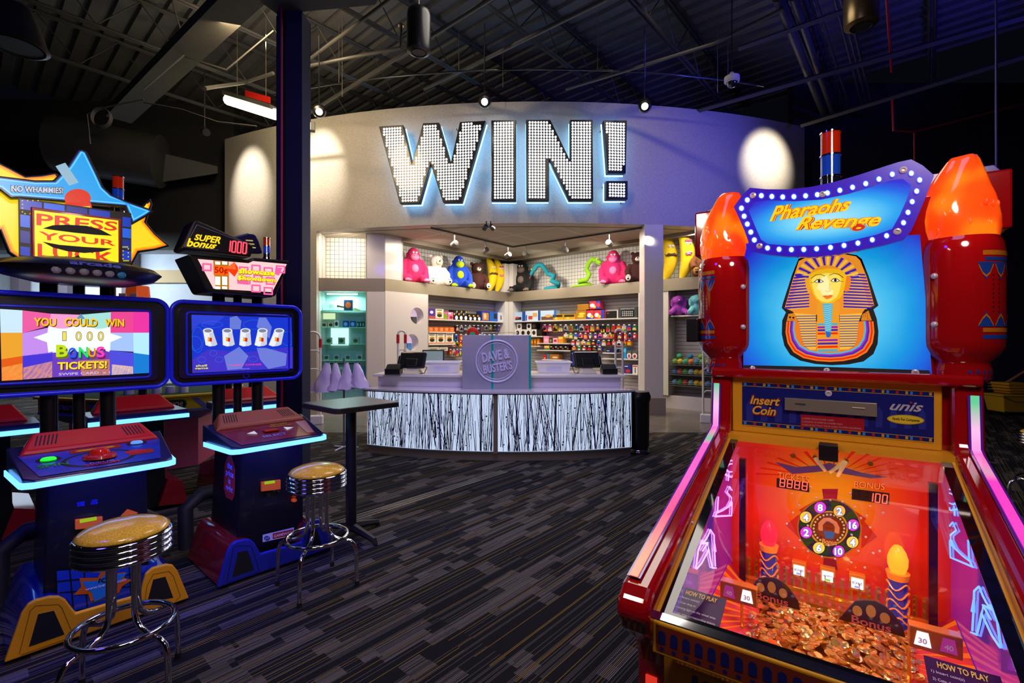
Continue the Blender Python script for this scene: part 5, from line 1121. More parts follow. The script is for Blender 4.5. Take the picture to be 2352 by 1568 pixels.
def cabinet(fr, label, plate, fender, hood, deckm, full=True):
    t = thing('arcade_cabinet', label, 'arcade game', (fr.x, fr.y, 0), fr.a)
    hz = lambda pts: [(u, max(0, z)) for u, z in (G1.uz(*Z4(*p), 0) for p in pts)]
    outer = hz([(22,1455),(120,1160),(160,1105),(200,1083),(280,1063),(335,1062),(372,1082),(400,1120),(430,1158),(800,1052),(815,985),(830,935),(870,900),(950,880),(985,885),(1010,915),(1075,1095)])
    outer = [(u, z if i not in (0, len(outer)-1) else .02) for i, (u, z) in enumerate(outer)]
    h1 = hz([(162,1345),(215,1160),(305,1140),(365,1275)]); h2 = hz([(835,1095),(870,965),(940,948),(985,1068)])
    p_ = MB().prism(outer, front(0), 0, .03).build('foot_plate', plate, t, bevel=.006)
    for h_ in (h1, h2): MB().flat(h_, front(0), .0315).build('foot_opening', BLKM, p_)
    g = MB(); dk = mat('groove_'+plate.name, tuple(c*.25 for c in plate.node_tree.nodes['Principled BSDF'].inputs['Base Color'].default_value[:3]), .5)
    for pts in ([(108,1385),(170,1140),(200,1112),(330,1105),(350,1125),(415,1280),(380,1300),(115,1392)], [(815,1140),(835,1000),(870,935),(960,918),(985,945),(1025,1060),(1000,1085)]): g.line(hz(pts), front(0), .003, .0315, 0)
    g.build('groove', dk, p_)
    for s_, rng in (('left', outer[0:9]), ('right', outer[9:])):
        q = list(rng); 
        if s_ == 'left': q = [(u+.01, z-.01 if z > .05 else z) for u, z in q]+[(q[-1][0], .03)]
        else: q = [(q[0][0], .03)]+[(u-.01, z-.01 if z > .05 else z) for u, z in q]
        MB().prism([(u, max(.02, z)) for u, z in q], front(0), -.62, -.001).build('side_fender', fender, t, smooth=50)
    for u in (-.33, .3): MB().tube([(u, .05, .03), (u+.02, .05, .03)], .03, 12).build('caster', WHT, t, smooth=40)
    g = MB(); g.hexa([(-.23,.06,.03),(.23,.06,.03),(.23,.58,.03),(-.23,.58,.03)], [(-.21,.03,.9),(.21,.03,.9),(.21,.52,.9),(-.21,.52,.9)]); g.build('body', BLK, t, bevel=.01)
    MB().tube([(-.36,.64,.08),(-.36,.66,.36),(-.25,.68,.44),(.25,.68,.44),(.36,.66,.36),(.36,.64,.08)], .05, 10).build('rear_bumper', BLKM, t, smooth=60)
    # control deck
    dk2 = [(-.27,-.12),(.27,-.12),(.31,-.08),(.345,.34),(-.345,.34),(-.31,-.08)]
    zf = lambda v: .905+(v+.12)*.22
    g = MB(); g.hexa([(u, v, .86) for u, v in dk2], [(u, v, zf(v)) for u, v in dk2]); dko = g.build('control_deck', NVP, t, bevel=.006)
    g = MB(); off = .006
    ring = [(-.345,.30),(-.314,-.08),(-.305,-.105),(-.27,-.126),(.27,-.126),(.305,-.105),(.314,-.08),(.345,.30)]
    for (ua, va), (ub, vb) in zip(ring[:-1], ring[1:]):
        g.hexa([(ua*1.01, va-.002, .868), (ub*1.01, vb-.002, .868), (ub*1.03, vb-.012, .868), (ua*1.03, va-.012, .868)], [(ua*1.01, va-.002, .898), (ub*1.01, vb-.002, .898), (ub*1.03, vb-.012, .898), (ua*1.03, va-.012, .898)])
    g.build('led_strip', LEDM, t)
    fd = lambda a, b_, d: (a, b_, zf(b_)+d)
    g = MB(); g.flat([(-.25,-.09),(.25,-.09),(.31,.2),(-.31,.2)], fd, .003)
    a_ = g.build('deck_print', deckm, dko)
    hd = MB().hexa([(-.31,.19,.975),(.31,.19,.975),(.29,.38,.975),(-.29,.38,.975)], [(-.29,.2,1.0),(.29,.2,1.0),(.24,.35,1.075),(-.24,.35,1.075)]).build('speaker_hood', hood, t, bevel=.012)
    g = MB(); sl = (1.075-1.0)/.15
    fh = lambda a, b_, d: (a, b_, 1.0+(b_-.2)*sl+d)
    for q in (-1, 1):
        for k in range(6): x = q*.2+(k-2.5)*.016; g.line([(x-q*.0, .235), (x-q*.015, .315)], fh, .006, .0015)
    g.build('grille', BLKM, hd)
    for u in (-.15, .13): MB().tube([(u, .64, .86), (u, .64, 2.06)], .042, 16).build('mast', BLK, t, smooth=40)
    MB().tube([(-.01, .66, .86), (-.01, .66, 2.05)], .03, 14).build('mast', BLK, t, smooth=40)
    # monitor
    q = rrect(-.475, 1.275, .435, 1.865, .075, 8); bz = MB(); bz.prism(q, front(.56), -.05, 0); mo = bz.build('monitor_shell', BLK, t, smooth=40)
    MB().tube([(a, .545, z) for a, z in q], .014, 8, closed=True).build('edge_trim', BTR, mo, smooth=180)
    MB().prism(rrect(-.43, 1.32, .38, 1.82, .03, 5), front(.56), -.0, .02).build('bezel', NVP, mo, smooth=40)
    q2 = rrect(-.385, 1.343, .335, 1.79, .02, 4); MB().tube([(a, .537, z) for a, z in q2], .008, 6, closed=True).build('bezel_trim', BTR, mo, smooth=180)
    return t, dko, mo
YPL = mat('yellow_plate', (1, .42, .01), .4, coat=.15); BPL = mat('blue_plate', (.02, .03, .32), .35, coat=.2)
BFE = mat('blue_fender', (.01, .02, .22), .12, .4, coat=1); RFE = mat('red_fender', (.32, .01, .015), .12, .3, coat=1)
RHD = mat('red_hood', (.55, .01, .012), .35); BHD = mat('brown_hood', (.28, .07, .03), .4)
DBL = mat('deck_blue', (.02, .04, .35), .3, coat=.4, var=.6, vscale=14); DRD = mat('deck_red', (.16, .01, .02), .3, coat=.4, var=.5, vscale=20)
c1, dk1, mo1 = cabinet(G1, 'arcade cabinet topped by the lit star marquee, yellow foot plate', YPL, BFE, RHD, DBL)
c2, dk2_, mo2 = cabinet(G2, 'arcade cabinet with trapezoid showdown marquee and blue foot plate', BPL, RFE, BHD, DRD)
zf = lambda v: .905+(v+.12)*.22
fd = lambda a, b_, d: (a, b_, zf(b_)+d)
# deck controls, cabinet 1
g = MB(); g.ell(fd, -.2, .1, .05, .035, .005, 0); g.ell(fd, .19, .17, .05, .03, .005, 0); g.ell(fd, 0, .03, .16, .1, .004, 1, 36); g.ell(fd, 0, .03, .14, .085, .0045, 2, 36); g.build('print', [BLK, BLK, DBL], dk1)
def btn(par, u, v, r, m_, h=.012): MB().lathe([(r, 0), (r, h*.4), (r*.8, h), (0, h*1.15)], 20, (u, v, zf(v)+.004)).build('button', m_, par, smooth=50)
btn(dk1, -.2, .1, .032, G('#20e030', 1.6)); btn(dk1, .19, .17, .03, G('#60a0ff', .9)); MB().lathe([(.075,0),(.07,.015),(.05,.02)], 28, (0, .04, zf(.04)+.004)).build('button_collar', mat('red_collar', (.5,.02,.02), .3, coat=.5), dk1, smooth=50); btn(dk1, 0, .04, .048, mat('red_dome', (.8, .02, .01), .15, coat=1), .045)
def decktext(par, s, a0, b0, a1, b1, m_, bold=.02): g = MB(); g.text(s, fd, a0, b0, a1, b1, .006, 0, bold); g.build('lettering', m_, par)
decktext(dk1, 'SPIN', -.25, .0, -.13, .04, pm('#208838')); decktext(dk1, 'PUSH TO', -.05, -.035, .05, -.022, pm('#a8b8e0')); decktext(dk1, 'SWOOPI', -.07, -.062, .07, -.038, pm('#d01830'), .03)
g = MB(); g.flat([(-.11,.135),(.11,.135),(.11,.185),(-.11,.185)], fd, .005, 0); g.flat([(-.07,.15),(.07,.15),(.09,.16),(.07,.17),(-.07,.17),(-.09,.16)], fd, .006, 1)
g.flat([(.12,.0),(.24,.0),(.24,.055),(.14,.075)], fd, .005, 0); g.ell(fd, .16, .045, .05, .025, .006, 2); g.build('decal', [pm('#a02808'), pm('#d8a010'), pm('#c01820')], dk1)
# deck controls, cabinet 2
g = MB()
for q in (-1, 1): g.flat([(q*.13-.03,.07),(q*.13+.03,.04),(q*.13+.03,.1)] if q < 0 else [(q*.13+.03,.07),(q*.13-.03,.04),(q*.13-.03,.1)], fd, .008, 0)
g.build('arrow_button', G('#e8e8f0', .6), dk2_)
g = MB(); g.box(-.05, .05, .04, .1, zf(.07)+.002, zf(.07)+.014); g.build('button', mat('dark_red_button', (.35,.02,.01), .3), dk2_, bevel=.004)
decktext(dk2_, 'SELECT', -.09, -.03, .07, .005, pm('#7080c0')); decktext(dk2_, 'Shell\nGame', .02, .125, .17, .185, pm('#a88018')); decktext(dk2_, 'the\nprice\nis right', -.15, .12, -.05, .18, pm('#904020'))
g = MB(); g.flat([(.2,-.06),(.25,-.06),(.3,.18),(.22,.18)], fd, .005, 0); g.build('painted_glare', mat('pink_tan', (.35,.18,.14), .3), dk2_)  # glare on the deck painted as a flat tan patch
# front fittings
def fitting(par, fr, zf_, box, body, disp, v=.03):
    a = Fr2(fr, zf_, v); x0, y0, x1, y1 = box
    a.thick([(x0, y1), (x1, y1-(x1-x0)*.12), (x1, y0-(x1-x0)*.12), (x0, y0)], body, 0, .02); a.done('ticket_display', par, bevel=.003)
    a = Fr2(fr, zf_, v-.021); a.poly([disp[0], disp[1], disp[2], disp[3]], G('#a8c818', .7), .001); a.done('lcd', par)
OR = mat('orange_fit', (.8, .12, .01), .35, em=.12)
fitting(c1, G1, Z4, (428, 628, 585, 685), OR, [(458,652),(555,634),(553,613),(456,631)])
fitting(c2, G2, Z5, (808, 655, 935, 718), OR, [(835,675),(905,665),(903,646),(833,655)])
a = Fr2(G1, Z4, .028); a.poly([(690,610),(730,570),(790,590),(770,615)], OR); a.poly([(325,925),(860,890),(900,860),(905,1060),(430,1150),(330,1060)], mat('tile_blue', (.01,.05,.35), .25, coat=.5)); 
for p0_, p1_ in (((400,920),(420,1140)), ((480,910),(500,1130)), ((740,900),(750,1080)), ((325,985),(900,930)), ((340,1050),(900,1000))): a.line([p0_, p1_], BLK, .006, .003)
a.poly([(420,1060),(465,1015),(455,965),(560,962),(590,905),(640,940),(720,930),(710,965),(758,975),(700,1010),(680,1050),(600,1045),(520,1100),(505,1055)], mat('star_orange', (.8,.15,.01), .3), .005)
a.poly([(485,1010),(470,985),(570,978),(605,935),(640,945),(730,935),(690,970),(650,1045),(540,1100),(525,1050)], mat('star_blue', (.02,.25,.55), .3), .007)
a.text4('ICE', [(560,990),(640,985),(645,955),(568,965)], BLK, .009, .03); a.text4('www.icegame.com', [(488,1042),(720,985),(720,962),(485,1022)], pm('#e8e8f0'), .009, .02); a.done('base_print', c1)
a = Fr2(G1, Z4, .025); a.text4('GAME\nOVER', [(440,555),(485,550),(485,525),(440,530)], pm('#3038a0')); a.text4('COIN\nDOOR', [(520,545),(560,540),(560,512),(520,518)], pm('#3038a0')); a.done('lettering', c1)
a = Fr2(G2, Z5, .026); a.thick([(822,1058),(1030,1013),(1030,960),(822,1010)], pm('#d8d8e8'), 0, .003); a.poly([(888,1037),(1024,1008),(1024,972),(888,1000)], pm('#c02018'), .004); a.text4('GAMEWAX', [(895,1028),(1018,1000),(1018,982),(895,1008)], pm('#e8e0e0'), .005, .02); a.ell(850, 1032, 20, 16, pm('#2a3a90'), .004); a.text4('ICE', [(838,1040),(862,1035),(862,1022),(838,1027)], pm('#d8d8e8'), .005); a.done('maker_plate', c2)
a = Fr2(G2, Z5, .02); a.ell(1030, 778, 20, 14, G('#c04010', .6)); a.text4('S', [(1024,785),(1036,783),(1036,770),(1024,772)], pm('#e8c890'), .004); a.ell(1030, 755, 16, 8, G('#a03010', .4)); a.done('coin_slot', c2)
# side sign on cabinet 2 (the price-tag shaped decal, on the left flank)
g = MB(); fs_ = lambda a_, b_, d: (-.232+.0-d+(.02*(b_-.03)/.87), a_, b_)
v0 = .3; g.flat([(.14,.50),(.10,.55),(.10,.72),(.20,.83),(.30,.72),(.30,.55),(.26,.50)], fs_, .004, 0); g.text('the\nprice\nis\nright', lambda a_, b_, d: fs_(.40-a_, b_, d), .14, .54, .28, .75, .008, 1, .02); g.build('side_decal', [mat('decal_red', (.5, .03, .02), .4), pm('#c0a0d0')], c2)

# ---- screen 1
S = Fr2(G1, Z2, .538); W_ = G('#f4fbff', 1.0)
bg = [([(0,245),(212,258),(212,470),(5,470)], '#cfeeff'), ([(5,470),(212,470),(214,690),(12,722)], '#f0a830'), ([(12,722),(214,690),(216,915),(16,926)], '#e86018'), ([(212,258),(480,290),(480,400),(212,475)], '#f060a8'), ([(212,475),(460,420),(500,660),(214,690)], '#c890f0'), ([(214,690),(500,650),(495,893),(218,913)], '#4838d8'),
 ([(480,290),(760,300),(760,430),(460,430)], '#f8a0d8'), ([(760,300),(1050,275),(1050,430),(760,430)], '#a8e8e0'), ([(1050,272),(1262,272),(1262,470),(1045,470)], '#f04898'), ([(1262,272),(1413,275),(1415,470),(1262,470)], '#f038a8'), ([(1045,470),(1262,470),(1266,650),(1040,636)], '#a8c8ff'), ([(1262,470),(1415,470),(1418,680),(1266,660)], '#b8f0ff'),
 ([(1040,636),(1266,660),(1270,860),(1040,872)], '#5050e0'), ([(1266,660),(1418,680),(1422,850),(1270,858)], '#1880d8'), ([(460,430),(1050,430),(1045,640),(500,660)], '#e4f6ff'), ([(495,655),(1040,636),(1040,872),(495,892)], '#7040c0'), ([(740,735),(1040,720),(1040,872),(780,880)], '#d88828'), ([(220,800),(495,740),(495,893),(220,913)], '#f0a060'), ([(1060,770),(1262,790),(1262,860),(1060,870)], '#f8d0a0'), ([(16,800),(214,760),(216,915),(18,925)], '#f0a048')]
for pts, c_ in bg: S.poly(pts, G(c_, .95), .001)
S.poly([(318,515),(450,470),(458,408),(590,440),(765,392),(940,440),(1045,412),(1045,475),(1160,512),(1045,560),(1035,652),(900,610),(640,610),(458,658),(445,560)], W_, .002)
S.poly([(720,340),(765,290),(810,340)], G('#60a0c0', .9), .0025)
KS = G('#6a3018', .6)
for body_, q in (('YOU', (318,406,532,332)), ('COULD', (612,408,922,336)), ('WIN', (990,410,1175,342))):
    S.text(body_, q[0]+7, q[1]+7, q[2]+7, q[3]+7, KS, .0032, .05); S.text(body_, *q, G('#f8c820', 1.0), .004, .03)
for i, ch in enumerate('1000'): S.text(ch, 590+i*105+(20 if i else 0), 548, 630+i*105+(40 if i else 0), 458, KS, .0035, .03); S.text(ch, 594+i*105+(20 if i else 0), 543, 626+i*105+(40 if i else 0), 463, G('#f0e060', 1.0), .0045, .0)
for ch, x0, x1, c_, y0, y1, d_ in (('B', 530, 640, '#c0e020', 700, 583, '#788810'), ('O', 645, 725, '#2858f0', 708, 610, '#183088'), ('N', 745, 835, '#30e070', 705, 605, '#187040'), ('U', 835, 905, '#f0a028', 700, 615, '#905810'), ('S', 912, 990, '#f840c0', 703, 600, '#902068')):
    S.text(ch, x0+14, y0+20, x1+14, y1+20, G(d_, .7), .0045, .03); S.text(ch, x0, y0, x1, y1, G(c_, 1.0), .006, .03)
S.text('TICKETS!', 549, 830, 1020, 742, KS, .004, .05); S.text('TICKETS!', 543, 823, 1012, 736, G('#f8e030', 1.0), .005, .03); S.text('SWIPE CARD  x 1', 556, 875, 1040, 832, G('#d0d0f0', .9), .005, .01)
S.done('screen', mo1)
# ---- screen 2
S = Fr2(G2, Z3, .538); S.poly([(372,905),(1230,930),(1240,1365),(380,1405)], G('#1a3ad8', .85), .001)
S.poly([(372,905),(660,915),(560,1000),(440,980),(374,1040)], G('#3048e0', .85), .0015); S.poly([(380,1290),(520,1200),(820,1230),(1240,1180),(1240,1365),(380,1405)], G('#4438d0', .85), .0015)
for x, y, rx, ry in ((550,990,90,28), (425,1120,50,110), (910,990,95,40), (560,1235,30,24), (610,1290,34,24), (460,1290,34,24), (1200,1110,60,60), (900,1285,40,24), (1070,1220,30,20), (400,1150,60,60)):
    S.line([(min(1232, max(378, p[0])), p[1]) for p in ellp(x, y, rx, ry, 18)], G('#2a70f0', .9), .0025, .002, True)
HND = mat('screen_haze', (.1, .15, .3), .3, em=.8, emc='#8aa0e8', alpha=.6)
for pts in ([(700,930),(760,915),(800,960),(790,1030),(700,1030)], [(950,930),(1010,930),(1060,1010),(1040,1110),(930,1010)], [(650,1260),(780,1180),(860,1260),(800,1370),(680,1380)], [(930,1190),(1010,1190),(1190,1240),(1180,1340),(1030,1370),(960,1290)]): S.poly(pts, HND, .0022)
for i, (x, dx) in enumerate(((513, -32), (678, -14), (833, 0), (980, 16), (1123, 38))):
    S.poly([(x-42,1045),(x+42,1045),(x+52-dx*.9,1160),(x+30-dx,1172),(x-20-dx,1178),(x-52-dx,1165)], G('#c8ccd8', 1.0), .003); S.poly([(x-42,1045),(x+5,1045),(x-dx,1176),(x-52-dx,1165)], G('#e8ecf4', 1.0), .0033)
    S.ell(x, 1043, 44, 22, G('#e8ecf4', 1.0), .0035); S.ell(x, 1043, 33, 15, G('#8890a8', .8), .004)
    S.poly([(x-18-dx*.5,1098),(x+18-dx*.5,1105),(x+16-dx*.5,1138),(x-20-dx*.5,1130)], G('#d02828', .9), .0042); S.poly([(x-18-dx*.5,1102),(x-2-dx*.5,1103),(x-4-dx*.5,1130),(x-20-dx*.5,1126)], G('#f0c020', .9), .0046)
S.text('INSERT COIN(S)', 697, 1352, 970, 1322, G('#f040a8', 1.0), .004, .01); S.text('shell\ngame', 398, 1384, 515, 1332, G('#101038', .5), .004, .05); S.text('shell\ngame', 398, 1381, 513, 1330, G('#f0e878', 1.0), .005, .02); S.text('SHOT BY', 800, 1372, 870, 1364, G('#c0c0e0', .9), .004)
S.line([(820,1420),(815,1440),(850,1450),(870,1430),(850,1410)], BTR, .004, .002); S.done('screen', mo2)
def tower(par, u, v, z, s=1.0):
    t_ = MB().tube([(u, v, z), (u, v, z+.12*s)], .036*s, 18).build('tower_base', CH, par, smooth=40)
    for k, (c_, h_) in enumerate((('#101828', .035), ('#1848c0', .075), ('#c02808', .075))):
        z0 = z+.12*s+(0, .035, .115)[k]*s; MB().tube([(u, v, z0), (u, v, z0+h_*s)], .030*s, 18).build('tower_lens', mat('lens_'+c_.strip('#'), c_, .1, em=.12, coat=1), t_, smooth=40)
        MB().tube([(u, v, z0+h_*s), (u, v, z0+h_*s+.005*s)], .033*s, 18).build('tower_ring', CH, t_, smooth=40)
    return t_
# ---- topper 1: saucer, stars, title panel
def slabs(fr, zf_, v, pts, m_, d0, d1, name, par, bevel=0):
    g = MB(); g.prism([fr.uz(*zf_(*p), v) for p in pts], front(v), d0, d1); return g.build(name, m_, par, bevel=bevel)
star_y = [(-330,60),(0,190),(110,245),(250,320),(400,310),(545,285),(640,420),(900,640),(1250,720),(1330,640),(1450,540),(1470,600),(1410,770),(1500,880),(1640,1000),(1500,1040),(1340,1062),(1250,1230),(180,1130),(80,1060),(0,860),(-200,900),(-420,960),(-250,600)]
star_b = [(-520,380),(-250,350),(0,345),(330,385),(505,385),(560,330),(640,240),(735,95),(775,88),(825,115),(925,320),(985,450),(1060,520),(1200,580),(1400,650),(1465,680),(1390,730),(1250,810),(1180,640),(200,560),(100,560),(0,480),(-260,460)]
def inset(pts, k, cx=None, cy=None):
    cx = sum(p[0] for p in pts)/len(pts) if cx is None else cx; cy = sum(p[1] for p in pts)/len(pts) if cy is None else cy
    return [(cx+(x-cx)*k, cy+(y-cy)*k) for x, y in pts]
st = slabs(G1, ZA, .46, star_y, BLK, -.10, -.06, 'yellow_star', c1, .008)
def offset_poly(uz, d):        # shrink an outline by d
    n = len(uz); A = sum(uz[i-1][0]*uz[i][1]-uz[i][0]*uz[i-1][1] for i in range(n)); sg = 1 if A > 0 else -1; out = []
    for i in range(n):
        p0, p1, p2 = Vector(uz[i-1]), Vector(uz[i]), Vector(uz[(i+1) % n]); e1, e2 = (p1-p0).normalized(), (p2-p1).normalized()
        n1, n2 = Vector((-e1.y, e1.x))*sg, Vector((-e2.y, e2.x))*sg; b_ = n1+n2; l = b_.length_squared
        out.append(tuple(p1+b_*(2*d/max(l, .8))*.5*1.0*(2 if l < 1e-6 else 1)) if l > .2 else tuple(p1+n1*d))
    return out
uzy = [G1.uz(*ZA(*p), .46) for p in star_y]
g = MB(); g.flat(offset_poly(uzy, .026), front(.46), -.058, 0); g.flat(offset_poly(uzy, .044), front(.46), -.057, 1); g.flat(offset_poly(uzy, .062), front(.46), -.0565, 2); g.build('lit_face', [G('#f08010', 1.1), G('#f8b010', 1.1), G('#f0d020', 1.1)], st)
uzb = [G1.uz(*ZA(*p), .44) for p in star_b]
sb = MB().prism(uzb, front(.44), -.05, 0).build('blue_star', BLK, c1, bevel=.006)
g = MB(); g.flat(offset_poly(uzb, .024), front(.44), .002, 0); g.flat(offset_poly(uzb, .033), front(.44), .003, 1); g.flat(offset_poly(uzb, .048), front(.44), .004, 2); g.build('lit_face', [G('#1868d8', 1.0), G('#60c8ff', 1.1), G('#28a0e8', 1.0)], sb)
a = Fr2(G1, ZA, .433); 
a.poly([(525,255),(618,222),(745,410),(655,440)], mat('tape', (.4,.6,.65), .2, em=.5, emc='#a8dce8'), .003)
a.text4('NO WHAMMIES!', [(100,500),(600,522),(605,455),(98,432)], BLK, .003, .09); a.text4('NO WHAMMIES!', [(108,496),(596,516),(600,460),(106,438)], G('#c8d0e0', .9), .005, .03)
# halftone specks of the print; the cartoon figure is a plain red-orange blob of the same size
a.ell(735, 560, 125, 90, G('#e03018', .9), .003, 24); a.poly([(610,600),(860,600),(890,720),(640,700)], G('#e03018', .9), .003); a.poly([(650,645),(855,632),(855,700),(680,680)], G('#e8c820', .9), .004)
for i in range(9):
    for j in range(4): a.ell(1030+i*25+j*6, 625+j*22+i*8, 3+j*1.2, 3+j*1.2, BLK, .005, 8)
a.done('star_print', sb)
board = [(42*4.127,(454-320)*4.127),(1245,700),(1245,1215),(180,1135)]
bo = slabs(G1, ZA, .42, [(173,553),(1245,700),(1245,1215),(180,1135)], BLK, -.02, 0, 'tile_board', c1)
a = Fr2(G1, ZA, .42); TB = [G('#1040c8', .75), G('#1860e0', .9), G('#0c30a8', .6)]
def cell(x0, x1, y0, y1, m_, sk=.137): a.poly([(x0, y0+x0*sk-25), (x1, y0+x1*sk-25), (x1, y1+x1*sk-25-x1*.0), (x0, y1+x0*sk-25)], m_, .002)
for i in range(4): cell(190+i*215+(0 if i < 1 else 10), 190+(i+1)*215-8, 568, 660, TB[i % 3])
for k in range(3): cell(192, 283, 735-25+k*150, 850-25+k*150-(30 if k == 2 else 0), TB[(k+1) % 3])
for k in range(4): cell(1160, 1240, 600+k*105, 690+k*105, TB[k % 3])
for x0, x1, y0, y1 in ((212, 385, 582, 705), (1165, 1215, 1020, 1150)):
    for f_ in range(14):
        t_ = f_/14*4; s_ = int(t_); r_ = t_-s_
        if x0 < 500 and s_ == 1: continue
        x, y = [(x0+(x1-x0)*r_, y0), (x1, y0+(y1-y0)*r_), (x1-(x1-x0)*r_, y1), (x0, y1-(y1-y0)*r_)][s_]; a.ell(x, y, 7, 7, G('#c8c020', .9), .004, 8)
a.done('tile_print', bo)
fr_ = slabs(G1, ZA, .40, [(290,635),(1155,755),(1135,1195),(300,1130)], mat('red_frame', (.35, .01, .01), .3, em=.15, coat=.5), -.02, .0, 'title_frame', c1, .006)
a = Fr2(G1, ZA, .40); YG = G('#f8e010', 1.1); RG = G('#e02808', .95)
a.poly([(325,672),(1120,770),(1122,1182),(330,1122)], YG, .003)
a.text4('PRESS', [(345,815),(1105,870),(1118,785),(345,700)], RG, .005, .02)
a.poly([(405,845),(500,815),(640,810),(820,820),(960,860),(1065,915),(900,905),(700,885),(520,862)], BLKM, .006)
a.text4('YOUR', [(370,950),(1095,1012),(1095,960),(365,870)], RG, .005, .02)
a.poly([(400,970),(560,1000),(800,1020),(1065,1035),(960,1065),(800,1078),(640,1062),(500,1025)], BLKM, .006)
a.text4('LUCK', [(355,1118),(1085,1180),(1075,1075),(355,985)], RG, .005, .02)
a.poly([(520,1135),(600,1125),(625,1105),(650,1122),(715,1110),(742,1096),(760,1125),(880,1130),(940,1150),(1000,1140),(1060,1165),(1020,1180)], BLKM, .007); a.done('title_print', fr_)
(ul, zl), (ur, zr) = G1.uz(*ZA(-330, 1300), .4), G1.uz(*ZA(1438, 1310), .4)
zc = (G1.uz(*ZA(800, 1300), .1)[1]); cu_ = (ul+ur)/2; ru = (ur-ul)/2
g = MB(); n = 40; prof = [(0,-.09),(.55,-.085),(.88,-.05),(1,.0),(.9,.035),(.5,.07),(0,.08)]
vs = []; k_ = len(prof)
for j in range(n):
    an = 2*PI*j/n
    for r_, z in prof: vs.append((-.03+r_*.385*math.cos(an), .36+r_*.30*math.sin(an), zr+.0+z*.9))
g._a(vs, [(j*k_+i, ((j+1)%n)*k_+i, ((j+1)%n)*k_+i+1, j*k_+i+1) for j in range(n) for i in range(k_-1)]); sc = g.build('saucer', BLK, c1, smooth=50)
sfn = lambda a_, b_, d: (a_, .36-.30*math.sqrt(max(0, 1-((a_+.03)/.385)**2))*(1-.12*max(0, (b_-zr)/.035))+.012-d, b_)
g = MB(); g.text('arcade', sfn, -.12, zr+.004, .1, zr+.03, .018, 0, .03)
for i in range(6): g.ball((-.17+.055*i, sfn(-.17+.055*i, zr-.03, 0)[1]+.005, zr-.03), (.022, .008, .02), 1 if i < 5 else 2, 10)
g.build('saucer_print', [mat('arcade_txt', (.12,.12,.4), .3), mat('bag_print', (.22,.2,.3), .4), mat('swirl_print', (.02,.2,.5), .3)], sc)
u_, z_ = G1.uz(273, 455, .56); tower(c1, u_, .58, z_-.17)
u_, z_ = G1.uz(322, 620, .36)
# ---- topper 2
fr_out = [(345,385),(880,435),(905,415),(1215,440),(1100,740),(1060,755),(520,712),(500,690)]
tp = slabs(G2, Z3, .40, fr_out, BLK, -.34, 0, 'marquee_box', c2, .012)
a = Fr2(G2, Z3, .40); PK = G('#f8c0c0', 1.2); a.poly([(425,428),(860,464),(900,446),(1188,472),(1062,712),(560,682)], PK, .003)
MG = G('#e860a0', 1.1)
for i in range(7):
    for j in range(3):
        x = 470+i*105+(j % 2)*18; y = 470+j*85+(i % 2)*18+i*3
        if inside((x+40, y+32), [(425,428),(1188,472),(1062,712),(560,682)]) and inside((x, y), [(425,428),(1188,472),(1062,712),(560,682)]) and not (550 < x < 700):
            a.line([(x, y), (x+68, y+4), (x+68, y+58), (x, y+54)], MG, .012, .004, True)
a.poly([(1090,500),(1150,505),(1120,570),(1085,560)], MG, .005); a.poly([(760,600),(860,610),(860,650),(765,640)], MG, .0045)
a.poly([(556,440),(690,452),(692,690),(575,682)], G('#c08020', .8), .006)
for y0, y1 in ((450,475), (578,650), (662,685)):
    for x0 in (570, 630): a.poly([(x0+2, y0), (x0+46, y0+3), (x0+46, y1+2), (x0+4, y1)], G('#fff8d8', 1.8), .007)
a.poly([(556,484),(690,492),(690,572),(560,565)], G('#f06010', 1.1), .007); a.text4('50¢', [(565,560),(682,566),(682,500),(565,494)], G('#c02008', .9), .009, .03)
a.poly([(660,508),(735,455),(768,500),(768,530),(738,582)], G('#f03808', 1.1), .010); a.poly([(660,508),(735,455),(750,520)], G('#f86830', 1.1), .011)
a.text4('showcase', [(770,560),(1082,580),(1085,525),(770,498)], G('#c07810', .8), .010, .07); a.text4('showcase', [(772,552),(1078,572),(1080,530),(772,502)], G('#f8f020', 1.2), .012, .03)
a.text4('$howdown', [(758,618),(1092,640),(1094,590),(760,560)], G('#c07810', .8), .010, .07); a.text4('$howdown', [(760,612),(1088,634),(1090,594),(762,566)], G('#f8f020', 1.2), .012, .03)
a.done('marquee_print', tp)
sb2 = slabs(G2, Z3, .36, [(290,335),(395,92),(430,98),(895,305),(905,340),(880,415),(330,350)], BLK, -.22, 0, 'bonus_box', c2, .012)
a = Fr2(G2, Z3, .36); a.line([(315,322),(418,135),(850,300),(850,380)], mat('pinstripe', (.3,.25,.35), .4), .003, .003, False); a.line([(315,322),(600,350)], mat('pinstripe', (.3,.25,.35), .4), .003, .003)
a.text4('SUPER', [(392,265),(615,300),(640,240),(410,215)], G('#f8d020', 1.2), .004, .03, .0); a.text4('bonus', [(328,320),(560,342),(610,292),(350,250)], G('#f8d020', 1.2), .004, .03)
(x0, y0), (x1, y1) = G2.uz(*Z3(662, 356), .36), G2.uz(*Z3(835, 306), .36)
seg7(a.g, front(.36), '1000', x0, y0-.004, x1+.01, y0+.075, .004, a.mi(G('#ff4050', 2.2))); a.done('bonus_print', sb2)
slabs(G2, Z3, .52, [(720,240),(860,205),(920,215),(950,270),(985,380),(760,380)], NVP, -.05, 0, 'back_fin', c2, .01)
a = Fr2(G2, Z3, .515); 
for k in range(3): a.line([(840+k*18, 268+k*30), (895+k*12, 272+k*30)], G('#c8b060', .8), .009)
a.done('fin_lights', c2)
u_, z_ = G2.uz(*Z3(1018, 412), .5); tower(c2, u_, .5, z_-.1, .8)
u_, z_ = G2.uz(*Z3(100, 560), .55)
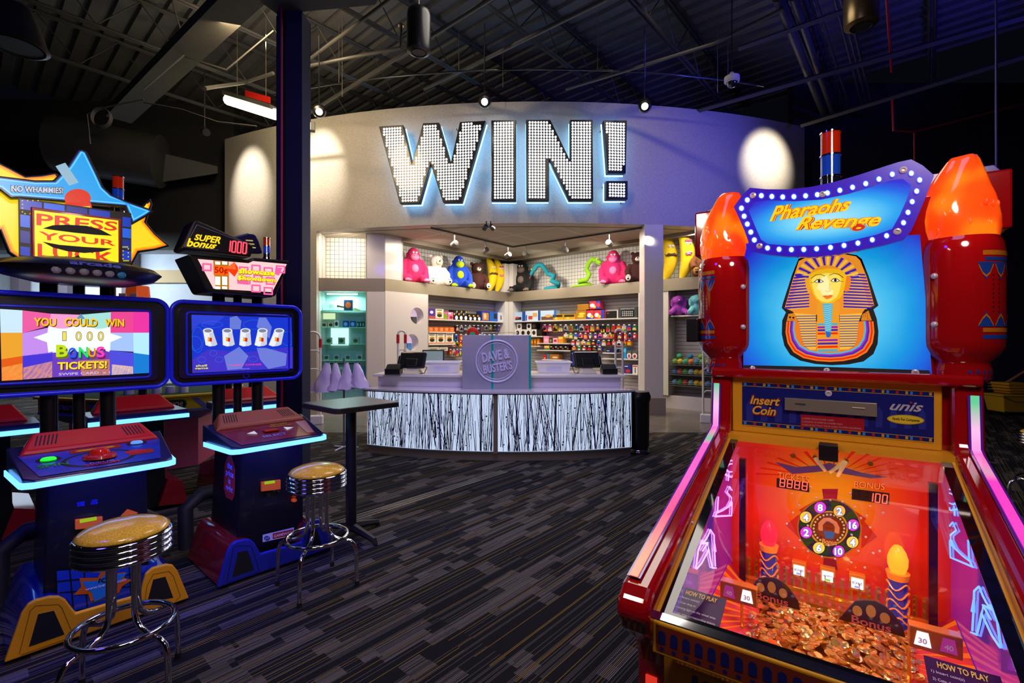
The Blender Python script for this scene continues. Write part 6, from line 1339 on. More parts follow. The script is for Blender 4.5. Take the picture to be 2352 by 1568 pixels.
# lamps of the cabinets' LED strips (the strips light the bodies below)
for fr in (G1, G2):
    p = fr.w(0, -.19, .86); lamp('AREA', 'led_glow', tuple(p), (.03, .06, 1), 5, tuple(fr.w(0, .12, .3)), .45, .05)
    p = fr.w(-.40, .1, .86); lamp('AREA', 'led_glow', tuple(p), (.03, .06, 1), 3, tuple(fr.w(-.2, .2, .2)), .05, .4)
    p = fr.w(0, .1, 1.2); lamp('AREA', 'deck_glow', tuple(fr.w(0, -.1, 1.3)), (.1, .1, 1), .8, tuple(fr.w(0, .1, .9)), .3)
# ---- row of cabinets behind, seen between the masts
def rear(fr, lab):
    t = thing('arcade_cabinet', lab, 'arcade game', (fr.x, fr.y, 0), fr.a, 'arcade cabinets of the back row')
    MB().hexa([(-.22,.06,.02),(.22,.06,.02),(.22,.55,.02),(-.22,.55,.02)], [(-.2,.03,.9),(.2,.03,.9),(.2,.5,.9),(-.2,.5,.9)]).build('body', BLK, t, bevel=.01)
    MB().box(-.36, .36, -.1, .35, .87, .94).build('control_deck', NVP, t, bevel=.01)
    MB().box(-.36, .36, -.125, -.1, .865, .90).build('led_strip', LEDM, t)
    MB().hexa([(-.31,.1,.94),(.31,.1,.94),(.29,.34,.94),(-.29,.34,.94)], [(-.29,.12,.97),(.29,.12,.97),(.22,.3,1.07),(-.22,.3,1.07)]).build('speaker_hood', RHD, t, bevel=.012)
    for u in (-.12, .12): MB().tube([(u, .42, .86), (u, .42, 1.9)], .035, 12).build('mast', BLK, t, smooth=40)
    MB().prism(rrect(-.42, 1.3, .42, 1.84, .07), front(.5), -.06, 0).build('monitor_shell', BLK, t, smooth=40)
    for q in (-1, 1): MB().prism([(q*.38,.02),(q*.34,.24),(q*.22,.28),(q*.15,.05)], front(0), -.6, 0).build('side_fender', RFE, t)
    return t
B0 = G1.w(.55, 1.95); B1 = G1.w(-.45, 1.95); B2 = G1.w(1.55, 1.95)
for k, (p, lab) in enumerate(((B1, 'back row cabinet behind the star game, far left'), (B0, 'back row cabinet seen between the two front cabinets'), (B2, 'back row cabinet behind the showdown cabinet'))):
    rear(Frame(p.x, p.y, AXA), lab)
# chip pusher island with STRIKE IT RICH! panels
t = thing('pusher_island', 'yellow and blue hexagonal pusher machine behind the left cabinets', 'arcade game', (-4.75, 6.3, 0))
hexp = [(1.1*math.cos(a), 1.1*math.sin(a)) for a in [PI/6+PI/3*i+.25 for i in range(6)]]
YP, BP2 = mat('island_yellow', (.75, .5, .03), .4), mat('island_blue', (.12, .16, .6), .4); fl = lambda a_, b_, d: (a_, b_, d)
sc_ = lambda k: [(x*k, y*k) for x, y in hexp]
MB().prism(sc_(.72), fl, 0, .6).build('lower_body', mat('island_pink', (.3, .05, .1), .4, em=.03), t); MB().hexa([(x, y, .6) for x, y in sc_(.75)], [(x, y, .72) for x, y in sc_(.95)]).build('skirt', mat('island_lilac', (.25,.25,.6), .4), t)
MB().prism(sc_(.96), fl, .72, .9).build('panel_ring', YP, t); MB().prism(sc_(1.0), fl, .9, .93).build('rim', YP, t, bevel=.008); MB().prism(sc_(.93), fl, .93, .935).build('play_bed', mat('felt_green', (.01,.06,.03), .8), t)
for i in range(6):
    a0_, a1_ = Vector(sc_(.962)[i]), Vector(sc_(.962)[(i+1) % 6]); d_ = (a1_-a0_); L_ = d_.length; d_.normalize(); n_ = Vector((d_.y, -d_.x))
    if ((a0_+a1_)/2).dot(n_) < 0: n_ = -n_
    pf = lambda a_, b_, dd, a0_=a0_, d_=d_, n_=n_: (a0_.x+d_.x*a_+n_.x*dd, a0_.y+d_.y*a_+n_.y*dd, b_)
    g = MB(); g.flat([(0,.725),(L_,.725),(L_,.75),(0,.75)], pf, .002, 1); g.flat([(.05,.75),(.12,.75),(.25,.88),(.18,.88)], pf, .002, 1); g.flat([(L_-.05,.75),(L_-.12,.75),(L_-.25,.88),(L_-.18,.88)], pf, .002, 1)
    g.flat(rrect(L_*.3, .755, L_*.72, .875, .05), pf, .003, 3); g.flat(rrect(L_*.31, .765, L_*.71, .865, .045), pf, .004, 0); g.text('STRIKE IT RICH!', pf, L_*.34, .79, L_*.68, .845, .006, 2, .02); g.build('panel_print', [BLK, BP2, pm('#c8b0b0'), pm('#208030')], t)
for i in range(5):
    o = MB().tube([(0,0,0),(0,0,.08+.02*(i%3))], .05, 12).build('chip_stack', pm('#b0b0b8'), smooth=40); o.location = (-4.6+i*.13, 5.75+.05*i, .936); setp(o, 'white chip stack on the island machine, ' + ORD[i], 'chips', 'chip stacks on the island machine')
p = at(317, 760, 8.2); t = thing('ticket_tower', 'orange six sided tower machine with black windows behind the star game', 'arcade game', (p.x, p.y, 0))
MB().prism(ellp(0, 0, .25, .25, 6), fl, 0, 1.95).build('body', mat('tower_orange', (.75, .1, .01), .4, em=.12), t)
MB().hexa([(x, y, 1.95) for x, y in ellp(0, 0, .22, .22, 6)], [(x, y, 2.5) for x, y in ellp(0, 0, .17, .17, 6)]).build('crown', mat('tower_orange', (.75, .1, .01), .4), t)
for q in (-1, 1): MB().prism(rrect(q*.09-.06, 2.0, q*.09+.06, 2.25, .03), front(-.21), 0, .012).build('window', BLK, t); MB().prism(rrect(q*.09-.06, 2.28, q*.09+.06, 2.36, .01), front(-.21), 0, .012).text('JACKPOT', front(-.21), q*.09-.05, 2.3, q*.09+.05, 2.34, .014, 1).build('name_plate', [pm('#c0a0a8'), pm('#b01818')], t)
# ================================================================ Pharaohs Revenge pusher game at the right
PF = Frame(1.395, 2.1, math.atan2(-.563, .827))
ID = lambda x, y: (x, y)
PT = thing('pusher_game', 'tall red Egyptian themed coin pusher with glowing torches at the right', 'arcade game', (PF.x, PF.y, 0), PF.a)
REDG = mat('red_gloss', (.32, .003, .005), .1, coat=1, var=.15, vscale=3); MUS = mat('mustard_paint', (.72, .34, .012), .35, coat=.3)
NAVP = mat('navy_print', (.01, .015, .16), .25, coat=.5); SCREW = mat('screw_steel', (.62, .62, .66), .25, .25, coat=1)
def screw(par, c, ax='y', r=.011):
    MB().lathe([(r, 0), (r, .003), (r*.7, .006), (0, .006)] if ax == 'z' else [(r, 0), (r*.95, .004), (r*.45, .006), (r*.4, .002), (0, .002)], 14, c, 0, ax).build('screw', SCREW, par, smooth=50)
# ---- cabinet body and side arms
prof = [(-.14,1.435),(-.165,1.21),(-.20,1.185),(-1.26,.935),(-1.30,.905),(-1.31,.87),(-1.28,.82),(-1.16,.72),(-1.14,.66),(-1.14,.02),(.2,.02),(.2,1.435)]
for q, nm in ((-1, 'left'), (1, 'right')):
    g = MB(); g.hexa([(q*.375, v, z) for v, z in prof], [(q*.465, v, z) for v, z in prof]); arm = g.build('side_arm', REDG, PT, bevel=.018, seg=3)
    # light channel: runs down the front edge of the arm
    path = [(-.152,1.395),(-.174,1.205),(-.215,1.188),(-1.245,.945)]; 
    for nm2, w_, off, m_ in (('channel_frame', .019, .002, mat('channel_purple', (.12,.02,.35), .15, coat=1)), ('light_strip', .0115, .006, None)):
        if m_ is None:
            m_, nt, b = nodemat('strip_light_'+nm, .2); b.inputs['Base Color'].default_value = (.3,.1,.2,1)
            tc = nt.nodes.new('ShaderNodeTexCoord'); sx = nt.nodes.new('ShaderNodeSeparateXYZ'); nt.links.new(tc.outputs['Object'], sx.inputs[0])
            t_ = mth(nt, 'MULTIPLY', mth(nt, 'ADD', mth(nt, 'MULTIPLY', sx.outputs[1], -1), mth(nt, 'MULTIPLY', mth(nt, 'SUBTRACT', 1.4, sx.outputs[2]), .5)), .62)
            P_ = hx('#f050b0'); GR = hx('#10c080'); WP = hx('#f0b0e0'); OR_ = hx('#f88848'); RP_ = hx('#f83868')
            st_ = [(0, GR), (.10, GR), (.14, WP), (.19, P_), (.27, GR), (.31, P_), (.5, P_), (.68, RP_), (.85, OR_), (1, OR_)] if q < 0 else [(0, GR), (.11, GR), (.15, WP), (.20, P_), (.29, hx('#c090a8')), (.33, hx('#f828b0')), (1, hx('#f828b0'))]
            nt.links.new(ramp(nt, t_, st_), b.inputs['Emission Color']); b.inputs['Emission Strength'].default_value = 1.15
        pts = []; d3 = [(0, -1), (0, -1), (.4, 1), (.24, 1)]
        g = MB(); nr = [(-.99,.1),(-.9,.35),(-.3,.95),(-.23,.97)]
        L = [[(q*.436-w_, path[i][0]+nr[i][0]*off, path[i][1]+nr[i][1]*off), (q*.436+w_, path[i][0]+nr[i][0]*off, path[i][1]+nr[i][1]*off)] for i in range(4)]
        for a, b_ in zip(L[:-1], L[1:]): g._a([a[0], a[1], b_[1], b_[0], *[Vector(v)+Vector((0,.004,-.004)) for v in (a[0], a[1], b_[1], b_[0])]], [(0,1,2,3),(4,7,6,5),(0,4,5,1),(1,5,6,2),(2,6,7,3),(3,7,4,0)])
        g.build(nm2, m_, arm)
    for v in (-.5, -.85): 
        zz = .935+(v+1.26)*-.236+.25*0; 
        screw(arm, (q*.3765, v, 1.185+(v+.2)*.236-.05), 'x', .007)
MB().box(-.376, .376, -1.10, -.21, .05, .45).build('base_cabinet', MUS, PT)
MB().box(-.376, .376, -.10, .18, .05, 1.43).build('rear_cabinet', REDG, PT)
MB().box(-.376, .376, -.215, -.10, 1.15, 1.178).build('cross_member', MUS, PT)
# front below the glass
g = MB(); g.hexa([(-.376,-1.27,.775),(.376,-1.27,.775),(.376,-1.245,.775),(-.376,-1.245,.775)], [(-.376,-1.27,.860),(.376,-1.27,.860),(.376,-1.245,.860),(-.376,-1.245,.860)]); fb = g.build('front_rail', MUS, PT, bevel=.004)
g = MB(); f2 = front(-1.27); g.flat([(-.365,.785),(.365,.785),(.365,.853),(-.365,.853)], f2, .001, 0)
for i in range(24):
    x = -.35+i*.0304; g.flat([(x-.009,.806)]+arcpts(x, .832, .009, PI, 0, 6)+[(x+.009,.806)], f2, .002, 1); g.ell(f2, x, .794, .006, .005, .002, 1, 8)
g.build('border_print', [mat('border_red', (.22,.03,.01), .35), mat('border_blue', (.01,.015,.12), .35)], fb)
g = MB(); g.hexa([(-.376,-1.14,.05),(.376,-1.14,.05),(.376,-1.1,.05),(-.376,-1.1,.05)], [(-.376,-1.17,.775),(.376,-1.17,.775),(.376,-1.1,.775),(-.376,-1.1,.775)]); fp = g.build('front_panel', MUS, PT)
f3 = lambda a_, b_, d: (a_, -1.14-(b_-.05)/.725*.03-d, b_)
g = MB(); g.box(-.34, .34, -1.185, -1.17, .715, .735)
for i in range(60): g.box(-.335+i*.0113, -.331+i*.0113, -1.188, -1.17, .716, .734)
g.build('fluted_trim', MUS, fp)
g = MB(); g.flat([(-.27,.1),(.27,.1),(.27,.68),(-.27,.68)], f3, .002, 0)
for i in range(16): g.flat([(-.30,.66-i*.035),(-.285,.66-i*.035),(-.285,.685-i*.035),(-.30,.685-i*.035)], f3, .003, 1+i % 2); g.flat([(.285,.66-i*.035),(.30,.66-i*.035),(.30,.685-i*.035),(.285,.685-i*.035)], f3, .003, 1+i % 2)
for i, (x, z, c_) in enumerate(((-.2,.62,3),(-.12,.63,1),(0,.62,3),(.13,.62,2),(.2,.55,3))): g.ell(f3, x, z, .035, .03, .004, c_)
g.build('front_print', [BLK, mat('fp_blue', (.01,.08,.4), .3), mat('fp_red', (.4,.02,.01), .3), mat('fp_gold', (.6,.3,.03), .3)], fp)
# ---- insert coin panel
v1 = -.13; q = lambda x, y: PF.uz(x, y, v1)
ic = MB().box(-.374, .352, v1, v1+.06, 1.178, 1.428).build('coin_panel', MUS, PT, bevel=.006)
a = Fr2(PF, ID, v1); IN = [(1705,877),(2145,900),(2145,1015),(1705,974)]; a.poly(IN, NAVP, .002)
gold = mat('gold_print', (.5,.32,.04), .3); rdp = mat('red_print', (.4,.02,.02), .3); bl2 = mat('blue_print', (.02,.2,.6), .3, em=.08)
for yo in (.012, .93):
    for i in range(40):
        k_ = i/40; 
        def qq(k, h): 
            x = 1707+(2143-1707)*(k**1.0*(1+0)+0); top = 877+(900-877)*k; bot = 974+(1015-974)*k; return (x, top+(bot-top)*h)
        a.poly([qq(k_+.004, yo), qq(k_+.018, yo), qq(k_+.018, yo+.06), qq(k_+.004, yo+.06)], [bl2, NAVP, rdp, NAVP, gold][i % 5], .003)
    a.line([qq(0, yo-.012), qq(1, yo-.012)], gold, .002, .004); a.line([qq(0, yo+.075), qq(1, yo+.075)], gold, .002, .004)
for i in range(13): x = 1722+i*33; a.poly([(x-8, 985+(x-1705)*.05-20), (x+8, 985+(x-1705)*.05-20), (x+8, 930+(x-1705)*.05), (x, 915+(x-1705)*.05), (x-8, 930+(x-1705)*.05)], mat('arch_blue', (.02,.03,.26), .3), .0025)
a.text4('Insert\nCoin', [(1720,952),(1792,958),(1794,910),(1722,905)], mat('ink_red', (.25,.02,.01), .4), .005, .06, .25); a.text4('Insert\nCoin', [(1722,949),(1790,955),(1792,912),(1724,908)], mat('gold_ink', (.75,.5,.06), .3), .006, .02, .25)
a.poly([(1839,951),(1985,961),(1985,991),(1839,979)], mat('notice_red', (.35,.01,.02), .3), .004)
for i, s_ in enumerate(('1) SWIPE YOUR POWER CARD', '2) RECEIVE 10 CHIPS IN LOWER TRAY', '3) SKILLFULLY PLAY YOUR CHIPS TO WIN COUPONS')):
    a.text4(s_, [(1842, 963+i*7.2), ([1915,1936,1978][i], [968,977,987][i]), ([1915,1936,1978][i], [963,972,982][i]), (1842, 958+i*7.2)], pm('#c89090'), .005)
a.text4('unis', [(2042,941),(2118,946),(2122,925),(2048,921)], pm('#b0b0b8'), .004, .02, .3); a.ell(2092, 924, 3, 2, pm('#c02010'), .006)
a.ell(2080, 963, 43, 11, pm('#c0a020'), .004, 28, .06); a.ell(2080, 963, 40, 9, pm('#e0c830'), .0045, 28, .06); a.text4('Family Fun Companies', [(2050,965),(2112,970),(2112,962),(2050,957)], pm('#303010'), .006, .01)
a.done('coin_print', ic)
a = Fr2(PF, ID, v1); a.thick([(1803,912),(2014,925),(2014,956),(1803,940)], mat('coin_slot_steel', (.30,.28,.20), .2, .4, coat=1), 0, .02); cs_ = a.done('coin_slot', ic, bevel=.002)
a = Fr2(PF, ID, v1-.021); a.line([(1827,926),(1850,928)], BLK, .003); a.line([(1958,935),(1986,937)], pm('#e8e0c0'), .003); a.done('slot', cs_)
screw(ic, (*[PF.uz(1903, 903, v1)[0], v1-.001], PF.uz(1903, 903, v1)[1]), 'y', .013)
# ---- head: box, backglass, base trim
MB().box(-.34, .34, -.055, .16, 1.43, 2.16).build('head_box', REDG, PT, bevel=.01)
MB().box(-.46, .46, -.17, .18, 1.425, 1.468).build('head_base', REDG, PT, bevel=.014, seg=3)
v2 = -.058; a = Fr2(PF, ID, v2); BK = [(1712,560),(2112,540),(2140,862),(1708,846)]
m, nt, b = nodemat('backglass_blue', .08); b.inputs['Coat Weight'].default_value = 1
tc = nt.nodes.new('ShaderNodeTexCoord'); mp = nt.nodes.new('ShaderNodeMapping'); mp.inputs['Location'].default_value = (0, 0, -1.70*1.0); 
gr = nt.nodes.new('ShaderNodeVectorMath'); gr.operation = 'LENGTH'; nt.links.new(tc.outputs['Object'], mp.inputs[0]); 
sc_n = nt.nodes.new('ShaderNodeVectorMath'); sc_n.operation = 'MULTIPLY'; sc_n.inputs[1].default_value = (1, 0, .95); nt.links.new(mp.outputs[0], sc_n.inputs[0]); nt.links.new(sc_n.outputs[0], gr.inputs[0])
nz = nt.nodes.new('ShaderNodeTexNoise'); nz.inputs['Scale'].default_value = 9; nt.links.new(tc.outputs['Object'], nz.inputs['Vector'])
ln = mth(nt, 'ADD', gr.outputs['Value'], mth(nt, 'MULTIPLY', mth(nt, 'SUBTRACT', nz.outputs['Fac'], .5), .04))
nt.links.new(ramp(nt, ln, [(0, hx('#a8e4f8')), (.19, hx('#48c4f0')), (.27, hx('#10a0e4')), (.34, hx('#1070e0')), (.42, hx('#2010c8'))]), b.inputs['Emission Color']); b.inputs['Emission Strength'].default_value = .95; b.inputs['Base Color'].default_value = (.02,.05,.2,1)
uzk = [PF.uz(*p, v2) for p in BK]; bgp = MB().prism(uzk, front(v2), 0, .012).build('backglass', m, PT)
# generic crowned ruler portrait printed on the backglass, striped headcloth
Zp = lambda x, y: (1700+x/5.226, 560+y/5.226)
a = Fr2(PF, Zp, v2-.012); g_ = lambda c, s=.95: G(c, s)
HO = [(700,180),(780,150),(900,135),(1060,125),(1250,110),(1400,135),(1460,180),(1540,380),(1660,740),(1600,785),(1640,900),(1660,1050),(1650,1200),(1600,1320),(1480,1410),(1300,1445),(1100,1455),(900,1440),(720,1400),(600,1330),(530,1220),(500,1080),(505,920),(550,820),(500,770),(510,720),(620,380)]
a.poly(HO, BLKM, .001)
IB = [(705,205),(790,165),(1060,140),(1250,125),(1390,150),(1440,200),(1520,400),(1610,740),(1500,780),(1450,850),(660,850),(630,810),(535,770),(640,400)]
OG, PU = g_('#e89028'), g_('#3820b0'); a.poly(IB, OG, .002)
def clipx(y, poly):
    xs_ = []
    for i in range(len(poly)):
        (x0, y0), (x1, y1) = poly[i-1], poly[i]
        if (y0 > y) != (y1 > y): xs_.append(x0+(y-y0)*(x1-x0)/(y1-y0))
    return (min(xs_), max(xs_)) if xs_ else None
YO = g_('#f0c048')
for i in range(12):
    y = 355+i*36; c0, c1 = clipx(y, IB), clipx(min(y+21, 845), IB)
    if c0 and c1:
        for s0, s1, e in ((c0[0], 830, 8), (1240, c0[1], -8)):
            a.poly([(s0, y+e), (s1, y-e), (s1, y+17-e), (s0, y+21+e)], PU, .003); a.poly([(s0+ (60 if s0<900 else 0), y+17+e), (s1-(60 if s0>900 else 0), y+15-e), (s1-(60 if s0>900 else 0), y+24-e), (s0+(60 if s0<900 else 0), y+26+e)], YO, .0028)
for i in range(19):                      # radiating crown stripes
    t0 = PI*(.02+.96*i/19); t1 = t0+PI*.032; cx_, cy_ = 1045, 430; r0, r1 = 195, 330
    pts = [(cx_+math.cos(t)*r*1.16, cy_-math.sin(t)*r*(.88 if r < 250 else .9)) for t, r in ((t0, r0), (t1, r0), (t1, r1), (t0, r1))]
    a.poly(pts, PU if i % 2 == 0 else YO, .0035)
# lappets
for x0, x1, xb in ((680, 910, 760), (1195, 1440, 1400)):
    lp = [(x0-30 if x0 < 900 else x0, 850), (x1 if x0 < 900 else x1+20, 850), (x1, 1265), (x0+150 if x0 < 900 else x0+5, 1275), (x0+60 if x0 < 900 else x0, 1230)] if x0 < 900 else [(1195,850),(1465,830),(1420,940),(1400,1150),(1370,1220),(1300,1265),(1195,1268)]
    if x0 < 900: lp = [(650,830),(910,850),(910,1270),(840,1270),(770,1220),(730,1100),(710,950)]
    a.poly(lp, g_('#f0b840'), .003)
    for i in range(17):
        y = 745+i*30 if i > 3 else 860+i*1; y = 770+i*30
        c0 = clipx(y, lp)
        if c0 and y < 1250: a.poly([(c0[0], y+4), (c0[1], y), (c0[1], y+9), (c0[0], y+13)], g_('#2030a0'), .004)
# collar
col = lambda k: [(1045+(x-1045)*k, 900+(y-900)*k) for x, y in [(555,930),(545,1060),(570,1190),(640,1300),(760,1370),(920,1405),(1080,1415),(1240,1405),(1400,1370),(1520,1300),(1590,1190),(1612,1060),(1600,930)]]
ins = [(705,940),(720,1100),(760,1210),(850,1275),(1045,1285),(1260,1278),(1380,1215),(1415,1100),(1440,930)]
rings = ['#e87820', '#e82808', '#e87820', '#4028b8', '#a028a8', '#40b8d8', '#e87820']
for i, c_ in enumerate(rings): 
    k = 1-.035*i; a.poly(col(k)+[(1440,930),(700,930)], g_(c_), .0022+.0001*i)
a.poly([(560,925),(580,840),(650,830),(700,925)], g_('#d88020'), .003); a.poly([(1450,920),(1465,845),(1540,800),(1580,920)], g_('#d88020'), .003)
a.poly([(925,700),(1190,700),(1190,1285),(920,1285)], g_('#e89a28'), .0035)
for y, c_ in ((950,'#38b0d0'),(985,'#9020b0'),(1020,'#3820b0'),(1060,'#e83008'),(1140,'#9020b0'),(1180,'#3820b0'),(1220,'#e83008'),(1262,'#38b0d0')): a.poly([(930,y+6),(1172,y),(1172,y+24),(930,y+28)], g_(c_), .004)
# face
face = [(825,385),(860,350),(940,315),(1060,295),(1180,305),(1250,340),(1275,390),(1262,480),(1240,580),(1200,650),(1120,705),(1060,722),(980,710),(910,660),(870,590),(835,480)]
a.poly([(1250,400),(1290,380),(1330,400),(1325,480),(1300,570),(1265,575),(1240,560)], g_('#e88020'), .004); a.poly([(850,590),(815,590),(790,510),(778,430),(805,410),(840,430)], g_('#e8a028'), .004)
a.poly(face, g_('#f0b818'), .005); a.poly([(1045+(x-1045)*.8-12, 520+(y-520)*.82+15) for x, y in face], g_('#f8dc60'), .0055); a.poly([(1040,380),(1075,470),(1085,550),(1120,560),(1110,610),(990,620),(960,560),(920,540),(960,420)], g_('#fdf0a8'), .0058)
for s_, ex, ey in ((-1, 948, 447), (1, 1143, 437)):
    a.poly([(ex-60,ey+8),(ex-25,ey-22),(ex+10,ey-26),(ex+42,ey-5),(ex+58,ey+8),(ex+15,ey+24),(ex-30,ey+22)], pm('#201008'), .0065); a.poly([(ex-48,ey+7),(ex-20,ey-14),(ex+10,ey-17),(ex+45,ey+6),(ex+10,ey+17),(ex-25,ey+16)], g_('#fff8e8'), .0068); a.ell(ex, ey, 17, 17, pm('#281408'), .0071, 16); a.line([(ex+s_*45, ey+8), (ex+s_*95, ey+(22 if s_ < 0 else 16))], pm('#201008'), .0016, .0066)
    br = [(ex-s_*70, ey-60), (ex-s_*20, ey-80), (ex+s_*40, ey-72), (ex+s_*95, ey-30)]; a.line(br, pm('#201008'), .0022, .0066)
a.line([(1075,470),(1070,540),(1085,560),(1055,575),(1020,565)], g_('#d08820', .8), .0012, .0066); a.poly([(990,625),(1030,618),(1055,622),(1080,612),(1118,622),(1080,655),(1040,665),(1015,650)], g_('#f07828'), .0066); a.line([(990,628),(1050,632),(1118,622)], g_('#c05018', .8), .001, .0069)
a.poly([(990,715),(1112,715),(1092,1060),(1085,1110),(1060,1125),(1035,1115),(1022,1060)], g_('#58b0c8'), .006); a.poly([(1025,1050),(1092,1060),(1085,1110),(1060,1125),(1035,1115)], g_('#2868c0'), .0065)
for i in range(12): a.line([(1000+i*2, 745+i*26), (1050, 750+i*26), (1100-i, 730+i*26)], g_('#b8e8f0'), .0014, .0067)
a.line([(600,900),(625,915),(655,905)], pm('#502008'), .001, .004); a.ell(600, 880, 14, 12, g_('#502008', .3), .004, 12); a.ell(640, 885, 14, 12, g_('#502008', .3), .004, 12); a.line([(1475,880),(1478,825),(1500,830),(1500,880)], pm('#502008'), .001, .004); a.line([(1500,830),(1525,828),(1528,900),(1560,905)], pm('#502008'), .001, .004)
a.done('ruler_print', bgp)
a = Fr2(PF, ID, v2-.012); a.poly([(1708,838),(1900,842),(2133,850),(2140,862),(1708,846+8)], BLKM, .008); a.done('lower_strip', bgp)
for x, y in ((1729, 846), (1899, 851), (2102, 855)): u, z = PF.uz(x, y, v2-.02); screw(bgp, (u, v2-.022, z), 'y', .013)
# ---- marquee
Z9 = lambda x, y: (1580+x/2.613, 300+y/2.613)
v3 = -.19; MO = [(275,458),(320,395),(372,343),(470,352),(600,353),(740,338),(880,308),(1020,268),(1160,222),(1260,190),(1340,173),(1410,210),(1478,270),(1450,340),(1418,420),(1385,500),(1340,600),(1300,650),(1180,685),(1040,715),(900,742),(760,758),(600,755),(480,742),(385,722),(372,690),(340,600),(305,520)]
uzm = [PF.uz(*Z9(*p), v3) for p in MO]; mq = MB().prism(uzm, front(v3), -.035, 0).build('marquee', mat('marquee_side', (.05,.01,.25), .2, em=.2), PT, bevel=.003)
MB().box(-.2, .2, v3+.035, -.05, 1.98, 2.12).build('marquee_mount', REDG, PT)
a = Fr2(PF, Z9, v3); a.poly([tuple(p) for p in MO], G('#4018c8', .62), .002)
MI = [(365,480),(405,430),(470,418),(640,425),(800,415),(960,382),(1100,340),(1220,298),(1290,290),(1340,330),(1310,420),(1270,510),(1225,590),(1130,625),(960,665),(800,688),(620,692),(480,680),(440,655),(415,600)]
def sc2(pts, k): cx_, cy_ = 830, 490; return [(cx_+(x-cx_)*k, cy_+(y-cy_)*(k-.02)) for x, y in pts]
uc, zc_ = PF.uz(*Z9(830, 530), v3); MQG, nt, b = nodemat('marquee_lit', .1)
tc = nt.nodes.new('ShaderNodeTexCoord'); mp = nt.nodes.new('ShaderNodeMapping'); mp.inputs['Location'].default_value = (-uc*1.0, 0, -zc_*2.6); mp.inputs['Scale'].default_value = (1.0, 0, 2.6)
ln_ = nt.nodes.new('ShaderNodeVectorMath'); ln_.operation = 'LENGTH'; nt.links.new(tc.outputs['Object'], mp.inputs[0]); nt.links.new(mp.outputs[0], ln_.inputs[0])
nt.links.new(ramp(nt, ln_.outputs['Value'], [(0, hx('#b8f0fc')), (.14, hx('#70d4f4')), (.22, hx('#28a8ec')), (.30, hx('#1460e0')), (.36, hx('#2818c8'))]), b.inputs['Emission Color']); b.inputs['Emission Strength'].default_value = .95; b.inputs['Base Color'].default_value = (.02,.05,.2,1)
a.poly(sc2(MI, 1.03), G('#2820c8', .8), .003); a.poly(MI, MQG, .0035)
bd = [(442,392),(505,397),(570,400),(637,398),(707,393),(777,386),(838,376),(912,360),(988,342),(1067,320),(1146,293),(1226,264),(1340,258),(1390,298),(1372,365),(1345,428),(1320,492),(1293,554),(1192,632),(1106,656),(1020,676),(937,690),(856,702),(773,710),(696,714),(622,715),(548,713),(479,705),(400,657),(379,610),(358,562),(339,515),(323,467),(358,418)]
DOT = G('#f4fcff', 2.6)
for x, y in bd: a.ell(x, y, 21, 21, G('#1848f0', 1.1), .0055, 16); a.ell(x, y, 13.5, 14.5, DOT, .0065, 14)
for k, (c_, d_, bo_) in enumerate((('#b82408', .0075, .085), ('#f8c818', .0085, .062), ('#c82808', .0095, .042), ('#fcc010', .0105, .018))):
    s_ = 1.0; a.text4('Pharaohs', [(492,548),(975,480),(985,402),(502,458)], G(c_, 1.0 if k != 3 else 1.15), d_, bo_, .35); a.text4('Revenge', [(640,622),(1150,598),(1165,495),(665,520)], G(c_, 1.0 if k != 3 else 1.15), d_, bo_, .35)
a.done('marquee_print', mq)
for x, y in ((391,390), (808,383), (1292,238), (430,693), (1256,607)): u, z = PF.uz(*Z9(x, y), v3); screw(mq, (u, v3-.004, z), 'y', .013)
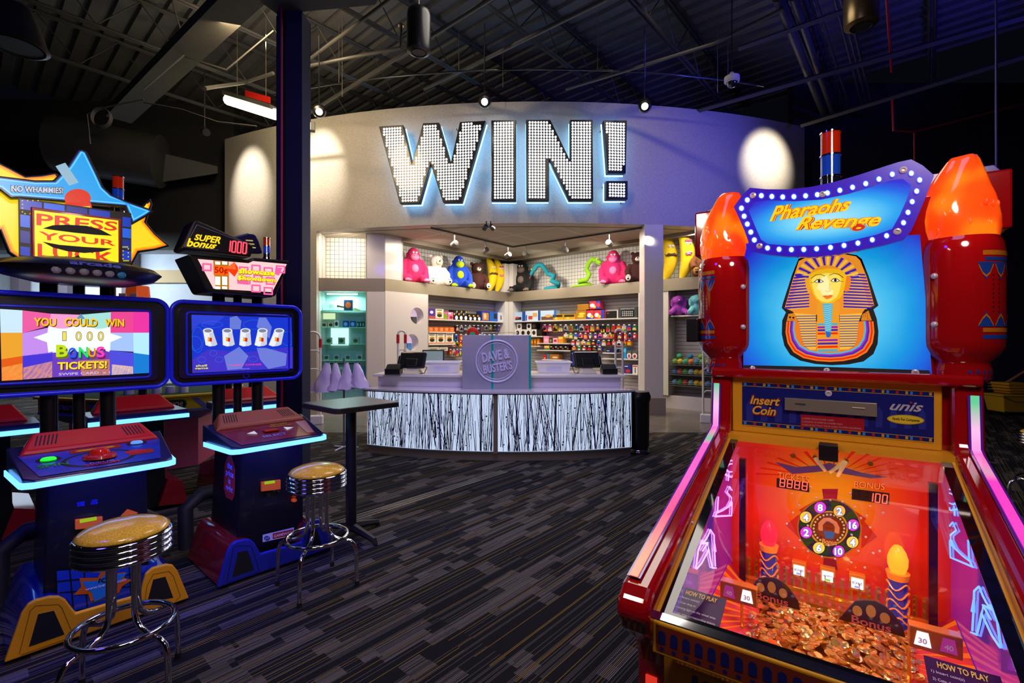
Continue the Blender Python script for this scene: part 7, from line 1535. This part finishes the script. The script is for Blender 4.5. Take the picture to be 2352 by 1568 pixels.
# ---- torches
FL, nt, b = nodemat('flame_plastic', .12); b.inputs['Base Color'].default_value = (.7,.08,.01,1); b.inputs['Coat Weight'].default_value = 1
tc = nt.nodes.new('ShaderNodeTexCoord'); nz = nt.nodes.new('ShaderNodeTexNoise'); nz.inputs['Scale'].default_value = 7; nz.inputs['Detail'].default_value = 1; nt.links.new(tc.outputs['Object'], nz.inputs['Vector'])
nt.links.new(ramp(nt, nz.outputs['Fac'], [(.32, hx('#f02404')), (.5, hx('#f84408')), (.68, hx('#ff8410'))]), b.inputs['Emission Color']); b.inputs['Emission Strength'].default_value = .85
for q in (-1, 1):
    cu0 = q*.419
    g = MB(); pr = [(0,1.44),(.088,1.44),(.093,1.45),(.093,1.485),(.088,1.50),(.09,1.515),(.118,1.545),(.127,1.57),(.129,1.60),(.129,1.93),(.125,1.96),(.118,1.975),(.112,1.985),(0,1.985)]
    g.lathe(pr, 48, (cu0, 0, 0)); tb = g.build('torch_body', REDG, PT, smooth=50)
    cf = lambda a_, b_, d, c0=cu0: (c0+(.129+d)*math.sin(a_), -(.129+d)*math.cos(a_), b_)     # a_ = angle round the torch, 0 to the front
    g = MB(); o_ = q*.85
    def arcband(a0_, a1_, z0, z1, mi, d=.001, n=14):
        for i in range(n): x0, x1 = a0_+(a1_-a0_)*i/n, a0_+(a1_-a0_)*(i+1)/n; g.flat([(x0,z0),(x1,z0),(x1,z1),(x0,z1)], cf, d, mi)
    for sg in (0, 1):
        A = lambda z: z if sg == 0 else 1.925-(z-1.60)
    arcband(o_-.5, o_+.6, 1.905, 1.922, 0); arcband(o_-.45, o_+.6, 1.885, 1.898, 1)
    arcband(o_-.5, o_+.6, 1.625, 1.64, 0); arcband(o_-.5, o_+.6, 1.60, 1.615, 1)
    for k in (-1, 0, 1):
        x = o_+k*.42; g.flat([(x-.2,1.88),(x-.1,1.88),(x,1.88),(x+.1,1.88),(x+.2,1.88),(x+.1,1.84),(x,1.815),(x-.1,1.84)], cf, .0012, 1); g.line([(x-.18,1.87),(x-.09,1.84),(x,1.828),(x+.09,1.84),(x+.18,1.87)], cf, .008, .0018, 0)
        g.flat([(x-.2,1.645),(x-.1,1.645),(x,1.645),(x+.1,1.645),(x+.2,1.645),(x+.1,1.675),(x,1.70),(x-.1,1.675)], cf, .0012, 1); g.line([(x-.18,1.65),(x-.09,1.675),(x,1.688),(x+.09,1.675),(x+.18,1.65)], cf, .008, .0018, 0)
    g.build('painted_band', [mat('band_gold', (.45,.16,.01), .2, coat=1), mat('band_blue', (.01,.05,.32), .2, coat=1)], tb)
    g = MB(); cn = lambda a_, b_, d, c0=cu0: (c0+(.093+d)*math.sin(a_), -(.093+d)*math.cos(a_), b_)
    for k in range(7): x = o_-.7+k*.26; g.line([(x-.07,1.455),(x-.06,1.478),(x+.06,1.478),(x+.07,1.455)], cn, .008, .0015, 0); g.ell(cn, x, 1.452, .04, .004, .0015, 0, 8)
    g.build('painted_loops', mat('band_blue', (.01,.05,.32), .2), tb)
    g = MB(); 
    for k in range(9):
        for j in (-.09, .09): g.ell(cf, o_-.5*q*0+q*.0+j-.15*q, 1.70+k*.0165, .02, .0028, .0015, 0, 8)
    g.build('speaker_holes', BLK, tb)
    for z in (1.655, 1.84): 
        an = -q*.72; p = cf(an, z, .0); MB().ball(p, (.012, .012, .012), n=10).build('screw', SCREW, tb, smooth=180)
    g = MB(); n = 40; lay = [(1.978,.110),(1.99,.113),(2.02,.119),(2.06,.120),(2.10,.114),(2.14,.104),(2.18,.090),(2.22,.075),(2.26,.058),(2.285,.048),(2.302,.038),(2.306,.0)]; vs = []; rf = random.Random(3+q)
    ph = [rf.uniform(0, 6) for _ in range(6)]
    for (z, r_) in lay:
        for j in range(n):
            t = 2*PI*j/n; h_ = (z-1.978)/.33
            rr3 = r_*(1+.09*math.sin(3*t+ph[0]+h_*3)*h_+.05*math.sin(5*t+ph[1]-h_*5)*min(1, h_*2)+.03*math.sin(8*t+ph[2]+h_*9)*h_)
            vs.append((cu0+rr3*math.cos(t)+.018*h_*math.sin(h_*4)*-1, rr3*math.sin(t), z))
    g._a(vs, [(i*n+j, i*n+(j+1)%n, (i+1)*n+(j+1)%n, (i+1)*n+j) for i in range(len(lay)-1) for j in range(n)])
    for k in range(9): t = rf.uniform(-2.6, -.5); z = rf.uniform(2.0, 2.12); g.ball((cu0+.119*math.cos(t), .119*math.sin(t), z), (.006,.006,.012), 0, 8)
    g.build('torch_flame', FL, PT, smooth=180)
    lamp('POINT', 'torch_lamp', tuple(PF.w(q*.419, -.28, 2.12)), (1, .25, .03), 1.6, size=.08)
# tower lamp, rear sign
tower(PT, .0, .1, 2.13, 1.3)
for q in (-1, 1): MB().box(q*.42-.016, q*.42+.016, -1.146, -1.139, .12, .62).build('leg_light', glow('leg_light', '#e83828', .8), PT)
o = MB().tube([(0,.1,2.10),(0,.1,2.2)], .05, 20).build('tower_foot', CH, PT, smooth=40)
u0, u1 = PF.uz(1609, 520, .36)[0], PF.uz(2306, 470, .36)[0]; z0, z1 = PF.uz(2306, 556, .36)[1], PF.uz(2306, 385, .36)[1]
RS = [(u0-.0, z1-.03), (u0+.05, z1+.01), (u1-.03, z1+.02), (u1, z1-.02), (u1-.015, z0), (u0+.03, z0)]
rs = MB().prism(RS, front(.36), -.02, 0).build('rear_sign', mat('marquee_side', (.05,.01,.25), .2), PT, bevel=.003)
MB().box(u1-.16, u1-.01, .18, .355, z0+.03, z1-.05).box(u0+.01, u0+.16, .18, .355, z0+.03, z1-.05).box(-.3, .3, .155, .355, z0, z1-.03).build('rear_box', REDG, PT, bevel=.01)
g = MB()
for q, ue in ((-1, u0), (1, u1)):
    for k in range(5): g.ball((ue-q*.006+(-q*.004*k), .352, z1-.035-k*.045), (.008, .006, .009), 0, 8)
g.build('edge_bulbs', G('#60b0ff', 2.5), rs)
# card reader on the left torch
p_ = PF.uz(1605, 753, .0); g = MB(); g.box(-.585, -.53, -.11, -.03, 1.585, 1.70); cr = g.build('card_reader', BLK, PT, bevel=.006)
# ---- play window
GZ = lambda v: 1.172+(v+.15)*(.305/1.085)
gf = lambda a_, b_, d: (a_, b_, GZ(b_)+d)
W0, W1, V0, V1 = -.366, .366, -.155, -1.245
g = MB(); g.prism([(W0,V1),(W1,V1),(W1,V0),(W0,V0)], gf, -.006, 0); pane = g.build('window_pane', glass('window_glass', (1,1,1), .07), PT)
g = MB()
for x0, x1, y0, y1 in ((W0,W0+.03,V1,V0),(W1-.03,W1,V1,V0),(W0+.03,W1-.03,V0-.055,V0),(W0+.03,W1-.03,V1,V1+.02)): g.prism([(x0,y0),(x1,y0),(x1,y1),(x0,y1)], gf, .0005, .0015)
g.build('black_border', mat('black_gloss', (.004,.004,.005), .04, coat=1), pane)
g = MB(); g.prism([(W0-.012,V1-.02),(W1+.012,V1-.02),(W1+.012,V1+.004),(W0-.012,V1+.004)], gf, -.004, .006); g.build('chrome_edge', CH, pane)
g = MB()
for x0 in (W0-.012, W1): g.prism([(x0,V1),(x0+.012,V1),(x0+.012,V0),(x0,V0)], gf, -.03, .004)
g.build('gold_edge', MUS, pane)
for x, y in ((W0+.018, V0-.03), (0, V0-.03), (W1-.018, V0-.03)): screw(pane, (x, y, GZ(y)+.002), 'z', .008)
# interior shell
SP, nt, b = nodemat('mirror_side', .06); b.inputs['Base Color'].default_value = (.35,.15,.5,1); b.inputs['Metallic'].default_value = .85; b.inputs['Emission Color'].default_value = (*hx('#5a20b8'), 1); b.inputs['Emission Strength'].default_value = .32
for q in (-1, 1):
    g = MB(); pts = [(-.2,.5),(-.2,GZ(-.2)-.01),(-1.235,GZ(-1.235)-.012),(-1.235,.79),(-1.12,.74),(-1.09,.5)]; g.hexa([(q*.364, v, z) for v, z in pts], [(q*.374, v, z) for v, z in pts]); sd_ = g.build('side_mirror', SP, PT)
    fnx = lambda a_, b_, d, q=q: (q*(.364-d), a_, b_)
    g = MB()
    def vz(px, py): 
        v, z = PF.vz(px, py, -.36); return v, z
    FIG = {'eye': [[(1682,1062),(1693,1052),(1708,1050),(1722,1058),(1712,1068),(1694,1070),(1682,1062)], [(1678,1049),(1700,1043),(1724,1050)], [(1678,1074),(1700,1082),(1718,1072)], [(1692,1072),(1690,1090)], [(1702,1078),(1716,1086),(1718,1096),(1708,1098)]],
           'sit': [[(1676,1117),(1670,1130),(1680,1142),(1679,1160),(1660,1172),(1646,1178),(1643,1186)], [(1676,1117),(1683,1128),(1682,1145),(1680,1184),(1642,1186)], [(1650,1140),(1648,1178)], [(1680,1150),(1672,1165)]],
           'walk': [[(1632,1216),(1626,1230),(1620,1240),(1612,1248)], [(1632,1216),(1640,1228),(1641,1262),(1643,1300)], [(1612,1248),(1625,1246),(1628,1262),(1612,1292),(1600,1306)], [(1628,1262),(1632,1285),(1636,1304),(1645,1304)], [(1614,1240),(1604,1262),(1598,1306)], [(1626,1246),(1614,1265)], [(1640,1240),(1644,1266)]]}
    for k_, strokes in FIG.items():
        for st_ in strokes: g.tube([fnx(*vz(*((1664+(p[0]-1678)*.72, p[1]+14) if k_ == 'eye' else p)), .004) for p in st_], .0028, 5)
    g.build('neon_figure', glow('neon_'+('left' if q < 0 else 'right'), (.75,.35,1) if q < 0 else (.12,.35,1), 1.6), sd_)
BPN, nt, b = nodemat('back_art', .15); b.inputs['Base Color'].default_value = (.4,.02,.01,1); b.inputs['Coat Weight'].default_value = 1
tc = nt.nodes.new('ShaderNodeTexCoord'); s2 = nt.nodes.new('ShaderNodeVectorMath'); s2.operation = 'MULTIPLY'; s2.inputs[1].default_value = (1.15, 0, 1.0); mp = nt.nodes.new('ShaderNodeMapping'); mp.inputs['Location'].default_value = (.0, 0, -.96)
nt.links.new(tc.outputs['Object'], mp.inputs[0]); nt.links.new(mp.outputs[0], s2.inputs[0]); ln_ = nt.nodes.new('ShaderNodeVectorMath'); ln_.operation = 'LENGTH'; nt.links.new(s2.outputs[0], ln_.inputs[0])
nt.links.new(ramp(nt, ln_.outputs['Value'], [(0, hx('#f0b818')), (.10, hx('#f0a010')), (.2, hx('#e85808')), (.32, hx('#e01c08')), (.5, hx('#b80c08'))]), b.inputs['Emission Color']); b.inputs['Emission Strength'].default_value = .46
v4 = -.215; bp_ = MB().box(-.364, .364, v4, v4+.01, .5, 1.15).build('back_panel', BPN, PT)
MB().box(-.364, .364, -1.09, -.2, .47, .5).build('play_floor', mat('play_floor', (.12,.01,.02), .3, coat=.5), PT)
a = Fr2(PF, ID, v4)
# rays, wing shapes
for i in range(14):
    t = PI*(.04+.92*i/13); a.poly([(1905+math.cos(t)*60, 1095-math.sin(t)*18), (1905+math.cos(t-.03)*170, 1095-math.sin(t-.03)*62), (1905+math.cos(t+.03)*170, 1095-math.sin(t+.03)*62)], G('#c81808', .7), .001)
a.poly([(1780,1060),(1830,1072),(1880,1068),(1905,1062),(1930,1070),(1980,1085),(2040,1095),(2000,1098),(1940,1088),(1905,1080),(1870,1084),(1820,1088)], G('#603060', .6), .002)
WH = G('#a03818', .5); a.poly([(1888,1122),(1925,1122),(1922,1150),(1892,1150)], G('#a81030', .6), .003); a.poly([(1892,1280),(1920,1284),(1924,1308),(1890,1302)], G('#901028', .6), .003)
for pts in ([(1835,1170),(1870,1150),(1862,1200)], [(1805,1205),(1835,1180),(1836,1235)], [(1980,1190),(2015,1232),(1978,1258)], [(1960,1170),(1990,1190),(1975,1210)]): a.poly(pts, G('#d02810', .6), .003)
a.ell(1905, 1212, 74, 68, G('#c06018', .6), .004, 40, .2); a.ell(1905, 1212, 71, 65, G('#281448', .5), .005, 40, .2)
for i in range(8):
    t = i*PI/4+.2; a.poly([(1905+22*math.cos(t), 1212+20*math.sin(t)), (1905+69*math.cos(t-.16), 1212+63*math.sin(t-.16)), (1905+70*math.cos(t), 1212+64*math.sin(t)), (1905+69*math.cos(t+.16), 1212+63*math.sin(t+.16))], G('#184018', .5), .0055)
a.ell(1904, 1212, 44, 40, G('#e09020', .6), .006, 30); a.ell(1904, 1212, 40, 37, G('#702010', .5), .0063, 30)
for i in range(26): t = 2*PI*i/26; a.ell(1904+35*math.cos(t), 1212+32*math.sin(t), 2.6, 2.6, G('#d0b080', .7), .007, 8)
a.ell(1904, 1212, 29, 27, G('#901810', .5), .0066, 24); a.poly([(1892,1218),(1918,1220),(1914,1236),(1896,1234)], G('#2058a0', .6), .007); a.poly([(1886,1235),(1925,1240),(1922,1250),(1889,1247)], G('#901818', .6), .0075); a.text4('Bonus', [(1888,1246),(1922,1250),(1923,1239),(1889,1235)], G('#e09050', .8), .009, .02)
for (x, y), s_, c_ in (((1884,1164),'8','#d838d8'), ((1928,1172),'2','#e8b040'), ((1851,1186),'4','#e8c040'), ((1959,1204),'16','#d838d8'), ((1852,1221),'2','#d838d8'), ((1958,1243),'4','#e8c848'), ((1881,1256),'6','#e8c848'), ((1926,1264),'10','#d838d8')):
    a.ell(x, y, 15, 14.5, G('#401020', .4), .0075, 24); a.ell(x, y, 13.5, 13, G(c_, 1.0), .008, 24); w_ = 6 if len(s_) == 1 else 9
    a.text4(s_, [(x-w_-1, y+9.5), (x+w_+1, y+10), (x+w_+1, y-9), (x-w_-1, y-10)], G('#3060d0', .9), .009, .1); a.text4(s_, [(x-w_, y+8), (x+w_, y+8.5), (x+w_, y-8), (x-w_, y-8.5)], G('#f0f8ff', 1.4), .0105, .03)
for lab, q4, d4 in (('TICKETS', [(1787,1098),(1858,1108),(1858,1094),(1787,1083)], [(1784,1118),(1859,1130),(1858,1108),(1784,1097)]), ('BONUS', [(1962,1118),(2031,1124),(2032,1110),(1963,1104)], [(1956,1146),(2042,1158),(2043,1132),(1957,1121)])):
    a.text4(lab, q4, G('#b02010', .6), .004, .05); a.text4(lab, q4, G('#f08040', .9), .005, .0); a.poly(d4, BLKM, .003)
def disp(s_, lb, rt):
    (x0, y0), (x1, y1) = PF.uz(*lb, v4), PF.uz(*rt, v4); seg7(a.g, front(v4), s_, x0, y0, x1, y1, .005, a.mi(G('#ff5040', 2.4)))
disp('8888', (1788, 1117), (1858, 1110)) if 0 else None
(x0, y0), (x1, y1) = PF.uz(1789, 1116, v4), PF.uz(1857, 1112, v4); seg7(a.g, front(v4), '8888', x0, y0+.002, x1, y0+.034, .006, a.mi(G('#ff5040', 2.4)))
(x0, y0), (x1, y1) = PF.uz(1960, 1146, v4), PF.uz(2040, 1112, v4); seg7(a.g, front(v4), '  100', x0-.0, y0+.004, x1, y0+.036, .006, a.mi(G('#ff5040', 2.4))); seg7(a.g, front(v4), '88', x0+.004, y0+.004, x0+.055, y0+.036, .0055, a.mi(G('#401008', .5)))
a.done('back_print', bp_)
g = MB(); hs_ = [PF.uz(*p, v4) for p in ((1885,1214),(1885,1200),(1895,1190),(1905,1190),(1918,1198),(1923,1208),(1922,1220))]; g.tube([(u, v4-.016, z) for u, z in hs_], .008, 8); g.build('magnet_bracket', G('#d87850', .7), bp_, smooth=50)
rp = random.Random(9)
pegs = [(1862,1117),(1952,1131),(1875,1141),(1907,1146),(1836,1158),(1935,1150),(1964,1162),(1998,1160),(1990,1182),(1977,1187),(1856,1204),(1956,1225),(1903,1249),(1988,1230),(1838,1238),(1856,1263),(1971,1262),(1888,1275),(1918,1280),(1955,1288),(1825,1255),(1812,1240),(2005,1267),(1986,1300),(1808,1200),(1822,1175),(1820,1132),(1998,1208),(2020,1262),(2028,1175)]
for x, y in pegs:
    u, z = PF.uz(x, y, v4); MB().ball((u, v4-.014, z), .0048, n=8).build('peg', SCREW, bp_, smooth=180)
for k, (x, y) in enumerate(((1835,1308),(1901,1322),(1969,1338))):
    u, z = PF.uz(x, y, v4-.03); bx = MB().box(u-.026, u+.026, v4-.03, v4, z-.032, z+.03).build('lit_window', mat('amber_frame', (.6,.2,.02), .15, coat=1), bp_, bevel=.003)
    g = MB(); g.flat([(u-.019,z-.022),(u+.019,z-.022),(u+.019,z+.018),(u-.019,z+.018)], front(v4-.03), .002, 0); g.text('BONUS' if k != 1 else 'JACKPOT', front(v4-.03), u-.016, z-.006, u+.016, z+.004, .003, 1, .03); g.flat([(u-.01,z-.02),(u+.01,z-.02),(u+.008,z-.011),(u-.008,z-.011)], front(v4-.03), .003, 2); g.build('window_print', [G('#e8f0ff', 1.7), pm('#182860'), G('#90d040' if k == 1 else '#a0a8e0', .9)], bx)
for x, y in ((1822,1046),(1872,1050),(1943,1058),(1999,1064)):
    u, z = PF.uz(x, y, v4-.03); MB().tube([(u, v4, z), (u, v4-.035, z)], .009, 12).build('bumper_post', CH, bp_, smooth=40)
for x0, y0, x1, y1 in ((1943,1058,1906,1085),(1943,1058,1924,1094),(1872,1050,1896,1082)):
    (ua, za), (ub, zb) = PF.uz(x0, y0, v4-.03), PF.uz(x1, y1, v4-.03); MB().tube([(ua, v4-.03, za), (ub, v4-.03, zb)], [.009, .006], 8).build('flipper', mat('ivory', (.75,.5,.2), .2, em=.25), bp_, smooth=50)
u, z = PF.uz(1903, 1041, -.23); MB().box(u-.032, u+.032, -.29, -.235, z-.02, z+.045).build('camera_box', BLK, PT, bevel=.004)
# amber gallery, pusher shelf with coins
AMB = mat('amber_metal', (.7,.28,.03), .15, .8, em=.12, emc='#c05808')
g = MB(); g.box(-.30, .30, -.30, -.225, .53, .56); g.box(-.30, .30, -.31, -.30, .60, .61)
for i in range(22): g.tube([(-.29+i*.0276, -.24, .56), (-.29+i*.0276, -.24, .66)], .008, 6)
g.build('amber_gallery', AMB, PT, smooth=50)
MB().box(-.30, .30, -.72, -.31, .50, .535).build('pusher_shelf', mat('pusher_steel', (.5,.3,.1), .15, 1), PT)
for q, px, py, bulbx, bulby, c_, s_ in ((-1, 1766, 1345, 1768, 1172, '#ff1c30', 1.3), (1, 2062, 1398, 2053, 1243, '#ff9010', 1.6)):
    v = -.285; u = PF.uz(px, py, v)[0]; z0 = .535
    tt = MB().tube([(u, v, z0), (u, v, z0+.21)], .030, 20).build('inner_torch', mat('torch_blue', (.02,.03,.35), .2, coat=1, em=.1), PT, smooth=40)
    g = MB(); g.tube([(u, v, z0), (u, v, z0+.02)], [.042, .034], 20); g.tube([(u, v, z0+.19), (u, v, z0+.215)], [.031, .036], 20)
    for k in range(5): g.tube([(u+.0325*math.cos(t), v+.0325*math.sin(t), z0+.05+k*.03+.012*math.sin(3*t+k)) for t in [2*PI*i/24 for i in range(24)]], .003, 4, closed=True)
    g.build('torch_trim', mat('torch_orange', (.8,.2,.02), .2, em=.3), tt, smooth=50)
    MB().lathe([(0,0),(.022,0),(.030,.025),(.031,.05),(.024,.075),(.012,.095),(0,.10)], 20, (u, v, z0+.215)).build('flame_bulb', glow('bulb_'+c_.strip('#'), c_, s_), tt, smooth=180)
    lamp('POINT', 'flame_bulb_light', tuple(PF.w(u, v-.06, z0+.3)), hx(c_), .6, size=.03)
for q in (-1, 1):
    MB().box(q*.30-.012, q*.30+.012, -.34, -.31, .5, 1.10).build('inner_post', mat('dark_mirror', (.05,.02,.08), .05, .8), PT)
    # slanted side decks with value windows
    D4 = [(q*.362,-.95),(q*.362,-.28),(q*.24,-.34),(q*.20,-.62),(q*.27,-.95)]
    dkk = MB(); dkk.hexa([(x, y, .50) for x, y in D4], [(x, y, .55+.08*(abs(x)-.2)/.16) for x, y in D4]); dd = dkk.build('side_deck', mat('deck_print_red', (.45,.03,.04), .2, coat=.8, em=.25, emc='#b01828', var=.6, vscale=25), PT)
    df = lambda a_, b_, d: (a_, b_, .55+.08*(abs(a_)-.2)/.16+d)
    g = MB()
    for i in range(9): g.flat([(q*.362,-.3-i*.07),(q*.362,-.33-i*.07),(q*.23,-.42-i*.022)], df, .0015, 0)
    g.flat([(q*.362,-.92),(q*.362,-.86),(q*.26,-.80),(q*.24,-.84)], df, .002, 1); g.build('deck_rays', [G('#f06818', .7), G('#3818a0', .6)], dd)
    Lx0, Lx1 = (-.325, -.205) if q < 0 else (.205, .325)
    vv = -.66; vz_ = PF.uz(1693, 1362, vv)[1]-.57 if q < 0 else PF.uz(2105, 1462, vv)[1]-.57; bx = MB().box(min(Lx0, Lx1), max(Lx0, Lx1), vv, vv+.04, .535+vz_, .60+vz_).build('value_box', mat('value_frame', (.4,.1,.02), .2, coat=.8), PT, bevel=.003)
    g = MB()
    for k in ((0, 1) if q < 0 else (1, 2)):
        x = -.295+.058*k if q < 0 else .178+.058*k; g.flat([(x-.02,.548+vz_),(x+.02,.548+vz_),(x+.013,.59+vz_),(x-.013,.59+vz_)], front(vv), .002, k); g.text(('40','30','20')[k] if q < 0 else ('20','30','40')[k], front(vv), x-.010, .556+vz_, x+.010, .572+vz_, .003, 3, .03)
    g.build('value_print', [G('#a03080', .8) if q < 0 else G('#c09818', .8), G('#f0f0f8', 1.3), G('#d0b020', .8) if q < 0 else G('#a03080', .8), pm('#e8e0f0')], bx)
    # bonus fan sign
    bu, bz = PF.uz(1773 if q < 0 else 2000, 1362 if q < 0 else 1418, -.62); ff = front(-.62)
    fan = [(bu-.085,bz-.03),(bu-.055,bz+.02),(bu-.04,bz+.045),(bu-.015,bz+.055),(bu+.01,bz+.06),(bu+.035,bz+.052),(bu+.055,bz+.035),(bu+.08,bz+.0),(bu+.085,bz-.03)]
    fs2 = MB().prism(fan, ff, 0, .008).build('bonus_fan', mat('fan_dark', (.05,.008,.005), .45), PT, bevel=.002)
    g = MB(); g.ell(ff, bu-.035, bz+.015, .013, .017, .010, 0, 12); g.ell(ff, bu, bz+.025, .013, .02, .010, 0, 12); g.ell(ff, bu+.035, bz+.015, .013, .017, .010, 0, 12); g.text('Bonus', ff, bu-.05, bz-.027, bu+.05, bz-.002, .010, 1, .02); g.build('fan_print', [mat('fan_gold', (.6,.3,.03), .3), mat('fan_pink', (.5,.08,.08), .3, em=.15)], fs2)
    MB().tube([(bu+q*.06, -.62, bz-.03), (bu+q*.09, -.66, bz-.05), (bu+q*.09, -.66, .54)], .005, 6).build('fan_arm', AMB, PT, smooth=50)
    hp = MB(); hx0 = q*.29; z_ = .62; cu3, cv3 = PF.uv(1600, 1405, .80) if q < 0 else (.27, PF.uv(1600, 1405, .80)[1]); hf = lambda a_, b_, d, cu3=cu3, cv3=cv3: (cu3+a_*.9, cv3+b_*1.0, .80+b_*.28+d)
    hp.prism([(-.075,-.08),(.075,-.08),(.075,.08),(-.075,.08)], hf, -.004, 0); hpp = hp.build('rules_card', mat('rules_purple', (.05,.01,.07), .3, em=.1), PT)
    g = MB(); g.text('HOW TO PLAY', hf, -.05, .05, .05, .068, .003, 0, .02)
    for i, s_ in enumerate(('1) Insert coin(s)', '2) Coin drop in', 'Spinning light on the wheel stop.', 'Player wins corresponding tickets.', '3) Coin drop in')): g.text(s_, hf, -.065, .03-i*.021, -.065+len(s_)*.0038, .04-i*.021, .003, 1)
    g.build('rules_text', [mat('rules_gold', (.7,.45,.08), .4, em=.2), mat('rules_white', (.7,.6,.7), .4, em=.15)], hpp)
# ledge in front and lettering
MB().box(-.24, .24, -1.0, -.985, .50, .535).build('coin_ledge', AMB, PT)
MB().box(-.24, .24, -1.09, -1.0, .475, .505).build('drop_tray', BLK, PT)
g = MB(); lf = lambda a_, b_, d: (a_, -1.10+b_*.9, .66+b_*.3+d); g.text('A COUPON FOR EVERY CHIP OVER THE LEDGE', lf, -.22, 0, .22, .022, 0, 0); g.build('ledge_lettering', mat('letter_olive', (.45,.45,.3), .3, em=.3, emc='#a8a080'), pane)
# coins
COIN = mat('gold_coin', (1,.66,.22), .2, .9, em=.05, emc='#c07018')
rc = random.Random(21); base_coin = None
for i in range(290):
    v = rc.uniform(-.99, -.34); u = rc.uniform(-.24, .24) if v < -.45 else rc.uniform(-.28, .28); hgt = .037+.028*math.sin(PI*min(1, max(0, (v+1.0)/.66)))*rc.random()
    g_coin = MB().lathe([(0,.0),(.0125,.0),(.0135,.001),(.0135,.003),(.012,.004),(0,.0035)], 14) if base_coin is None else None
    if base_coin is None:
        base_coin = g_coin.build('coin', COIN, smooth=40); o = base_coin
    else: o = base_coin.copy(); C.objects.link(o)
    o.location = PF.w(u, v, (.535 if v > -.72 else .51)+hgt); o.rotation_euler = (rc.gauss(0, .28), rc.gauss(0, .28), rc.uniform(0, 6))
    setp(o, 'small gold coin in the heap behind the window of the pusher game', 'coin', 'gold coins in the pusher game')
g = MB()
for i in range(900):
    v = rc.uniform(-.99, -.33); u = rc.uniform(-.29, .29); z = (.537 if v > -.72 else .502)+rc.random()*.035
    M_ = Matrix.Rotation(rc.gauss(0, .3), 3, 'X') @ Matrix.Rotation(rc.gauss(0, .3), 3, 'Y'); c_ = PF.w(u, v, z)
    g._a([Vector(c_)+M_ @ Vector((.013*math.cos(t), .013*math.sin(t), h_)) for h_ in (0, .0035) for t in [2*PI*k/10 for k in range(10)]], [tuple(range(9,-1,-1)), tuple(range(10,20))]+[(k, (k+1)%10, 10+(k+1)%10, 10+k) for k in range(10)])
o = g.build('coin_heap', COIN, smooth=30); setp(o, 'lower layers of gold coins under the window of the pusher game', 'coins', None, 'stuff')
# unseen fill inside the game: red from above the back panel, purple at the sides, warm over the coins
lamp('AREA', 'game_fill', tuple(PF.w(0, -.3, 1.10)), (1, .22, .06), .8, tuple(PF.w(0, -.5, .5)), .5, .04)
lamp('AREA', 'game_fill', tuple(PF.w(0, -.62, 1.0)), (1, .72, .38), 3.4, tuple(PF.w(0, -.7, .5)), .3, .1)
lamp('AREA', 'game_fill', tuple(PF.w(-.33, -.6, .98)), (.6, .15, 1), .35, tuple(PF.w(-.31, -.7, .5)), .04, .5)
lamp('AREA', 'game_fill', tuple(PF.w(.33, -.6, .98)), (.25, .15, 1), .35, tuple(PF.w(.31, -.7, .5)), .04, .5)
